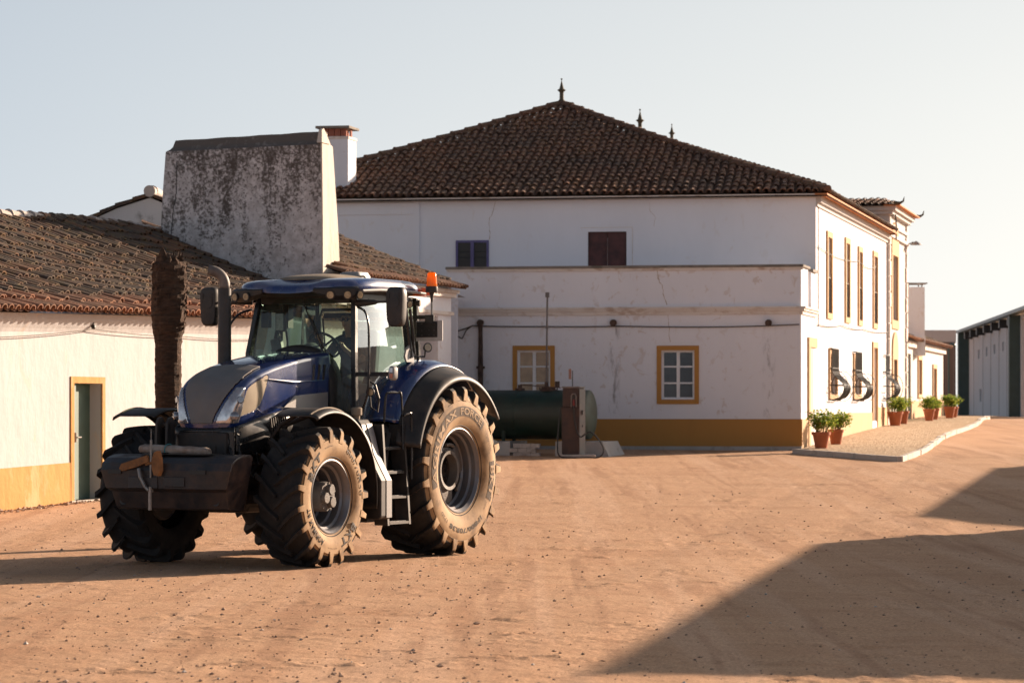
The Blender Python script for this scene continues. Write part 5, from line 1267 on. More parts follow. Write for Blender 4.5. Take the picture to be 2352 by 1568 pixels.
def wheel(name, loc, Rt, W, rr, nl, mirror, front):
    wz = empty(name, loc, math.pi if mirror else 0, parent=tr)
    hw = W / 2; rc = Rt - 0.055                     # carcass radius
    side = [(rr, hw * .80), (rr + .03, hw * .86), (rr + (rc - rr) * .30, hw * .985), (rr + (rc - rr) * .5, hw * 1.0), (rr + (rc - rr) * .72, hw * .975), (rc - .10, hw * .93), (rc - .045, hw * .88)]
    prof = [(rr, hw * .70)] + side + [(rc - .015, hw * .72), (rc, hw * .35), (rc + .002, 0)]
    full = prof + [(r, -y) for r, y in reversed(prof[:-1])]
    mb = MB(); mb.lathe([(r, y) for r, y in full], 96, 'y')
    nside = len(mb.v)
    attr = []
    for q in mb.v: attr.append(1.0 if (math.hypot(q[0], q[2]) < rc - .06 and q[1] > 0) else 0.0)
    # lugs: thick rings of the bead line
    for s_ in (1, -1):
        for k in range(nl):
            ph0 = 6.2832 * (k + (0.5 if s_ < 0 else 0)) / nl; sec = []
            sweep = (0.30 if front else 0.26)
            for (ty, tw_, extra) in ((-0.04, .62, 0), (0.12, .66, 0), (.35, .74, 0), (.58, .80, 0), (.78, .90, 0), (.93, 1.0, 0), (1.0, 1.05, -.028)):
                y = s_ * hw * ty * .965; lead = sweep * (1 - max(ty, 0)) ** 1.25 * (1 if True else 1)
                ph = ph0 + lead
                rtop = Rt - (.010 * ty * ty) + extra; wb = (0.092 if front else .112) * tw_ / Rt; wt = wb * .62
                rb = (rc - .02) if ty < .9 else (rc - .10)
                sec.append((y, ph, rb, rtop, wb, wt))
            # outer end running down the shoulder
            def ring(y, ph, rb, rt, wb, wt): return [(-rb * math.cos(ph - wb / 2), y, rb * math.sin(ph - wb / 2)), (-rb * math.cos(ph + wb / 2), y, rb * math.sin(ph + wb / 2)), (-rt * math.cos(ph + wt / 2), y, rt * math.sin(ph + wt / 2)), (-rt * math.cos(ph - wt / 2), y, rt * math.sin(ph - wt / 2))]
            rings = [ring(*q) for q in sec]
            y, ph, rb, rt, wb, wt = sec[-1]
            rings.append(ring(y + s_ * .012, ph, rc - .125, rt - .030, wb * 1.12, wt * 1.0))
            n0 = len(mb.v); mb.loft(rings, True)
            for i, q in enumerate(mb.v[n0:]):
                ri = i // 4; attr.append((1.0 if ri == 7 else (0.42 if ri == 6 else 0.0)) if s_ > 0 else 0.0)
    ty_ = mb.build('tyre', M['tyre'], wz, smooth=True, ang=28)
    at_ = ty_.data.attributes.new('side', 'FLOAT', 'POINT')
    if len(attr) == len(ty_.data.vertices): at_.data.foreach_set('value', attr)
    tab = sorted([(r, y) for r, y in side]); sy = lambda r: interp(tab, r)
    # bead rings
    mb = MB(); mb.lathe([(rr + .035, sy(rr + .035) - .002), (rr + .042, sy(rr + .04) + .006), (rr + .05, sy(rr + .05) - .002)], 72, 'y'); mb.lathe([(rc - .125, sy(rc - .125) - .002), (rc - .12, sy(rc - .12) + .004), (rc - .115, sy(rc - .115) - .003)], 72, 'y'); mb.build('bead_ring', M['tyre'], ty_, smooth=True)
    if not mirror:
        if not front:
            def band(t0, t1, r0, r1, mat, off=0.003):
                mb = MB(); n = 40; mb.grid(lambda u, v: (-(r0 + (r1 - r0) * v) * math.cos(R(t0 + (t1 - t0) * u)), sy(r0 + (r1 - r0) * v) + off, (r0 + (r1 - r0) * v) * math.sin(R(t0 + (t1 - t0) * u))), n, 4); mb.build('letter_band', mat, ty_)
            band(196, 47, .665, .785, M['letterp']); bent('AGRIMAX', 192, 104, .682, .086, sy, ty_, M['lettert'], .02, .007); bent('FORCE', 96, 51, .682, .086, sy, ty_, M['lettert'], .02, .007)
            band(8, -30, .675, .80, M['letterp']); bent('BKT', 4, -26, .69, .095, sy, ty_, M['lettert'], .03, .007)
            bent('IF800/70R38', -52, -118, .70, .062, sy, ty_, M['letter'], .02); bent('172D', -124, -138, .705, .045, sy, ty_, M['letter'])
            bent('TUBELESS', 38, 18, .735, .018, sy, ty_, M['letter']); bent('MADE IN INDIA', 36, 16, .70, .016, sy, ty_, M['letter']); bent('RADIAL', -34, -44, .70, .018, sy, ty_, M['letter'])
        else:
            bent('BKT', 160, 122, .50, .10, sy, ty_, M['letter'], .035, .007); bent('600/70R30', 62, 0, .56, .06, sy, ty_, M['letter'], .02, .007)
            bent('BKT', -36, -74, .50, .10, sy, ty_, M['letter'], .035, .007); bent('AGRIMAX RT', 246, 192, .525, .075, sy, ty_, M['letter'], .035, .007)
            bent('TUBELESS', 112, 90, .60, .016, sy, ty_, M['letter']); bent('RADIAL', 110, 92, .57, .014, sy, ty_, M['letter']); bent('MAX SPEED 65', -84, -104, .58, .014, sy, ty_, M['letter'])
    # rim
    fl = hw * .80; mb = MB()
    if front: rp = [(rr + .012, fl + .008), (rr + .016, fl + .016), (rr + .004, fl + .018), (rr - .012, fl + .0), (rr - .03, fl - .02), (rr - .035, fl - .06), (rr - .06, fl - .08), (rr - .065, fl - .16), (rr - .085, fl - .18), (rr - .09, fl - .30), (rr - .11, fl - .32), (rr - .12, fl - .40)]
    else: rp = [(rr + .012, fl + .008), (rr + .016, fl + .016), (rr + .004, fl + .018), (rr - .012, fl + .0), (rr - .028, fl - .015), (rr - .032, fl - .07), (rr - .055, fl - .09), (rr - .06, fl - .17), (rr - .085, fl - .19), (rr - .09, fl - .26)]
    mb.lathe(rp, 72, 'y'); rim = mb.build('rim', M['rim'], wz, smooth=True, ang=35, solid=.006)
    mb = MB()
    if front:
        dy = fl - .36; mb.lathe([(0, dy), (.19, dy), (.24, dy - .02), (rr - .10, dy - .02)], 48, 'y'); mb.build('disc', M['rim'], rim, smooth=True)
        mb = MB(); mb.lathe([(.17, dy), (.17, fl - .06), (.155, fl - .03), (0, fl - .03)], 32, 'y'); hb = mb.build('hub', M['hub'], wz, smooth=True, ang=35)
        mb = MB()
        for k in range(3):
            a = R(90 + 120 * k + 20); c = (.082 * math.cos(a), 0, .082 * math.sin(a)); mb.lathe([(.065, fl - .031), (.063, fl + .012), (.056, fl + .018), (0, fl + .018)], 20, 'y', c)
        mb.lathe([(.022, fl - .03), (.022, fl - .015), (0, fl - .015)], 12, 'y')
        for k in range(12): a = R(30 * k + 8); mb.lathe([(.010, fl - .03), (.010, fl - .02), (0, fl - .02)], 6, 'y', (.155 * math.cos(a), 0, .155 * math.sin(a)))
        mb.build('planet_caps', M['hub'], hb, smooth=True, ang=35)
        mb = MB()
        for k in range(10): a = R(36 * k); mb.lathe([(.016, dy), (.016, dy + .03), (0, dy + .03)], 6, 'y', (.21 * math.cos(a), 0, .21 * math.sin(a)))
        mb.build('wheel_nuts', M['hub'], rim)
    else:
        dy = fl - .13
        # three-lobed cast centre
        def lobe(a): 
            q = (a * 3 / 6.2832) % 1; return .40 if q < .42 else (.40 - (q - .42) / .08 * .11 if q < .5 else (.29 if q < .92 else .29 + (q - .92) / .08 * .11))
        ns = 96; ro = [lobe(6.2832 * k / ns) for k in range(ns)]
        def rg(rs, y): return [(-rs[k] * math.cos(6.2832 * k / ns), y, rs[k] * math.sin(6.2832 * k / ns)) for k in range(ns)]
        mb.loft([rg([.20] * ns, dy - .10), rg([.20] * ns, dy + .015), rg([.24] * ns, dy + .02), rg([.25] * ns, dy - .02), rg([.30 if r > .35 else .27 for r in ro], dy - .02), rg(ro, dy - .03), rg(ro, dy - .06), rg([.2] * ns, dy - .10)], False)
        mb.build('centre_casting', M['hub'], rim, smooth=True, ang=30)
        mb = MB(); mb.lathe([(.0, dy - .14), (.20, dy - .14), (.205, dy - .10)], 40, 'y'); mb.lathe([(.205, dy - .16), (rr - .09, dy - .16)], 48, 'y'); mb.build('disc', M['chassis'], rim, smooth=True)
        mb = MB()
        for k in range(3):
            a0_ = 120 * k + 68; n_ = 10
            pts = [(-.315 * math.cos(R(a0_ + 34 * i / n_)), dy + .0, .315 * math.sin(R(a0_ + 34 * i / n_))) for i in range(n_ + 1)]; mb.tube(pts, .022, 6)
        mb.build('casting_rib', M['hub'], rim, smooth=True)
        mb = MB(); mb.lathe([(.10, dy - .16), (.10, dy - .13), (.08, dy - .12), (0, dy - .12)], 28, 'y')
        for k in range(10): a = R(36 * k); mb.lathe([(.018, dy - .14), (.018, dy - .10), (0, dy - .10)], 6, 'y', (.165 * math.cos(a), 0, .165 * math.sin(a)))
        mb.build('hub', M['chassis'], wz, smooth=True, ang=35)
    return wz
wheel('front_wheel', (3.0, 1.08, .795), .795, .60, .405, 19, False, True)
wheel('front_wheel', (3.0, -1.08, .795), .795, .60, .405, 19, True, True)
wheel('rear_wheel', (0, .99, 1.03), 1.03, .80, .505, 21, False, False)
wheel('rear_wheel', (0, -.99, 1.03), 1.03, .80, .505, 21, True, False)

# hood -------------------------------------------------------------
HP = [(3.60, 1.565), (3.605, 1.66), (3.585, 1.78), (3.545, 1.90), (3.47, 2.02), (3.35, 2.12), (3.18, 2.20), (2.98, 2.262), (2.7, 2.33), (2.4, 2.385), (2.1, 2.43), (1.8, 2.465), (1.60, 2.48)]
HW = [.34, .36, .38, .40, .415, .43, .44, .45, .455, .46, .46, .46, .46]
HB = [(3.50, 1.56), (3.475, 1.562), (3.44, 1.57), (3.38, 1.585), (3.28, 1.605), (3.16, 1.635), (3.02, 1.67), (2.86, 1.71), (2.66, 1.76), (2.42, 1.79), (2.15, 1.78), (1.85, 1.74), (1.60, 1.72)]
def crom(tab, u):
    n = len(tab) - 1; x = min(max(u * n, 0), n - 1e-6); i = int(x); f = x - i; g = lambda k: Vector(tab[max(0, min(n, k))]) if isinstance(tab[0], tuple) else tab[max(0, min(n, k))]
    a, b, c, d = g(i - 1), g(i), g(i + 1), g(i + 2)
    return 0.5 * ((2 * b) + (c - a) * f + (2 * a - 5 * b + 4 * c - d) * f * f + (3 * b - a - 3 * c + d) * f ** 3)
def hood_pt(u, v):                 # v in -1..1 ; |v| < .5 top with rounded corner, beyond: the side
    P_ = crom(HP, u); Q_ = crom(HP, min(u + .01, 1)); Q0 = crom(HP, max(u - .01, 0)); t_ = (Q_ - Q0).normalized(); n_ = Vector((t_.y, -t_.x))
    if n_.dot(Vector((.4, 1))) < 0: n_ = -n_
    w_ = crom(HW, u); rc_ = .062; sg = 1 if v >= 0 else -1; av = abs(v)
    if av <= .5:
        s_ = av / .5; arc = rc_ * 1.571; flat = w_ - rc_; L_ = flat + arc; d = s_ * L_
        if d < flat: y = d; dr_ = .030 * (d / flat) ** 2
        else: a = (d - flat) / rc_; y = flat + rc_ * math.sin(a); dr_ = .030 + rc_ * (1 - math.cos(a))
        q = P_ - n_ * dr_; return Vector((q.x, sg * y, q.y))
    f = (av - .5) / .5; E = P_ - n_ * (.030 + rc_); Bq = crom(HB, u); q = E.lerp(Bq, f); bul = .018 * math.sin(math.pi * f) * (1 if u > .35 else u / .35)
    return Vector((q.x, sg * (w_ + bul - .012 * f), q.y))
def inpoly(x, y, P_):
    r = False; n = len(P_)
    for i in range(n):
        a, b = P_[i], P_[(i + 1) % n]
        if (a[1] > y) != (b[1] > y) and x < (b[0] - a[0]) * (y - a[1]) / (b[1] - a[1]) + a[0]: r = not r
    return r
BP = [(3.47, 1.69), (3.42, 1.80), (3.34, 1.98), (3.29, 2.035), (2.95, 2.17), (2.93, 2.15), (3.02, 1.96), (3.09, 1.84), (3.20, 1.76)]
def hclass(c):
    ay = abs(c.y)
    g = interp([(1.60, .13), (1.70, .165), (1.85, .235), (2.00, .305), (2.12, .345), (2.26, .335), (2.3, .32)], c.z)
    if 1.62 < c.z and c.x > 2.92 and ay < g: return 1
    if c.x > 3.30 and ay > g + .045 and inpoly(c.x, c.z, [(3.80, 1.60), (3.45, 1.63), (3.40, 1.86), (3.365, 2.06), (3.44, 2.03), (3.72, 1.74)]) and c.z < 2.02 - (0.0) and c.z > 1.605: return 2
    if ay > .38 and inpoly(c.x, c.z, BP): return 3
    return 0
nu, nv = 190, 150; gp_ = [[hood_pt(i / nu, -1 + 2 * j / nv) for j in range(nv + 1)] for i in range(nu + 1)]
mbs = [MB() for _ in range(4)]; maps = [{} for _ in range(4)]
for i in range(nu):
    for j in range(nv):
        q = [gp_[i][j], gp_[i][j + 1], gp_[i + 1][j + 1], gp_[i + 1][j]]; c = (q[0] + q[1] + q[2] + q[3]) / 4; k = hclass(c); idx = []
        for (a, b) in ((i, j), (i, j + 1), (i + 1, j + 1), (i + 1, j)):
            if (a, b) not in maps[k]: maps[k][(a, b)] = len(mbs[k].v); mbs[k].v.append(tuple(gp_[a][b]))
            idx.append(maps[k][(a, b)])
        mbs[k].f.append(tuple(idx))
hood = mbs[0].build('bonnet', M['blue'], tr, smooth=True, ang=60)
m_ = hood.modifiers.new('s', 'SOLIDIFY'); m_.thickness = .02; m_.offset = -1
gr_ = mbs[1].build('grille', M['mesh_grey'], hood, smooth=True, ang=60); 
m_ = gr_.modifiers.new('s', 'SOLIDIFY'); m_.thickness = .01; m_.offset = 2.2
# faint ribs on the grille
mb = MB()
for yy in (-.24, -.14, -.045, .05, .145, .24):
    pts = []
    for i in range(12, 120, 4):
        u = i / nu; w_ = crom(HW, u); P_ = crom(HP, u); Q_ = crom(HP, u + .01); t_ = (Q_ - P_).normalized(); n_ = Vector((t_.y, -t_.x)); n_ = n_ if n_.dot(Vector((.4, 1))) > 0 else -n_
        y = yy * (0.55 + .45 * min(1, i / 60)); q = P_ - n_ * (.030 * (y / (w_ - .085)) ** 2 - .012)
        if P_.y > 1.66 and P_.x > 2.97 and hclass(Vector((P_.x, y, P_.y))) == 1: pts.append((q.x, y, q.y))
    if len(pts) > 3: mb.tube(pts, .0035, 4)
mb.build('grille_ribs', M['mesh_grey'], hood)
sgr = mbs[3].build('side_grille', M['mesh_tan'], hood, smooth=True); m_ = sgr.modifiers.new('s', 'SOLIDIFY'); m_.thickness = .008; m_.offset = 0
# headlights: clear lens over a bright bowl
M['hl'] = simple('headlight_reflector', (0.50, 0.50, 0.52), 0.15, metal=.7, var=0.35, vs=14, coat=1.0)
hl = mbs[2].build('headlight', M['hl'], hood, smooth=True)
for q_ in [q for q in C.objects if q.name.startswith('headlight')]: m_ = q_.modifiers.new('s', 'SOLIDIFY'); m_.thickness = .012; m_.offset = 1
mb = MB()
for sg in (1, -1):
    for (x, y, z, r_) in ((3.545, .405, 1.70, .05), (3.46, .425, 1.885, .042)):
        n_ = Vector((.80, .55 * sg, .05)).normalized(); c = Vector((x, y * sg, z)); mb.tube([c - n_ * .04, c + n_ * .012, c + n_ * .02], [r_, r_, r_ * .8], 20)
mb.build('headlight_lens', simple('projector', (0.20, 0.21, 0.24), 0.12, metal=.5, coat=1, var=.3, vs=30), hood, smooth=True, ang=40)
# black vents and side creases
mb = MB()
for k in range(3):
    x = 1.98 - k * .115
    for sg in (1,): 
        o_ = .468
        mb.hexa([(x + .035, o_ - .02, 2.12), (x - .01, o_ - .02, 2.12), (x - .01, o_ + .006, 2.12), (x + .035, o_ + .006, 2.12), (x + .0, o_ - .02, 2.30), (x - .045, o_ - .02, 2.30), (x - .045, o_ + .006, 2.30), (x + .0, o_ + .006, 2.30)])
mb.build('vent', M['blackp'], hood)
mb = MB()
mb.tube([(2.95, .47, 2.12), (2.6, .478, 2.10), (2.40, .48, 2.09), (2.2, .474, 2.10), (1.7, .468, 2.12)], [.006, .014, .018, .010, .006], 8)
mb.build('bonnet_crease', M['blue'], hood, smooth=True)
mb = MB()
for sg in (1, -1):
    mb.hexa([(2.62, sg * .462, 1.80), (1.66, sg * .462, 1.78), (1.66, sg * .474, 1.78), (2.62, sg * .474, 1.80), (2.40, sg * .462, 1.93), (1.66, sg * .462, 1.98), (1.66, sg * .474, 1.98), (2.40, sg * .474, 1.93)])
mb.build('silver_strip', simple('silver_decal', (0.34, 0.33, 0.32), .35, metal=.4, var=.1), hood)
# black cowl between bonnet and cab
mb = MB()
mb.loft([[(x, w_ * math.cos(a) , 1.75 + (z - 1.75) * max(0.0, math.sin(a)) ** .45) for a in [math.pi * k / 16 for k in range(17)]] for x, w_, z in ((1.64, .50, 2.50), (1.60, .52, 2.54), (1.50, .53, 2.55), (1.42, .53, 2.52))], True, closed=True)
mb.build('bonnet_cowl', M['blackp'], tr, smooth=True, ang=50)
# engine, chassis, front support
mb = MB(); mb.bb(.3, 3.2, -.30, .30, .75, 1.5); mb.bb(1.6, 3.35, -.38, .38, 1.15, 1.72); mb.bb(-.45, .5, -.40, .40, .65, 1.5); mb.bb(3.1, 3.62, -.34, .34, .85, 1.52); mb.build('chassis', M['chassis'], tr, bevel=.03)
mb = MB(); mb.tube([(0, -.6, 1.03), (0, .6, 1.03)], .17, 14); mb.build('axle', M['chassis'], tr, smooth=True, ang=40); mb = MB(); mb.tube([(3, -.8, .8), (3, .8, .8)], .11, 12); mb.lathe([(.0, -.2), (.2, -.15), (.2, .15), (0, .2)], 14, 'y', (3.0, 0, .8)); mb.build('axle', M['chassis'], tr, smooth=True, ang=40)
mb = MB(); mb.bb(1.15, 2.15, -1.15, -.35, .55, 1.45); mb.bb(1.2, 2.0, .35, .95, .60, 1.45); mb.build('side_tank', M['blackp'], tr, bevel=.06)
rnd = random.Random(12); mb = MB()
for k in range(26):
    x = rnd.uniform(2.5, 3.55); z = rnd.uniform(1.0, 1.5); y = rnd.uniform(.34, .44); p_ = [Vector((x, y, z))]
    for q in range(4): p_.append(p_[-1] + Vector((rnd.uniform(-.15, .15), rnd.uniform(-.03, .05), rnd.uniform(-.16, .06))))
    mb.tube(p_, rnd.choice([.008, .012, .018]), 5)
mb.build('hoses', M['blackp'], tr)
mb = MB()                           # rounded black cheek under the bonnet
for sg in (1, -1):
    mb.grid(lambda u, v: ((3.52 - 1.05 * u), sg * (.40 + .13 * math.sin(min(1, u * 1.3) * math.pi / 1.3) * math.sin(v * math.pi * .62 + .25)), (1.585 + .20 * min(1, u * 1.15)) - v * (.30 + .12 * math.sin(u * math.pi))), 24, 12)
mb.build('side_cheek', M['blackg'], tr, smooth=True, solid=.02)
mb = MB(); mb.grid(lambda u, v: (3.52 + .06 * math.cos((v - .5) * 1.8), (v - .5) * .82, 1.575 - .36 * u), 6, 14); mb.build('front_skirt', M['blackg'], tr, smooth=True, solid=.02)
mb = MB()
for k in range(8): x = 2.98 - k * .045; mb.box((x, .53, 1.56 + .006 * k), (.012, .025, .24), Matrix.Rotation(.2, 3, 'Y'))
mb.build('cheek_fins', M['blackp'], tr)
mb = MB(); c = Vector((3.585, .30, 1.41)); n_ = Vector((1, .2, 0)).normalized(); mb.tube([c - n_ * .03, c + n_ * .01, c + n_ * .015], [.055, .055, .045], 18); o = mb.build('fog_lamp', M['blackp'], tr, smooth=True, ang=40)
mb = MB(); mb.tube([c + n_ * .0, c + n_ * .02, c + n_ * .028], [.034, .034, .01], 18); mb.build('lens', M['hl'], o, smooth=True)
mb = MB()
for y in (-.26, -.16, .02, .12): mb.tube([(3.60, y, 1.30), (3.66, y, 1.30)], .022, 8)
mb.bb(3.57, 3.63, -.33, .20, 1.24, 1.36); mb.build('couplers', M['chassis'], tr)
mb = MB(); mb.tube([(3.62, -.34, 1.50), (3.66, -.34, 1.36), (3.70, -.10, 1.30), (3.80, .10, 1.28), (3.9, .36, 1.22)], .014, 6); mb.tube([(3.58, .36, 1.34), (3.66, .44, 1.28), (3.60, .48, 1.10), (3.45, .46, 1.0)], .016, 6); mb.build('front_hose', M['blackp'], tr, smooth=True)
mb = MB()
for k in range(6): mb.bb(3.605, 3.615, -.30, .22, 1.405 + k * .024, 1.413 + k * .024)
mb.build('lower_grille', M['blackg'], tr)
# front linkage uprights
mb = MB()
for sg in (-1,):
    for dx, dyy in ((.0, -.36), (.06, -.46)):
        mb.prism([(3.70, 1.20), (3.82, 1.22), (3.80, 1.62), (3.76, 1.68), (3.70, 1.69), (3.66, 1.64), (3.66, 1.4)], lambda p, t_: (p[0] + dx, t_, p[1]), dyy, dyy + .03)
mb.tube([(3.74, -.32, 1.60), (3.74, -.50, 1.60)], .03, 10); mb.build('linkage_plate', M['blackp'], tr)
mb = MB(); mb.bb(3.5, 3.95, -.30, .30, .80, 1.15); mb.bb(3.55, 3.8, -.5, .5, .95, 1.2); mb.build('front_linkage', M['chassis'], tr, bevel=.02)
# ballast weight
wt = empty('front_weight', (3.92, -.04, .66), 0, parent=tr)
def wsec(y, s_):
    f = (abs(y) / .86) ** 6 * .05
    return [(-.10, y * s_, .0), (.22 - f, y * s_, .0), (.27 - f, y * .99 * s_, .02), (.335 - f, y * (s_ + .02), .20), (.40 - f, y * (s_ + .06), .24), (.41 - f, y, .44), (.38 - f, y, .52), (.29 - f, y, .575), (.12, y, .61), (-.05, y, .615), (-.10, y, .58)]
ys_ = [-.87, -.865, -.84, -.7, -.4, 0, .4, .7, .84, .865, .87]; sc_ = [.93] * 11
rings = []
for i, y in enumerate(ys_):
    rg = [Vector(q) for q in wsec(y, .87)]
    if i in (0, 10): rg = [Vector((q.x * .95 + .01, q.y, .3 + (q.z - .3) * .94)) for q in rg]
    rings.append(rg)
mb = MB(); mb.loft(rings, True); mb.build('weight_body', M['weightm'], wt, smooth=True, ang=14)
mb = MB()
for (y0, y1, z0_, z1_, dx) in ((-.73, -.55, .40, .45, .398), (.38, .58, .40, .45, .398)):
    mb.bb(dx - .01, dx + .020, y0, y1, z0_, z1_)
mb.build('slot', M['iron'], wt)
mb = MB()
for (y0, y1, z0_, z1_, dx) in ((-.45, -.06, .24, .37, .405), (.02, .30, .26, .37, .405)): mb.bb(dx - .01, dx + .012, y0, y1, z0_, z1_)
mb.build('raised_panel', M['weightm'], wt, bevel=.006)
mb = MB()
for y in (-.62, .62): mb.lathe([(.03, .27), (.05, .275), (.05, .262)], 14, 'x', (0, y, .10))
mb.bb(-.02, .26, -.35, -.10, .607, .635); mb.bb(-.05, .22, -.35, .5, .613, .625); mb.build('fittings', M['blackp'], wt)
# hitch pins and rod tied to the weight
mb = MB(); X0 = 4.36
mb.tube([(4.30, -.19, .86), (4.31, -.19, 1.10)], .012, 8); mb.tube([(4.34, -.185, 1.02), (4.33, -.185, 1.44)], .013, 8); mb.tube([(4.33, -.185, 1.44), (4.33, -.185, 1.56)], .004, 5)
mb.tube([(4.36, -.33, 1.12), (4.38, -.30, 1.03), (4.37, -.24, .92), (4.36, -.20, .88)], .02, 8); mb.tube([(4.345, -.19, .66), (4.345, -.19, .92)], .02, 8)
mb.v = [(q[0] - 3.92, q[1] + .04, q[2] - .66) for q in mb.v]; mb.build('rod', M['steel'], wt)
M['rustor'] = simple('orange_rust', (.22, .095, .03), .7, var=.4, vs=9)
mb = MB(); 
mb.prism([(-.60, 1.12), (-.57, 1.17), (-.22, 1.27), (-.20, 1.20), (-.36, 1.14), (-.56, 1.09)], lambda p, t_: (t_, p[0] + .0, p[1]), 4.33, 4.36)
mb.prism([(-.12, 1.22), (-.09, 1.30), (-.045, 1.32), (-.015, 1.22), (-.01, 1.10), (-.04, 1.04), (-.09, 1.05), (-.12, 1.12)], lambda p, t_: (t_, p[0] - (t_ - 4.37) * .9, p[1]), 4.36, 4.39)
mb.tube([(4.34, -.25, 1.17), (4.36, -.05, 1.20)], .018, 6)
mb.v = [(q[0] - 3.92, q[1] + .04, q[2] - .66) for q in mb.v]; mb.build('hitch_hook', M['rustor'], wt)
# front fenders ------------------------------------------------------
def fender_arc(cx, cz, prof, a0, a1, n=28, th=.012):
    """prof: (y, r); returns a thick shell"""
    mb = MB()
    def P_(u, v, d):
        k = v * (len(prof) - 1); i = min(int(k), len(prof) - 2); f = k - i
        y = prof[i][0] + (prof[i + 1][0] - prof[i][0]) * f; r = prof[i][1] + (prof[i + 1][1] - prof[i][1]) * f - d; a = R(a0 + (a1 - a0) * u); return (cx + r * math.cos(a), y, cz + r * math.sin(a))
    mb.grid(lambda u, v: P_(u, v, 0), n, (len(prof) - 1) * 2); return mb
for sg in (1, -1):
    fd = empty('front_fender', parent=tr)
    pr_ = [(sg * .80, .96), (sg * .84, .985), (sg * 1.3, .985), (sg * 1.37, .965), (sg * 1.39, .93)]
    mb = fender_arc(3.0, .80, pr_, 66, 190, 40); o = mb.build('fender_shell', M['blackp'], fd, smooth=True, ang=50, solid=.014)
    mb = MB(); mb.tube([(3.0 + 1.0 * math.cos(R(a)), sg * 1.30, .80 + .992 * math.sin(R(a))) for a in range(68, 190, 4)], .012, 5); mb.build('dust_rim', M['dusttan'], fd, smooth=True)
    mb = MB(); mb.tube([(2.8, sg * .45, 1.3), (2.8, sg * .62, 1.6), (2.8, sg * .95, 1.72)], .03, 8); mb.tube([(3.05, sg * .45, 1.3), (3.05, sg * .7, 1.6), (3.05, sg * 1.0, 1.76)], .025, 8); mb.build('fender_bracket', M['chassis'], fd)
# rear fenders
for sg in (1, -1):
    rf = empty('rear_fender', parent=tr)
    mb = MB(); rb = [(sg * .66, 1.30), (sg * .72, 1.345), (sg * .96, 1.335), (sg * 1.13, 1.27)]
    o = fender_arc(0, 1.03, rb, 27, 146, 44).build('blue_fender', M['blue'], rf, smooth=True, ang=50, solid=.02)
    fl_ = [(sg * 1.13, 1.268), (sg * 1.19, 1.23), (sg * 1.28, 1.18), (sg * 1.36, 1.15), (sg * 1.385, 1.12), (sg * 1.38, 1.09)]
    fender_arc(0, 1.03, fl_, 15, 146, 44).build('fender_extension', M['blackp'], rf, smooth=True, ang=50, solid=.02)
    fender_arc(0, 1.03, [(sg * .67, 1.27), (sg * 1.05, 1.25)], -8, 27, 12).build('lower_fender', M['blackp'], rf, smooth=True, solid=.02)
    mb = MB(); nn = 30; mb.loft([[(.60 * math.cos(R(a)), sg * .665, 1.03 + .6 * math.sin(R(a))), (1.31 * math.cos(R(a)), sg * .665, 1.03 + 1.31 * math.sin(R(a)))] for a in range(-5, 147, 5)], False, closed=False); mb.build('inner_wall', M['blackp'], rf, solid=.02)
# cab ------------------------------------------------------------------
cb = empty('cab', parent=tr)
AF = lambda y, z: 1.50 - .19 * (z - 2.45) if z > 2.45 else 1.50 + .02 * (2.45 - z)
def yw(z): return .74 - .11 * (z - 2.45) if z > 2.45 else .74 + .03 * (2.45 - z)
def pil(pts, w_, d_, name='pillar', mat='blackg'):
    mb = MB(); rings = []
    for (x, y, z) in pts: rings.append([(x - d_, y - w_, z), (x + d_, y - w_, z), (x + d_, y + w_, z), (x - d_, y + w_, z)])
    mb.loft(rings, True); return mb.build(name, M[mat], cb, bevel=.008)
for sg in (1, -1):
    pil([(AF(0, z), sg * yw(z), z) for z in (1.60, 2.0, 2.45, 2.8, 3.14)], .030, .035)
    pil([(.27 + .09 * (z - 2.4), sg * (.78 - .06 * (z - 2.4)), z) for z in (2.25, 2.6, 2.9, 3.14)], .035, .035)
    pil([(-.08, sg * (.72), 2.1), (-.02, sg * .70, 3.14)], .03, .03)
    mb = MB(); mb.bb(.2, 1.52, sg * .78 - .03, sg * .78 + .03, 1.55, 1.63); mb.bb(.2, 1.42, sg * .70 - .03, sg * .70 + .03, 3.06, 3.15); mb.build('door_frame', M['blackg'], cb)
mb = MB(); mb.bb(-.1, 1.5, -.75, .75, 1.42, 1.55); mb.bb(-.12, -.06, -.72, .72, 1.5, 2.15); mb.bb(-.1, .30, -.68, .68, 1.5, 2.2); mb.build('cab_floor', M['blackp'], cb, bevel=.02)
mb = MB(); mb.bb(-.08, 1.36, -.66, .66, 3.10, 3.15); mb.bb(1.30, 1.42, -.62, .62, 3.04, 3.13); mb.build('headliner', M['blackp'], cb)
# glass: curved windscreen, doors, rear
def wsc(u, v):
    z = 1.62 + (3.10 - 1.62) * v; y = (u - .5) * 2 * (yw(z) - .03); return Vector((AF(0, z) + .075 * math.cos((u - .5) * math.pi), y, z))
mb = MB(); mb.grid(wsc, 16, 10); mb.build('windscreen', M['glass_f'], cb, smooth=True)
for sg in (1, -1):
    mb = MB()
    def dg(u, v):
        z = 1.62 + (3.08 - 1.62) * v; x1_ = AF(0, z) - .04; x0_ = .31 + .09 * (z - 2.4) if z > 2.30 else .30 + (2.30 - z) * .9
        return Vector((x0_ + (x1_ - x0_) * u, sg * (yw(z) + .035 * math.sin(u * math.pi) + .012), z))
    mb.grid(dg, 10, 12); mb.build('door_glass', M['glass_s'] if sg > 0 else M['glass_f'], cb, smooth=True)
    mb = MB(); mb.add([(-.06, sg * .735, 2.2), (.25, sg * .775, 2.3), (.30, sg * .73, 3.08), (-.0, sg * .70, 3.08)], [(0, 1, 2, 3)]); mb.build('quarter_glass', M['glass_f'], cb)
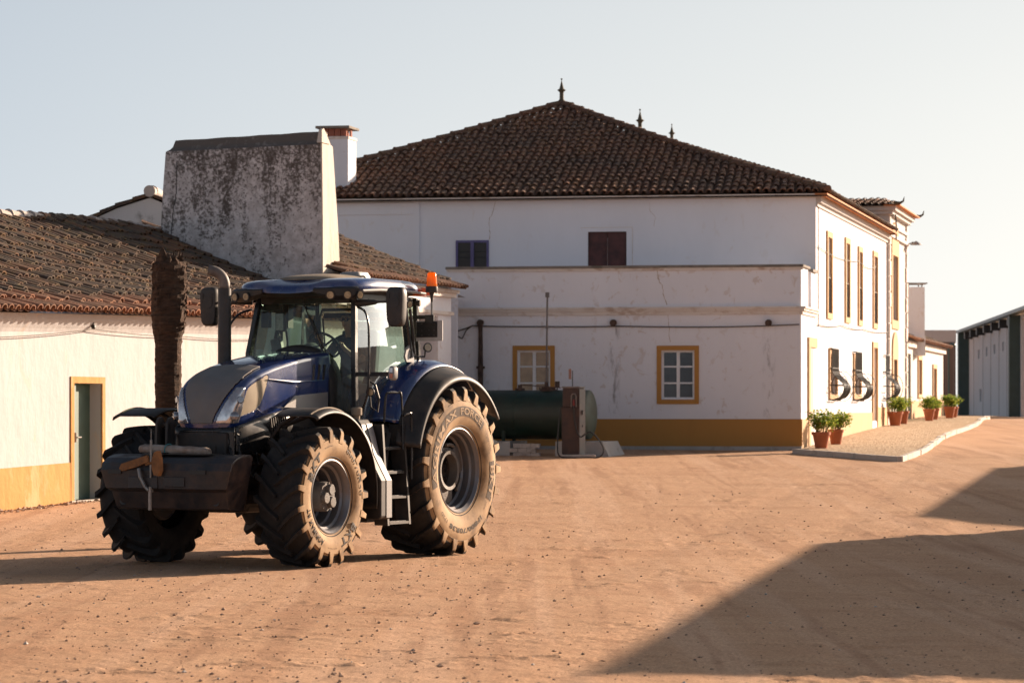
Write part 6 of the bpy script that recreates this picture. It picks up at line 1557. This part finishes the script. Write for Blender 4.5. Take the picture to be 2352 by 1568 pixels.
mb = MB(); mb.add([(-.08, -.70, 2.15), (-.08, .70, 2.15), (-.03, .68, 3.08), (-.03, -.68, 3.08)], [(0, 1, 2, 3)]); mb.build('rear_glass', M['glass_f'], cb)
# roof
def sup(cx, hx, hy, z, n=56, e=4.0, f=None):
    rg = []
    for k in range(n):
        a = 6.2832 * k / n; c_, s_ = math.cos(a), math.sin(a); x = hx * abs(c_) ** (2 / e) * (1 if c_ > 0 else -1); y = hy * abs(s_) ** (2 / e) * (1 if s_ > 0 else -1)
        zz = z + (f(x, y) if f else 0); rg.append((cx + x, y, zz))
    return rg
rfc = lambda x, y: -.05 * max(0, (x - .3)) - .02 * max(0, -(x + .6))
def notch(x, y):                    # the front edge dips between the two lamp pods
    return (-.045 * max(0, 1 - (abs(y) / .42) ** 4) if x > .8 else 0)
ro = empty('cab_roof', parent=tr)
mb = MB(); rings = []
for z, s_ in ((3.19, .97), (3.20, 1.0), (3.225, 1.015), (3.265, 1.01), (3.30, .985), (3.325, .94), (3.34, .86), (3.35, .70), (3.355, .45)):
    hx_, hy_ = .95 * s_, .86 * s_
    def ff(x, y, z=z): return rfc(x, y) + (notch(x, y) if z > 3.2 else 0) 
    rings.append(sup(.83, hx_, hy_, z, 72, 4.5, ff))
mb.loft(rings, True); mb.build('roof_shell', simple('dusty_sheen_roof', (0.012, 0.035, 0.15), 0.25, var=.1, coat=.9, dust=(.33, .31, .31), dustamt=.5, dusts=2.0), ro, smooth=True, ang=60)  # real dust, thickened to paint in the pale sky reflection
mb = MB(); mb.loft([sup(.78, .80, .72, 3.14, 56, 4.5, rfc), sup(.80, .86, .78, 3.165, 56, 4.5, rfc), sup(.82, .92, .83, 3.195, 56, 4.5, rfc)], True); mb.build('roof_underside', M['blackp'], ro, smooth=True, ang=40)
# grey edge band on the side
mb = MB(); mb.tube([(1.50, .855, 3.175), (1.1, .868, 3.195), (.5, .868, 3.205), (.0, .855, 3.19)], .016, 6); mb.build('edge_band', M['greyp'], ro)
mb = MB(); rings = []
for k in range(7):
    a = k / 6 * 1.5; rings.append(sup(1.05, .50 * math.cos(a), .44 * math.cos(a), 3.335 + .075 * math.sin(a), 40, 3.2, lambda x, y: -.035 * x - .0))
mb.loft(rings, True); mb.build('roof_hatch', M['dusttan'], ro, smooth=True, ang=50)
mb = MB()
for y in (-.26, .26): mb.tube([(.62, y, 3.36), (.62, y + .03, 3.39), (.62, y + .09, 3.39), (.62, y + .12, 3.36)], .014, 6)
mb.build('hatch_hinge', M['dusttan'], ro)
mb = MB(); mb.loft([sup(.45, .17, .15, 3.36, 24, 5), sup(.45, .17, .15, 3.40, 24, 5), sup(.45, .15, .12, 3.45, 24, 5), sup(.45, .10, .08, 3.455, 24, 5)], True); mb.v = [(q[0], q[1] + .12, q[2]) for q in mb.v]; mb.build('receiver_box', M['greyp'], ro, smooth=True, ang=40)
# lamp pods on the front corners
def lamp(c, n_, r_, parent, name='work_lamp'):
    c = Vector(c); n_ = Vector(n_).normalized(); mb = MB(); mb.tube([c - n_ * .05, c - n_ * .0, c + n_ * .012, c + n_ * .012], [r_ * .7, r_ * 1.15, r_ * 1.2, r_], 18); o = mb.build(name, M['blackp'], parent, smooth=True, ang=40)
    mb = MB(); mb.tube([c + n_ * .004, c + n_ * .014], [r_ * .96, r_ * .9], 16)
    up_ = Vector((0, 0, 1)); s_ = n_.cross(up_).normalized(); up_ = s_.cross(n_)
    for k in range(7):
        d = Vector((0, 0, 0)) if k == 6 else s_ * (r_ * .55 * math.cos(k * 1.047)) + up_ * (r_ * .55 * math.sin(k * 1.047)); mb.tube([c + d + n_ * .012, c + d + n_ * .018], r_ * .22, 8)
    mb.build('lens', M['lens'], o); return o
for sg in (1, -1):
    mb = MB(); rings = []
    for k in range(13):
        u = k / 12; a = u * 1.45; x = 1.66 + .115 * math.cos(a) - .05 * u; y = sg * (.36 + .50 * math.sin(a)); h_ = .030 + .085 * math.sin(min(1, u * 2.2) * math.pi / 2) * (1 if u < .75 else 1 - (u - .75) * 1.6)
        o_ = Vector((math.cos(a * .9), sg * math.sin(a * .9), 0)); c = Vector((x, y, 3.20 - .045 * max(0, x - 1.13)))
        rings.append([c - o_ * .16 + Vector((0, 0, 0)), c - o_ * .12 + Vector((0, 0, -h_ * .8)), c - o_ * .02 + Vector((0, 0, -h_)), c + o_ * .035 + Vector((0, 0, -h_ * .55)), c + o_ * .04 + Vector((0, 0, .02)), c + Vector((0, 0, .045)), c - o_ * .16 + Vector((0, 0, .045))])
    mb.loft(rings, True); pod = mb.build('lamp_pod', M['blackp'], ro, smooth=True, ang=40)
    for u in (.30, .62, .98):
        a = u * 1.45; o_ = Vector((math.cos(a * .9), sg * math.sin(a * .9), -.12)); x = 1.66 + .115 * math.cos(a) - .05 * u; y = sg * (.36 + .50 * math.sin(a))
        lamp(Vector((x, y, 3.125)) + o_ * .045, o_ if sg > 0 else Vector((1, o_.y * .4, -.1)), .046, ro)
lamp((.30, .80, 3.05), (.3, 1, -.1), .04, ro); lamp((.16, .86, 3.07), (-.3, 1, 0), .036, ro)
mb = MB(); mb.bb(-.115, -.085, .55, .80, 3.17, 3.26); mb.box((-.06, .83, 3.22), (.14, .03, .09), Matrix.Rotation(-.5, 3, 'Z')); mb.build('tail_reflector', simple('orange_reflector', (.75, .14, .03), .3), ro)
# exhaust
ex = empty('exhaust', parent=tr)
mb = MB(); sx, sy_ = 2.24, -.60
mb.tube([(sx, sy_, 1.9), (sx, sy_, 2.3), (sx, sy_, 2.9), (sx, sy_, 3.20)], [.080, .080, .078, .078], 24); mb.build('stack', simple('black_stack', (.022, .022, .024), .45, var=.3, vs=6, dust=(.11, .08, .06), dustamt=.3), ex, smooth=True)
mb = MB(); d = Vector((.55, -.83, 0)).normalized(); pts = [(sx, sy_, 3.19)]
for k in range(10): a = k / 9 * R(78); q = Vector((sx, sy_, 3.24)) + d * (.17 * (1 - math.cos(a))) + Vector((0, 0, .17 * math.sin(a))); pts.append(tuple(q))
pts.append(tuple(q + d * .06 + Vector((0, 0, .01))))
mb.tube(pts, .062, 24, cap=False); mb.build('stack_bend', simple('hot_steel', (.15, .13, .12), .6, metal=.2, var=.25, vs=8), ex, smooth=True, solid=.004)
# mirrors
def mirror(cy, cx, cz, w_, h_, sg, arm):
    mo = empty('mirror', parent=tr); mb = MB(); rings = []
    def out(s_, x):
        rg = []
        for k in range(32):
            a = 6.2832 * k / 32; c_, s2 = math.cos(a), math.sin(a); y = w_ * s_ * abs(c_) ** .45 * (1 if c_ > 0 else -1); z = h_ * s_ * abs(s2) ** .45 * (1 if s2 > 0 else -1)
            y *= (1 + .10 * z / h_) ; rg.append((cx + x, cy + y, cz + z))
        return rg
    mb.loft([out(.96, -.05), out(1.0, -.04), out(1.0, .03), out(.93, .055), out(.82, .06)], True); mb.build('mirror_housing', M['blackp'], mo, smooth=True, ang=35)
    mb = MB(); mb.loft([out(.9, -.052), out(.9, -.055)], True); mb.build('mirror_glass', M['hl'], mo)
    mb = MB(); mb.tube([(cx + .058, cy + .0, cz + h_ * .2)] * 1 + [(cx + .066, cy, cz + h_ * .2)], .075, 20); mb.bb(cx + .055, cx + .066, cy - w_ * .62, cy - w_ * .54, cz + h_ * .15, cz + h_ * .7); mb.bb(cx + .055, cx + .066, cy + w_ * .54, cy + w_ * .62, cz + h_ * .15, cz + h_ * .7); mb.build('mirror_ribs', M['blackp'], mo)
    mb = MB(); mb.tube(arm, [.045, .045, .030, .016, .014], 10); mb.build('mirror_arm', M['blackp'], mo, smooth=True)
mirror(1.27, 1.42, 2.98, .115, .235, 1, [(1.42, .74, 3.03), (1.45, .80, 3.03), (1.45, 1.00, 3.04), (1.45, 1.03, 3.04), (1.42, 1.22, 3.04)])
mirror(-1.30, 1.50, 3.02, .115, .235, -1, [(1.42, -.74, 3.08), (1.45, -.80, 3.08), (1.48, -1.0, 3.07), (1.5, -1.05, 3.07), (1.5, -1.25, 3.07)])
# grab rails
for nm, pts in (('grab_rail', [(1.52, .80, 2.98), (1.58, .93, 2.93), (1.60, .99, 2.80), (1.60, 1.0, 2.6), (1.60, 1.0, 2.2), (1.60, .98, 1.95), (1.58, .88, 1.72)]), ('grab_rail', [(1.40, -.76, 2.98), (1.46, -.92, 2.92), (1.52, -1.02, 2.75), (1.56, -1.04, 2.5), (1.56, -1.04, 2.2)]),
                ('handrail', [(1.45, 1.12, 1.62), (1.45, 1.14, 1.92), (1.40, 1.16, 1.97), (1.25, 1.18, 1.97), (1.18, 1.20, 1.92), (1.18, 1.22, 1.3)]), ('handrail', [(1.22, 1.25, 1.70), (1.15, 1.27, 1.72), (1.08, 1.28, 1.66), (1.08, 1.28, .95)])):
    P2 = [Vector(p) for p in pts]; sm = []
    for i in range(len(P2) - 1):
        q = [P2[max(0, min(len(P2) - 1, i + k))] for k in (-1, 0, 1, 2)]
        for s_ in range(4): t_ = s_ / 4; sm.append(.5 * ((2 * q[1]) + (q[2] - q[0]) * t_ + (2 * q[0] - 5 * q[1] + 4 * q[2] - q[3]) * t_ ** 2 + (3 * q[1] - q[0] - 3 * q[2] + q[3]) * t_ ** 3))
    sm.append(P2[-1]); mb = MB(); mb.tube(sm, .014, 8); mb.build(nm, M['blackg'], tr, smooth=True)
# side marker lamps
for sg in (1, -1):
    sl = empty('side_lamp', parent=tr); mb = MB(); mb.box((1.50, sg * 1.0, 2.19), (.03, .50, .05)); mb.build('lamp_arm', M['blackp'], sl)
    mb = MB(); mb.loft([[(1.50 + x, sg * 1.27 + .042 * s_ * math.cos(a), 2.20 + .085 * s_ * (abs(math.sin(a)) ** .5) * (1 if math.sin(a) > 0 else -1)) for a in [6.2832 * k / 20 for k in range(20)]] for x, s_ in ((-.05, .8), (-.04, 1), (.03, 1), (.045, .85))], True); mb.build('lamp_body', M['greyp'], sl, smooth=True, ang=40)
    mb = MB(); mb.bb(1.54, 1.552, sg * 1.27 - .022, sg * 1.27 + .022, 2.21, 2.26); mb.build('clear_lens', M['hl'], sl)
    mb = MB(); mb.bb(1.54, 1.552, sg * 1.27 - .022, sg * 1.27 + .022, 2.14, 2.195); mb.build('amber_lens', simple('amber', (.5, .17, .08), .2, coat=1), sl)
lamp((1.56, 1.0, 1.98), (1, .1, -.1), .045, tr)
mb = MB(); mb.tube([(1.50, .93, 2.12), (1.50, 1.03, 2.06), (1.48, 1.07, 1.9), (1.48, 1.05, 1.75), (1.50, .97, 1.80), (1.50, .95, 2.0)], .013, 6); mb.build('lamp_bracket', M['blackp'], tr)
# beacon, rear frame, sign plate
bc = empty('beacon', parent=tr); bx, by = .06, .98
M['orange'] = simple('beacon_lens', (.85, .16, .008), .25, var=.2, vs=20, coat=.6)
m, t, p = newmat('beacon_glass'); p.inputs['Base Color'].default_value = (1, .22, .01, 1); p.inputs['Roughness'].default_value = .12; p.inputs['Transmission Weight'].default_value = .3; p.inputs['Subsurface Weight'].default_value = .5; p.inputs['Subsurface Radius'].default_value = (.1, .02, .004); p.inputs['Coat Weight'].default_value = .5
out_ = t.nodes['Material Output']; tl_ = N(t, 'ShaderNodeBsdfTranslucent'); tl_.inputs[0].default_value = (1, .40, .02, 1); ms_ = N(t, 'ShaderNodeMixShader'); ms_.inputs[0].default_value = .6; t.links.new(p.outputs[0], ms_.inputs[1]); t.links.new(tl_.outputs[0], ms_.inputs[2]); t.links.new(ms_.outputs[0], out_.inputs[0])
p.inputs['Transmission Weight'].default_value = 0; p.inputs['Subsurface Weight'].default_value = 0; p.inputs['Base Color'].default_value = (1, .32, .015, 1)
mb = MB(); mb.lathe([(.066, 3.275), (.066, 3.29), (.060, 3.375), (.055, 3.43), (.045, 3.446), (0, 3.45)], 28, 'z', (bx, by, 0)); mb.build('beacon_lens', m, bc, smooth=True, ang=50)
mb = MB(); mb.lathe([(0, 3.29), (.03, 3.29), (.034, 3.34), (.02, 3.385), (0, 3.39)], 16, 'z', (bx, by, 0)); mb.build('beacon_bulb', M['orange'], bc, smooth=True)
mb = MB(); mb.lathe([(0, 3.20), (.074, 3.205), (.078, 3.22), (.074, 3.276), (0, 3.277)], 24, 'z', (bx, by, 0)); mb.lathe([(.012, 3.08), (.018, 3.12), (.02, 3.16), (.035, 3.215)], 12, 'z', (bx, by, 0)); mb.build('beacon_base', M['blackp'], bc, smooth=True, ang=40)
mb = MB(); mb.tube([(bx, by, 2.84), (bx, by, 3.10)], .013, 8); mb.build('beacon_pole', M['steel'], bc)
fr_ = empty('marker_board', parent=tr)
mb = MB(); mb.bb(bx - .03, bx + .0, .68, 1.0, 2.88, 2.925); mb.bb(bx + .0, bx + .03, .90, 1.02, 2.82, 2.93); mb.build('bracket', M['blackg'], fr_)
mb = MB(); mb.bb(bx - .012, bx + .002, .76, 1.13, 2.61, 2.86); mb.build('board', simple('white_board', (.50, .49, .48), .6, var=.1, vs=9), fr_)
mb = MB(); mb.bb(bx + .0, bx + .014, .77, 1.06, 2.655, 2.845); mb.build('black_plate', M['blackp'], fr_)
mb = MB()
for y in (.85, .95, 1.02):
    for z in (2.68, 2.74, 2.82): mb.lathe([(.004, bx + .014), (.004, bx + .018), (0, bx + .018)], 6, 'x', (0, y, z))
mb.build('rivets', M['steel'], fr_)
lamp((bx + .02, .93, 2.53), (.5, .9, .1), .05, tr); mb = MB(); mb.tube([(bx + .02, .9, 2.50), (bx, .88, 2.42), (.2, .80, 2.42)], .012, 6); mb.build('lamp_bracket', M['blackp'], tr)
mb = MB(); mb.tube([(.30, .82, 2.40), (.36, .815, 2.75), (.40, .79, 3.06)], [.032, .028, .026], 8); mb.tube([(.20, .81, 2.45), (.28, .80, 3.0)], .02, 8); mb.build('rear_strut', M['blackg'], cb, smooth=True)
mb = MB(); mb.prism([(.24, 2.35), (.42, 2.35), (.46, 2.42), (.42, 2.52), (.34, 2.56), (.24, 2.44)], lambda p, t_: (p[0], t_, p[1]), .81, .835); mb.build('hinge_plate', M['greyp'], cb)
mb = MB()
for (x, z) in ((.34, 2.49), (.33, 2.41)): mb.lathe([(.012, .835), (.012, .845), (0, .845)], 6, 'y', (x, 0, z))
mb.build('bolt', M['iron'], cb)
# tool box, filler neck, steps
mb = MB(); mb.loft([[(x, .72, z), (x, y, z), (x, y, z), (x, .72, z)] for x, y, z in ()], False) if False else None
bxs = MB()
for (pr2) in ([(.75, .50), (1.34, .50), (1.37, .53), (1.37, .95), (1.20, 1.25), (1.15, 1.45), (1.10, 1.60), (1.05, 1.66), (.75, 1.66)],): bxs.prism(pr2, lambda p, t_: (t_, p[0], p[1]), 1.70, 1.95)
bxs.build('tool_box', M['blackp'], tr, bevel=.015)
mb = MB()  # pale plate: sunlight on the black box's outer face, put into colour
pr3 = [(1.371, .52), (1.371, .95), (1.201, 1.25), (1.151, 1.45), (1.10, 1.61)]
for i in range(4):
    (y0, z0_), (y1, z1_) = pr3[i], pr3[i + 1]; mb.add([(1.71, y0 + .004, z0_), (1.83, y0 + .004, z0_), (1.83, y1 + .004, z1_), (1.71, y1 + .004, z1_)], [(0, 1, 2, 3)])
mb.build('sunlit_side', M['greyp'], tr, solid=.004)
mb = MB(); mb.lathe([(.04, 1.66), (.04, 1.70), (.065, 1.71), (.065, 1.79), (.05, 1.80), (0, 1.80)], 16, 'z', (1.88, 1.0, 0)); mb.build('filler_cap', M['dusttan'], tr, smooth=True, ang=40)
st = empty('steps', parent=tr); mb = MB()
for z, y in ((.46, 1.30), (.76, 1.27), (1.05, 1.24), (1.33, 1.20)):
    mb.bb(1.18, 1.62, y - .16, y, z - .03, z); 
mb.build('tread', M['blackp'], st)
mb = MB()
for z, y in ((.46, 1.30), (.76, 1.27), (1.05, 1.24), (1.33, 1.20)): mb.bb(1.20, 1.60, y - .15, y - .02, z + .001, z + .006)
mb.build('tread_plate', M['steel'], st)
mb = MB()
for x in (1.15, 1.65): mb.hexa([(x - .02, 1.12, .42), (x + .02, 1.12, .42), (x + .02, 1.30, .42), (x - .02, 1.30, .42), (x - .02, 1.02, 1.60), (x + .02, 1.02, 1.60), (x + .02, 1.22, 1.60), (x - .02, 1.22, 1.60)])
mb.bb(1.15, 1.65, .8, 1.0, .45, 1.5); mb.build('step_frame', M['blackp'], st)
vt, ft = text_mesh('PLM', .055, .002); mb = MB(); mb.v = [(.86 + q[1], .80 + .03, 2.14 + q[0]) for q in vt]; mb.f = ft; mb.build('sticker', M['frame_white'], cb, fixn=False)
# wiper
mb = MB(); w0 = wsc(.50, .99) + Vector((.02, 0, 0)); w1_ = wsc(.72, .62) + Vector((.035, 0, 0)); w2_ = wsc(.83, .46) + Vector((.03, 0, 0))
mb.tube([w0, w1_, w2_], [.008, .008, .005], 5); mb.tube([wsc(.60, .85) + Vector((.025, 0, 0)), wsc(.86, .40) + Vector((.022, 0, 0))], .007, 5); mb.build('wiper', M['blackp'], cb)
# interior
it = empty('cab_interior', parent=tr)
M['dash'] = simple('dashboard', (.06, .075, .075), .6, var=.2)
mb = MB(); mb.loft([[(x, .02 + w_ * math.cos(a), 1.9 + (z - 1.9) * max(0, math.sin(a)) ** .55) for a in [math.pi * k / 14 for k in range(15)]] for x, w_, z in ((1.50, .21, 2.50), (1.40, .23, 2.56), (1.28, .20, 2.58), (1.18, .15, 2.50))], True); mb.build('instrument_cowl', M['dash'], it, smooth=True, ang=50)
sw = empty('steering_wheel', parent=it)
mb = MB(); cW = Vector((1.10, .08, 2.55)); ax = Vector((-.72, 0, .70)).normalized(); sv = Vector((0, 1, 0)); uv_ = ax.cross(sv).normalized()
mb.tube([cW + sv * (.20 * math.cos(6.2832 * k / 30)) + uv_ * (.20 * math.sin(6.2832 * k / 30)) for k in range(31)], .016, 8)
for a in (90, 210, 330): mb.tube([cW - ax * .03, cW + sv * (.20 * math.cos(R(a))) + uv_ * (.20 * math.sin(R(a)))], .014, 6)
mb.tube([cW - ax * .3, cW], .035, 10); mb.build('rim', M['blackp'], it, smooth=True)
bpy.data.objects.remove(sw)
mb = MB()
mb.box((1.28, -.42, 2.83), (.035, .15, .24)); mb.box((1.30, -.62, 2.86), (.05, .13, .20)); mb.box((1.30, -.45, 2.50), (.08, .14, .26), Matrix.Rotation(.2, 3, 'X')); mb.box((1.25, -.56, 3.02), (.12, .2, .10)); mb.build('monitor', M['blackp'], it, bevel=.012)
mb = MB(); mb.box((1.301, -.425, 2.83), (.006, .10, .20)); mb.build('screen', simple('keypad_face', (.40, .38, .36), .5, var=.3, vs=40), it)
mb = MB(); mb.box((.75, -.72, 2.6), (.10, .04, 1.0)); mb.box((.66, -.70, 2.95), (.12, .05, .35)); mb.tube([(1.3, -.44, 2.7), (1.28, -.42, 2.55), (1.30, -.38, 2.4)], .008, 5); mb.tube([(1.28, -.35, 2.72), (1.28, -.33, 2.58), (1.27, -.34, 2.52)], .014, 6)
mb.tube([(.35, -.45, 2.1), (.35, -.45, 2.9), (.40, -.38, 3.0), (.42, .3, 3.0)], .018, 6); mb.tube([(.35, -.35, 2.3), (.42, -.36, 2.9)], .012, 5); mb.bb(.30, .33, -.40, .40, 2.90, 2.96); mb.build('inner_frame', M['blackp'], it)
mb = MB(); mb.box((.50, .10, 2.02), (.50, .50, .14)); mb.box((.30, .10, 2.40), (.14, .50, .70), Matrix.Rotation(-.12, 3, 'Y')); mb.bb(.3, .75, -.35, -.22, 2.18, 2.26); mb.bb(.3, .75, .42, .52, 2.15, 2.22); mb.build('seat', M['dash'], it, bevel=.05)
mb = MB(); mb.loft([sup(.9, .35, .4, z, 20, 3) for z in (1.55, 1.7)], True); mb.build('floor_mat', simple('red_cloth', (.18, .03, .02), .9), it)
# rolled sack lying on the weight
mb = MB(); rings = []
for i in range(22):
    u = i / 21; y = -.52 + .86 * u - .0; r_ = (.060 if u < .55 else .060 - .02 * (u - .55)) * (1 if 0 < i < 21 else .75); c = Vector((4.04 - .08 * u, y - .0, 1.335 - .030 * u))
    rings.append([c + Vector((r_ * 1.25 * math.cos(a), .0, r_ * math.sin(a) * .9)) * (1 + .16 * noise.noise((u * 9, math.cos(a) * 1.5, math.sin(a) * 1.5 + 4))) for a in [6.2832 * k / 18 for k in range(18)]])
mb.loft(rings, True)
MS = simple('sack_cloth', (.36, .31, .27), .95, var=.25, vs=6, bm=.5, bs=25, dust=(.14, .075, .045), dustamt=.9, dusts=5)
sk = mb.build('rolled_sack', MS, None, smooth=True)
mw = Matrix.Translation(TC) @ Matrix.Rotation(tz, 4, 'Z'); sk.matrix_world = mw; tag(sk, 'dirty white rolled sack tied with string, lying on the black front weight', 'sack')
mb = MB(); mb.tube([(4.005 + .09 * math.cos(a), -.17, 1.325 + .065 * math.sin(a)) for a in [6.2832 * k / 14 for k in range(15)]], .006, 5); mb.build('string', simple('blue_string', (.05, .22, .25), .7), sk)

# ================================================================== DRIVER
def skin(name, chains, mat, parent, sub=2, root=0):
    """chains: list of (list of (x, y, z, r), parent index or None)"""
    vs, es, rs, idx = [], [], [], []
    for pts, att in chains:
        ids = []
        prev = None if att is None else idx[att[0]][att[1]]
        for (x, y, z, r) in pts:
            vs.append((x, y, z)); rs.append(r); k = len(vs) - 1; ids.append(k)
            if prev is not None: es.append((prev, k))
            prev = k
        idx.append(ids)
    me = bpy.data.meshes.new(name); me.from_pydata(vs, es, []); o = bpy.data.objects.new(name, me); C.objects.link(o); o.parent = parent
    o.modifiers.new('skin', 'SKIN'); sv = me.skin_vertices[0].data
    for i, r in enumerate(rs):
        sv[i].radius = r if isinstance(r, tuple) else (r, r)
    sv[0].use_root = True
    m = o.modifiers.new('sub', 'SUBSURF'); m.levels = sub; m.render_levels = sub
    dg = bpy.context.evaluated_depsgraph_get(); me2 = bpy.data.meshes.new_from_object(o.evaluated_get(dg)); o.modifiers.clear(); o.data = me2; me2.name = name
    me2.materials.clear(); me2.materials.append(mat); me2.polygons.foreach_set('use_smooth', [True] * len(me2.polygons)); return o
dv = empty('person', TC, tz, 'tractor driver in dark T-shirt and glasses, right hand on the steering wheel', 'person')
Mskin = simple('skin', (.50, .28, .19), .55, var=.08); Mcl = simple('dark_shirt', (.025, .035, .045), .9); Mtr = simple('dark_trousers', (.05, .035, .03), .9)
hx, hy = .66, .15
body = skin('body', [
    ([(.48, .12, 2.14, .15), (.47, .12, 2.30, .14), (.49, .12, 2.45, .15), (.52, .125, 2.58, (.16, .12)), (.56, .13, 2.67, .07), (.61, .14, 2.73, .055), (hx, hy, 2.80, .075), (hx, hy, 2.87, .09), (hx - .005, hy, 2.93, .075)], None),
    ([(.53, -.07, 2.60, .062), (.66, -.13, 2.44, .050), (.80, -.12, 2.44, .042), (.97, -.05, 2.60, .030), (1.00, -.03, 2.65, .034)], (0, 3)),
    ([(.53, .32, 2.60, .062), (.64, .38, 2.42, .050), (.75, .36, 2.36, .042), (.93, .27, 2.50, .030), (.98, .25, 2.55, .034)], (0, 3)),
    ([(.62, .02, 2.12, .09), (.92, .00, 2.10, .07), (1.02, .0, 1.85, .055), (1.05, .0, 1.62, .045), (1.16, .0, 1.60, .035)], (0, 0)),
    ([(.62, .24, 2.12, .09), (.92, .27, 2.10, .07), (1.02, .28, 1.85, .055), (1.05, .28, 1.62, .045), (1.16, .28, 1.60, .035)], (0, 0)),
    ([(1.035, -.055, 2.675, .011), (1.06, -.065, 2.655, .010), (1.06, -.07, 2.63, .009)], (1, 4)), ([(1.04, -.035, 2.68, .011), (1.068, -.035, 2.658, .010), (1.065, -.037, 2.63, .009)], (1, 4)),
    ([(1.04, -.015, 2.675, .011), (1.065, -.010, 2.652, .010), (1.062, -.01, 2.625, .009)], (1, 4)), ([(1.03, .003, 2.665, .010), (1.052, .010, 2.645, .009), (1.05, .01, 2.62, .008)], (1, 4)), ([(1.0, -.055, 2.63, .012), (1.01, -.05, 2.60, .010)], (1, 4)),
    ([(1.015, .225, 2.575, .011), (1.04, .215, 2.555, .010), (1.04, .212, 2.53, .009)], (2, 4)), ([(1.02, .245, 2.58, .011), (1.048, .243, 2.558, .010), (1.045, .242, 2.53, .009)], (2, 4)),
    ([(1.02, .265, 2.575, .011), (1.045, .268, 2.552, .010), (1.042, .268, 2.525, .009)], (2, 4)), ([(1.01, .283, 2.565, .010), (1.032, .29, 2.545, .009), (1.03, .29, 2.52, .008)], (2, 4)), ([(.98, .225, 2.53, .012), (.99, .23, 2.50, .010)], (2, 4)),
    ([(hx + .085, hy + .00, 2.845, .012), (hx + .105, hy, 2.835, .013)], (0, 7)),
    ([(hx - .0, hy + .092, 2.855, .012), (hx - .01, hy + .100, 2.865, .014)], (0, 7)), ([(hx - .0, hy - .092, 2.855, .012), (hx - .01, hy - .100, 2.865, .014)], (0, 7)),
], Mskin, dv)
def shell(src, test, off, mat, name, parent):
    mb = MB(); mp = {}; me = src.data; nrm = [v.normal.copy() for v in me.vertices]
    for p_ in me.polygons:
        if test(p_.center):
            f = []
            for vi in p_.vertices:
                if vi not in mp: mp[vi] = len(mb.v); mb.v.append(tuple(me.vertices[vi].co + nrm[vi] * off))
                f.append(mp[vi])
            mb.f.append(tuple(f))
    return mb.build(name, mat, parent, smooth=True, fixn=False)
shell(body, lambda c: 2.14 < c.z < 2.70 and c.x < .70 and not (c.z > 2.66 and abs(c.y - .13) < .06 and c.x > .58), .012, Mcl, 'shirt', body)
shell(body, lambda c: c.z < 2.20, .014, Mtr, 'trousers', body)
shell(body, lambda c: c.z > 2.90 + (c.x - hx) * .45 or (c.x < hx - .02 and c.z > 2.80 and abs(c.y - hy) < .085), .010, simple('dark_hair', (.03, .028, .028), .8), 'hair', body)
mb = MB()
for sg in (1, -1):
    c = Vector((hx + .093, hy + sg * .034, 2.868)); mb.tube([c + Vector((0, .028 * math.cos(a), .021 * math.sin(a))) for a in [6.2832 * k / 14 for k in range(15)]], .004, 5); mb.tube([(hx + .09, hy + sg * .062, 2.872), (hx + .0, hy + sg * .096, 2.872)], .004, 5)
mb.tube([(hx + .095, hy - .008, 2.872), (hx + .095, hy + .008, 2.872)], .004, 5); mb.build('glasses', M['iron'], body)
mb = MB()
for sg in (1, -1): mb.lathe([(.0, .008), (.012, .004), (.014, 0)], 8, 'x', (hx + .078, hy + sg * .034, 2.866))
mb.build('eyes', M['iron'], body)
mb = MB(); mb.tube([(hx + .080, hy - .025, 2.795), (hx + .088, hy, 2.793), (hx + .080, hy + .025, 2.795)], .005, 5); mb.build('mouth', simple('lips', (.25, .09, .07), .6), body)
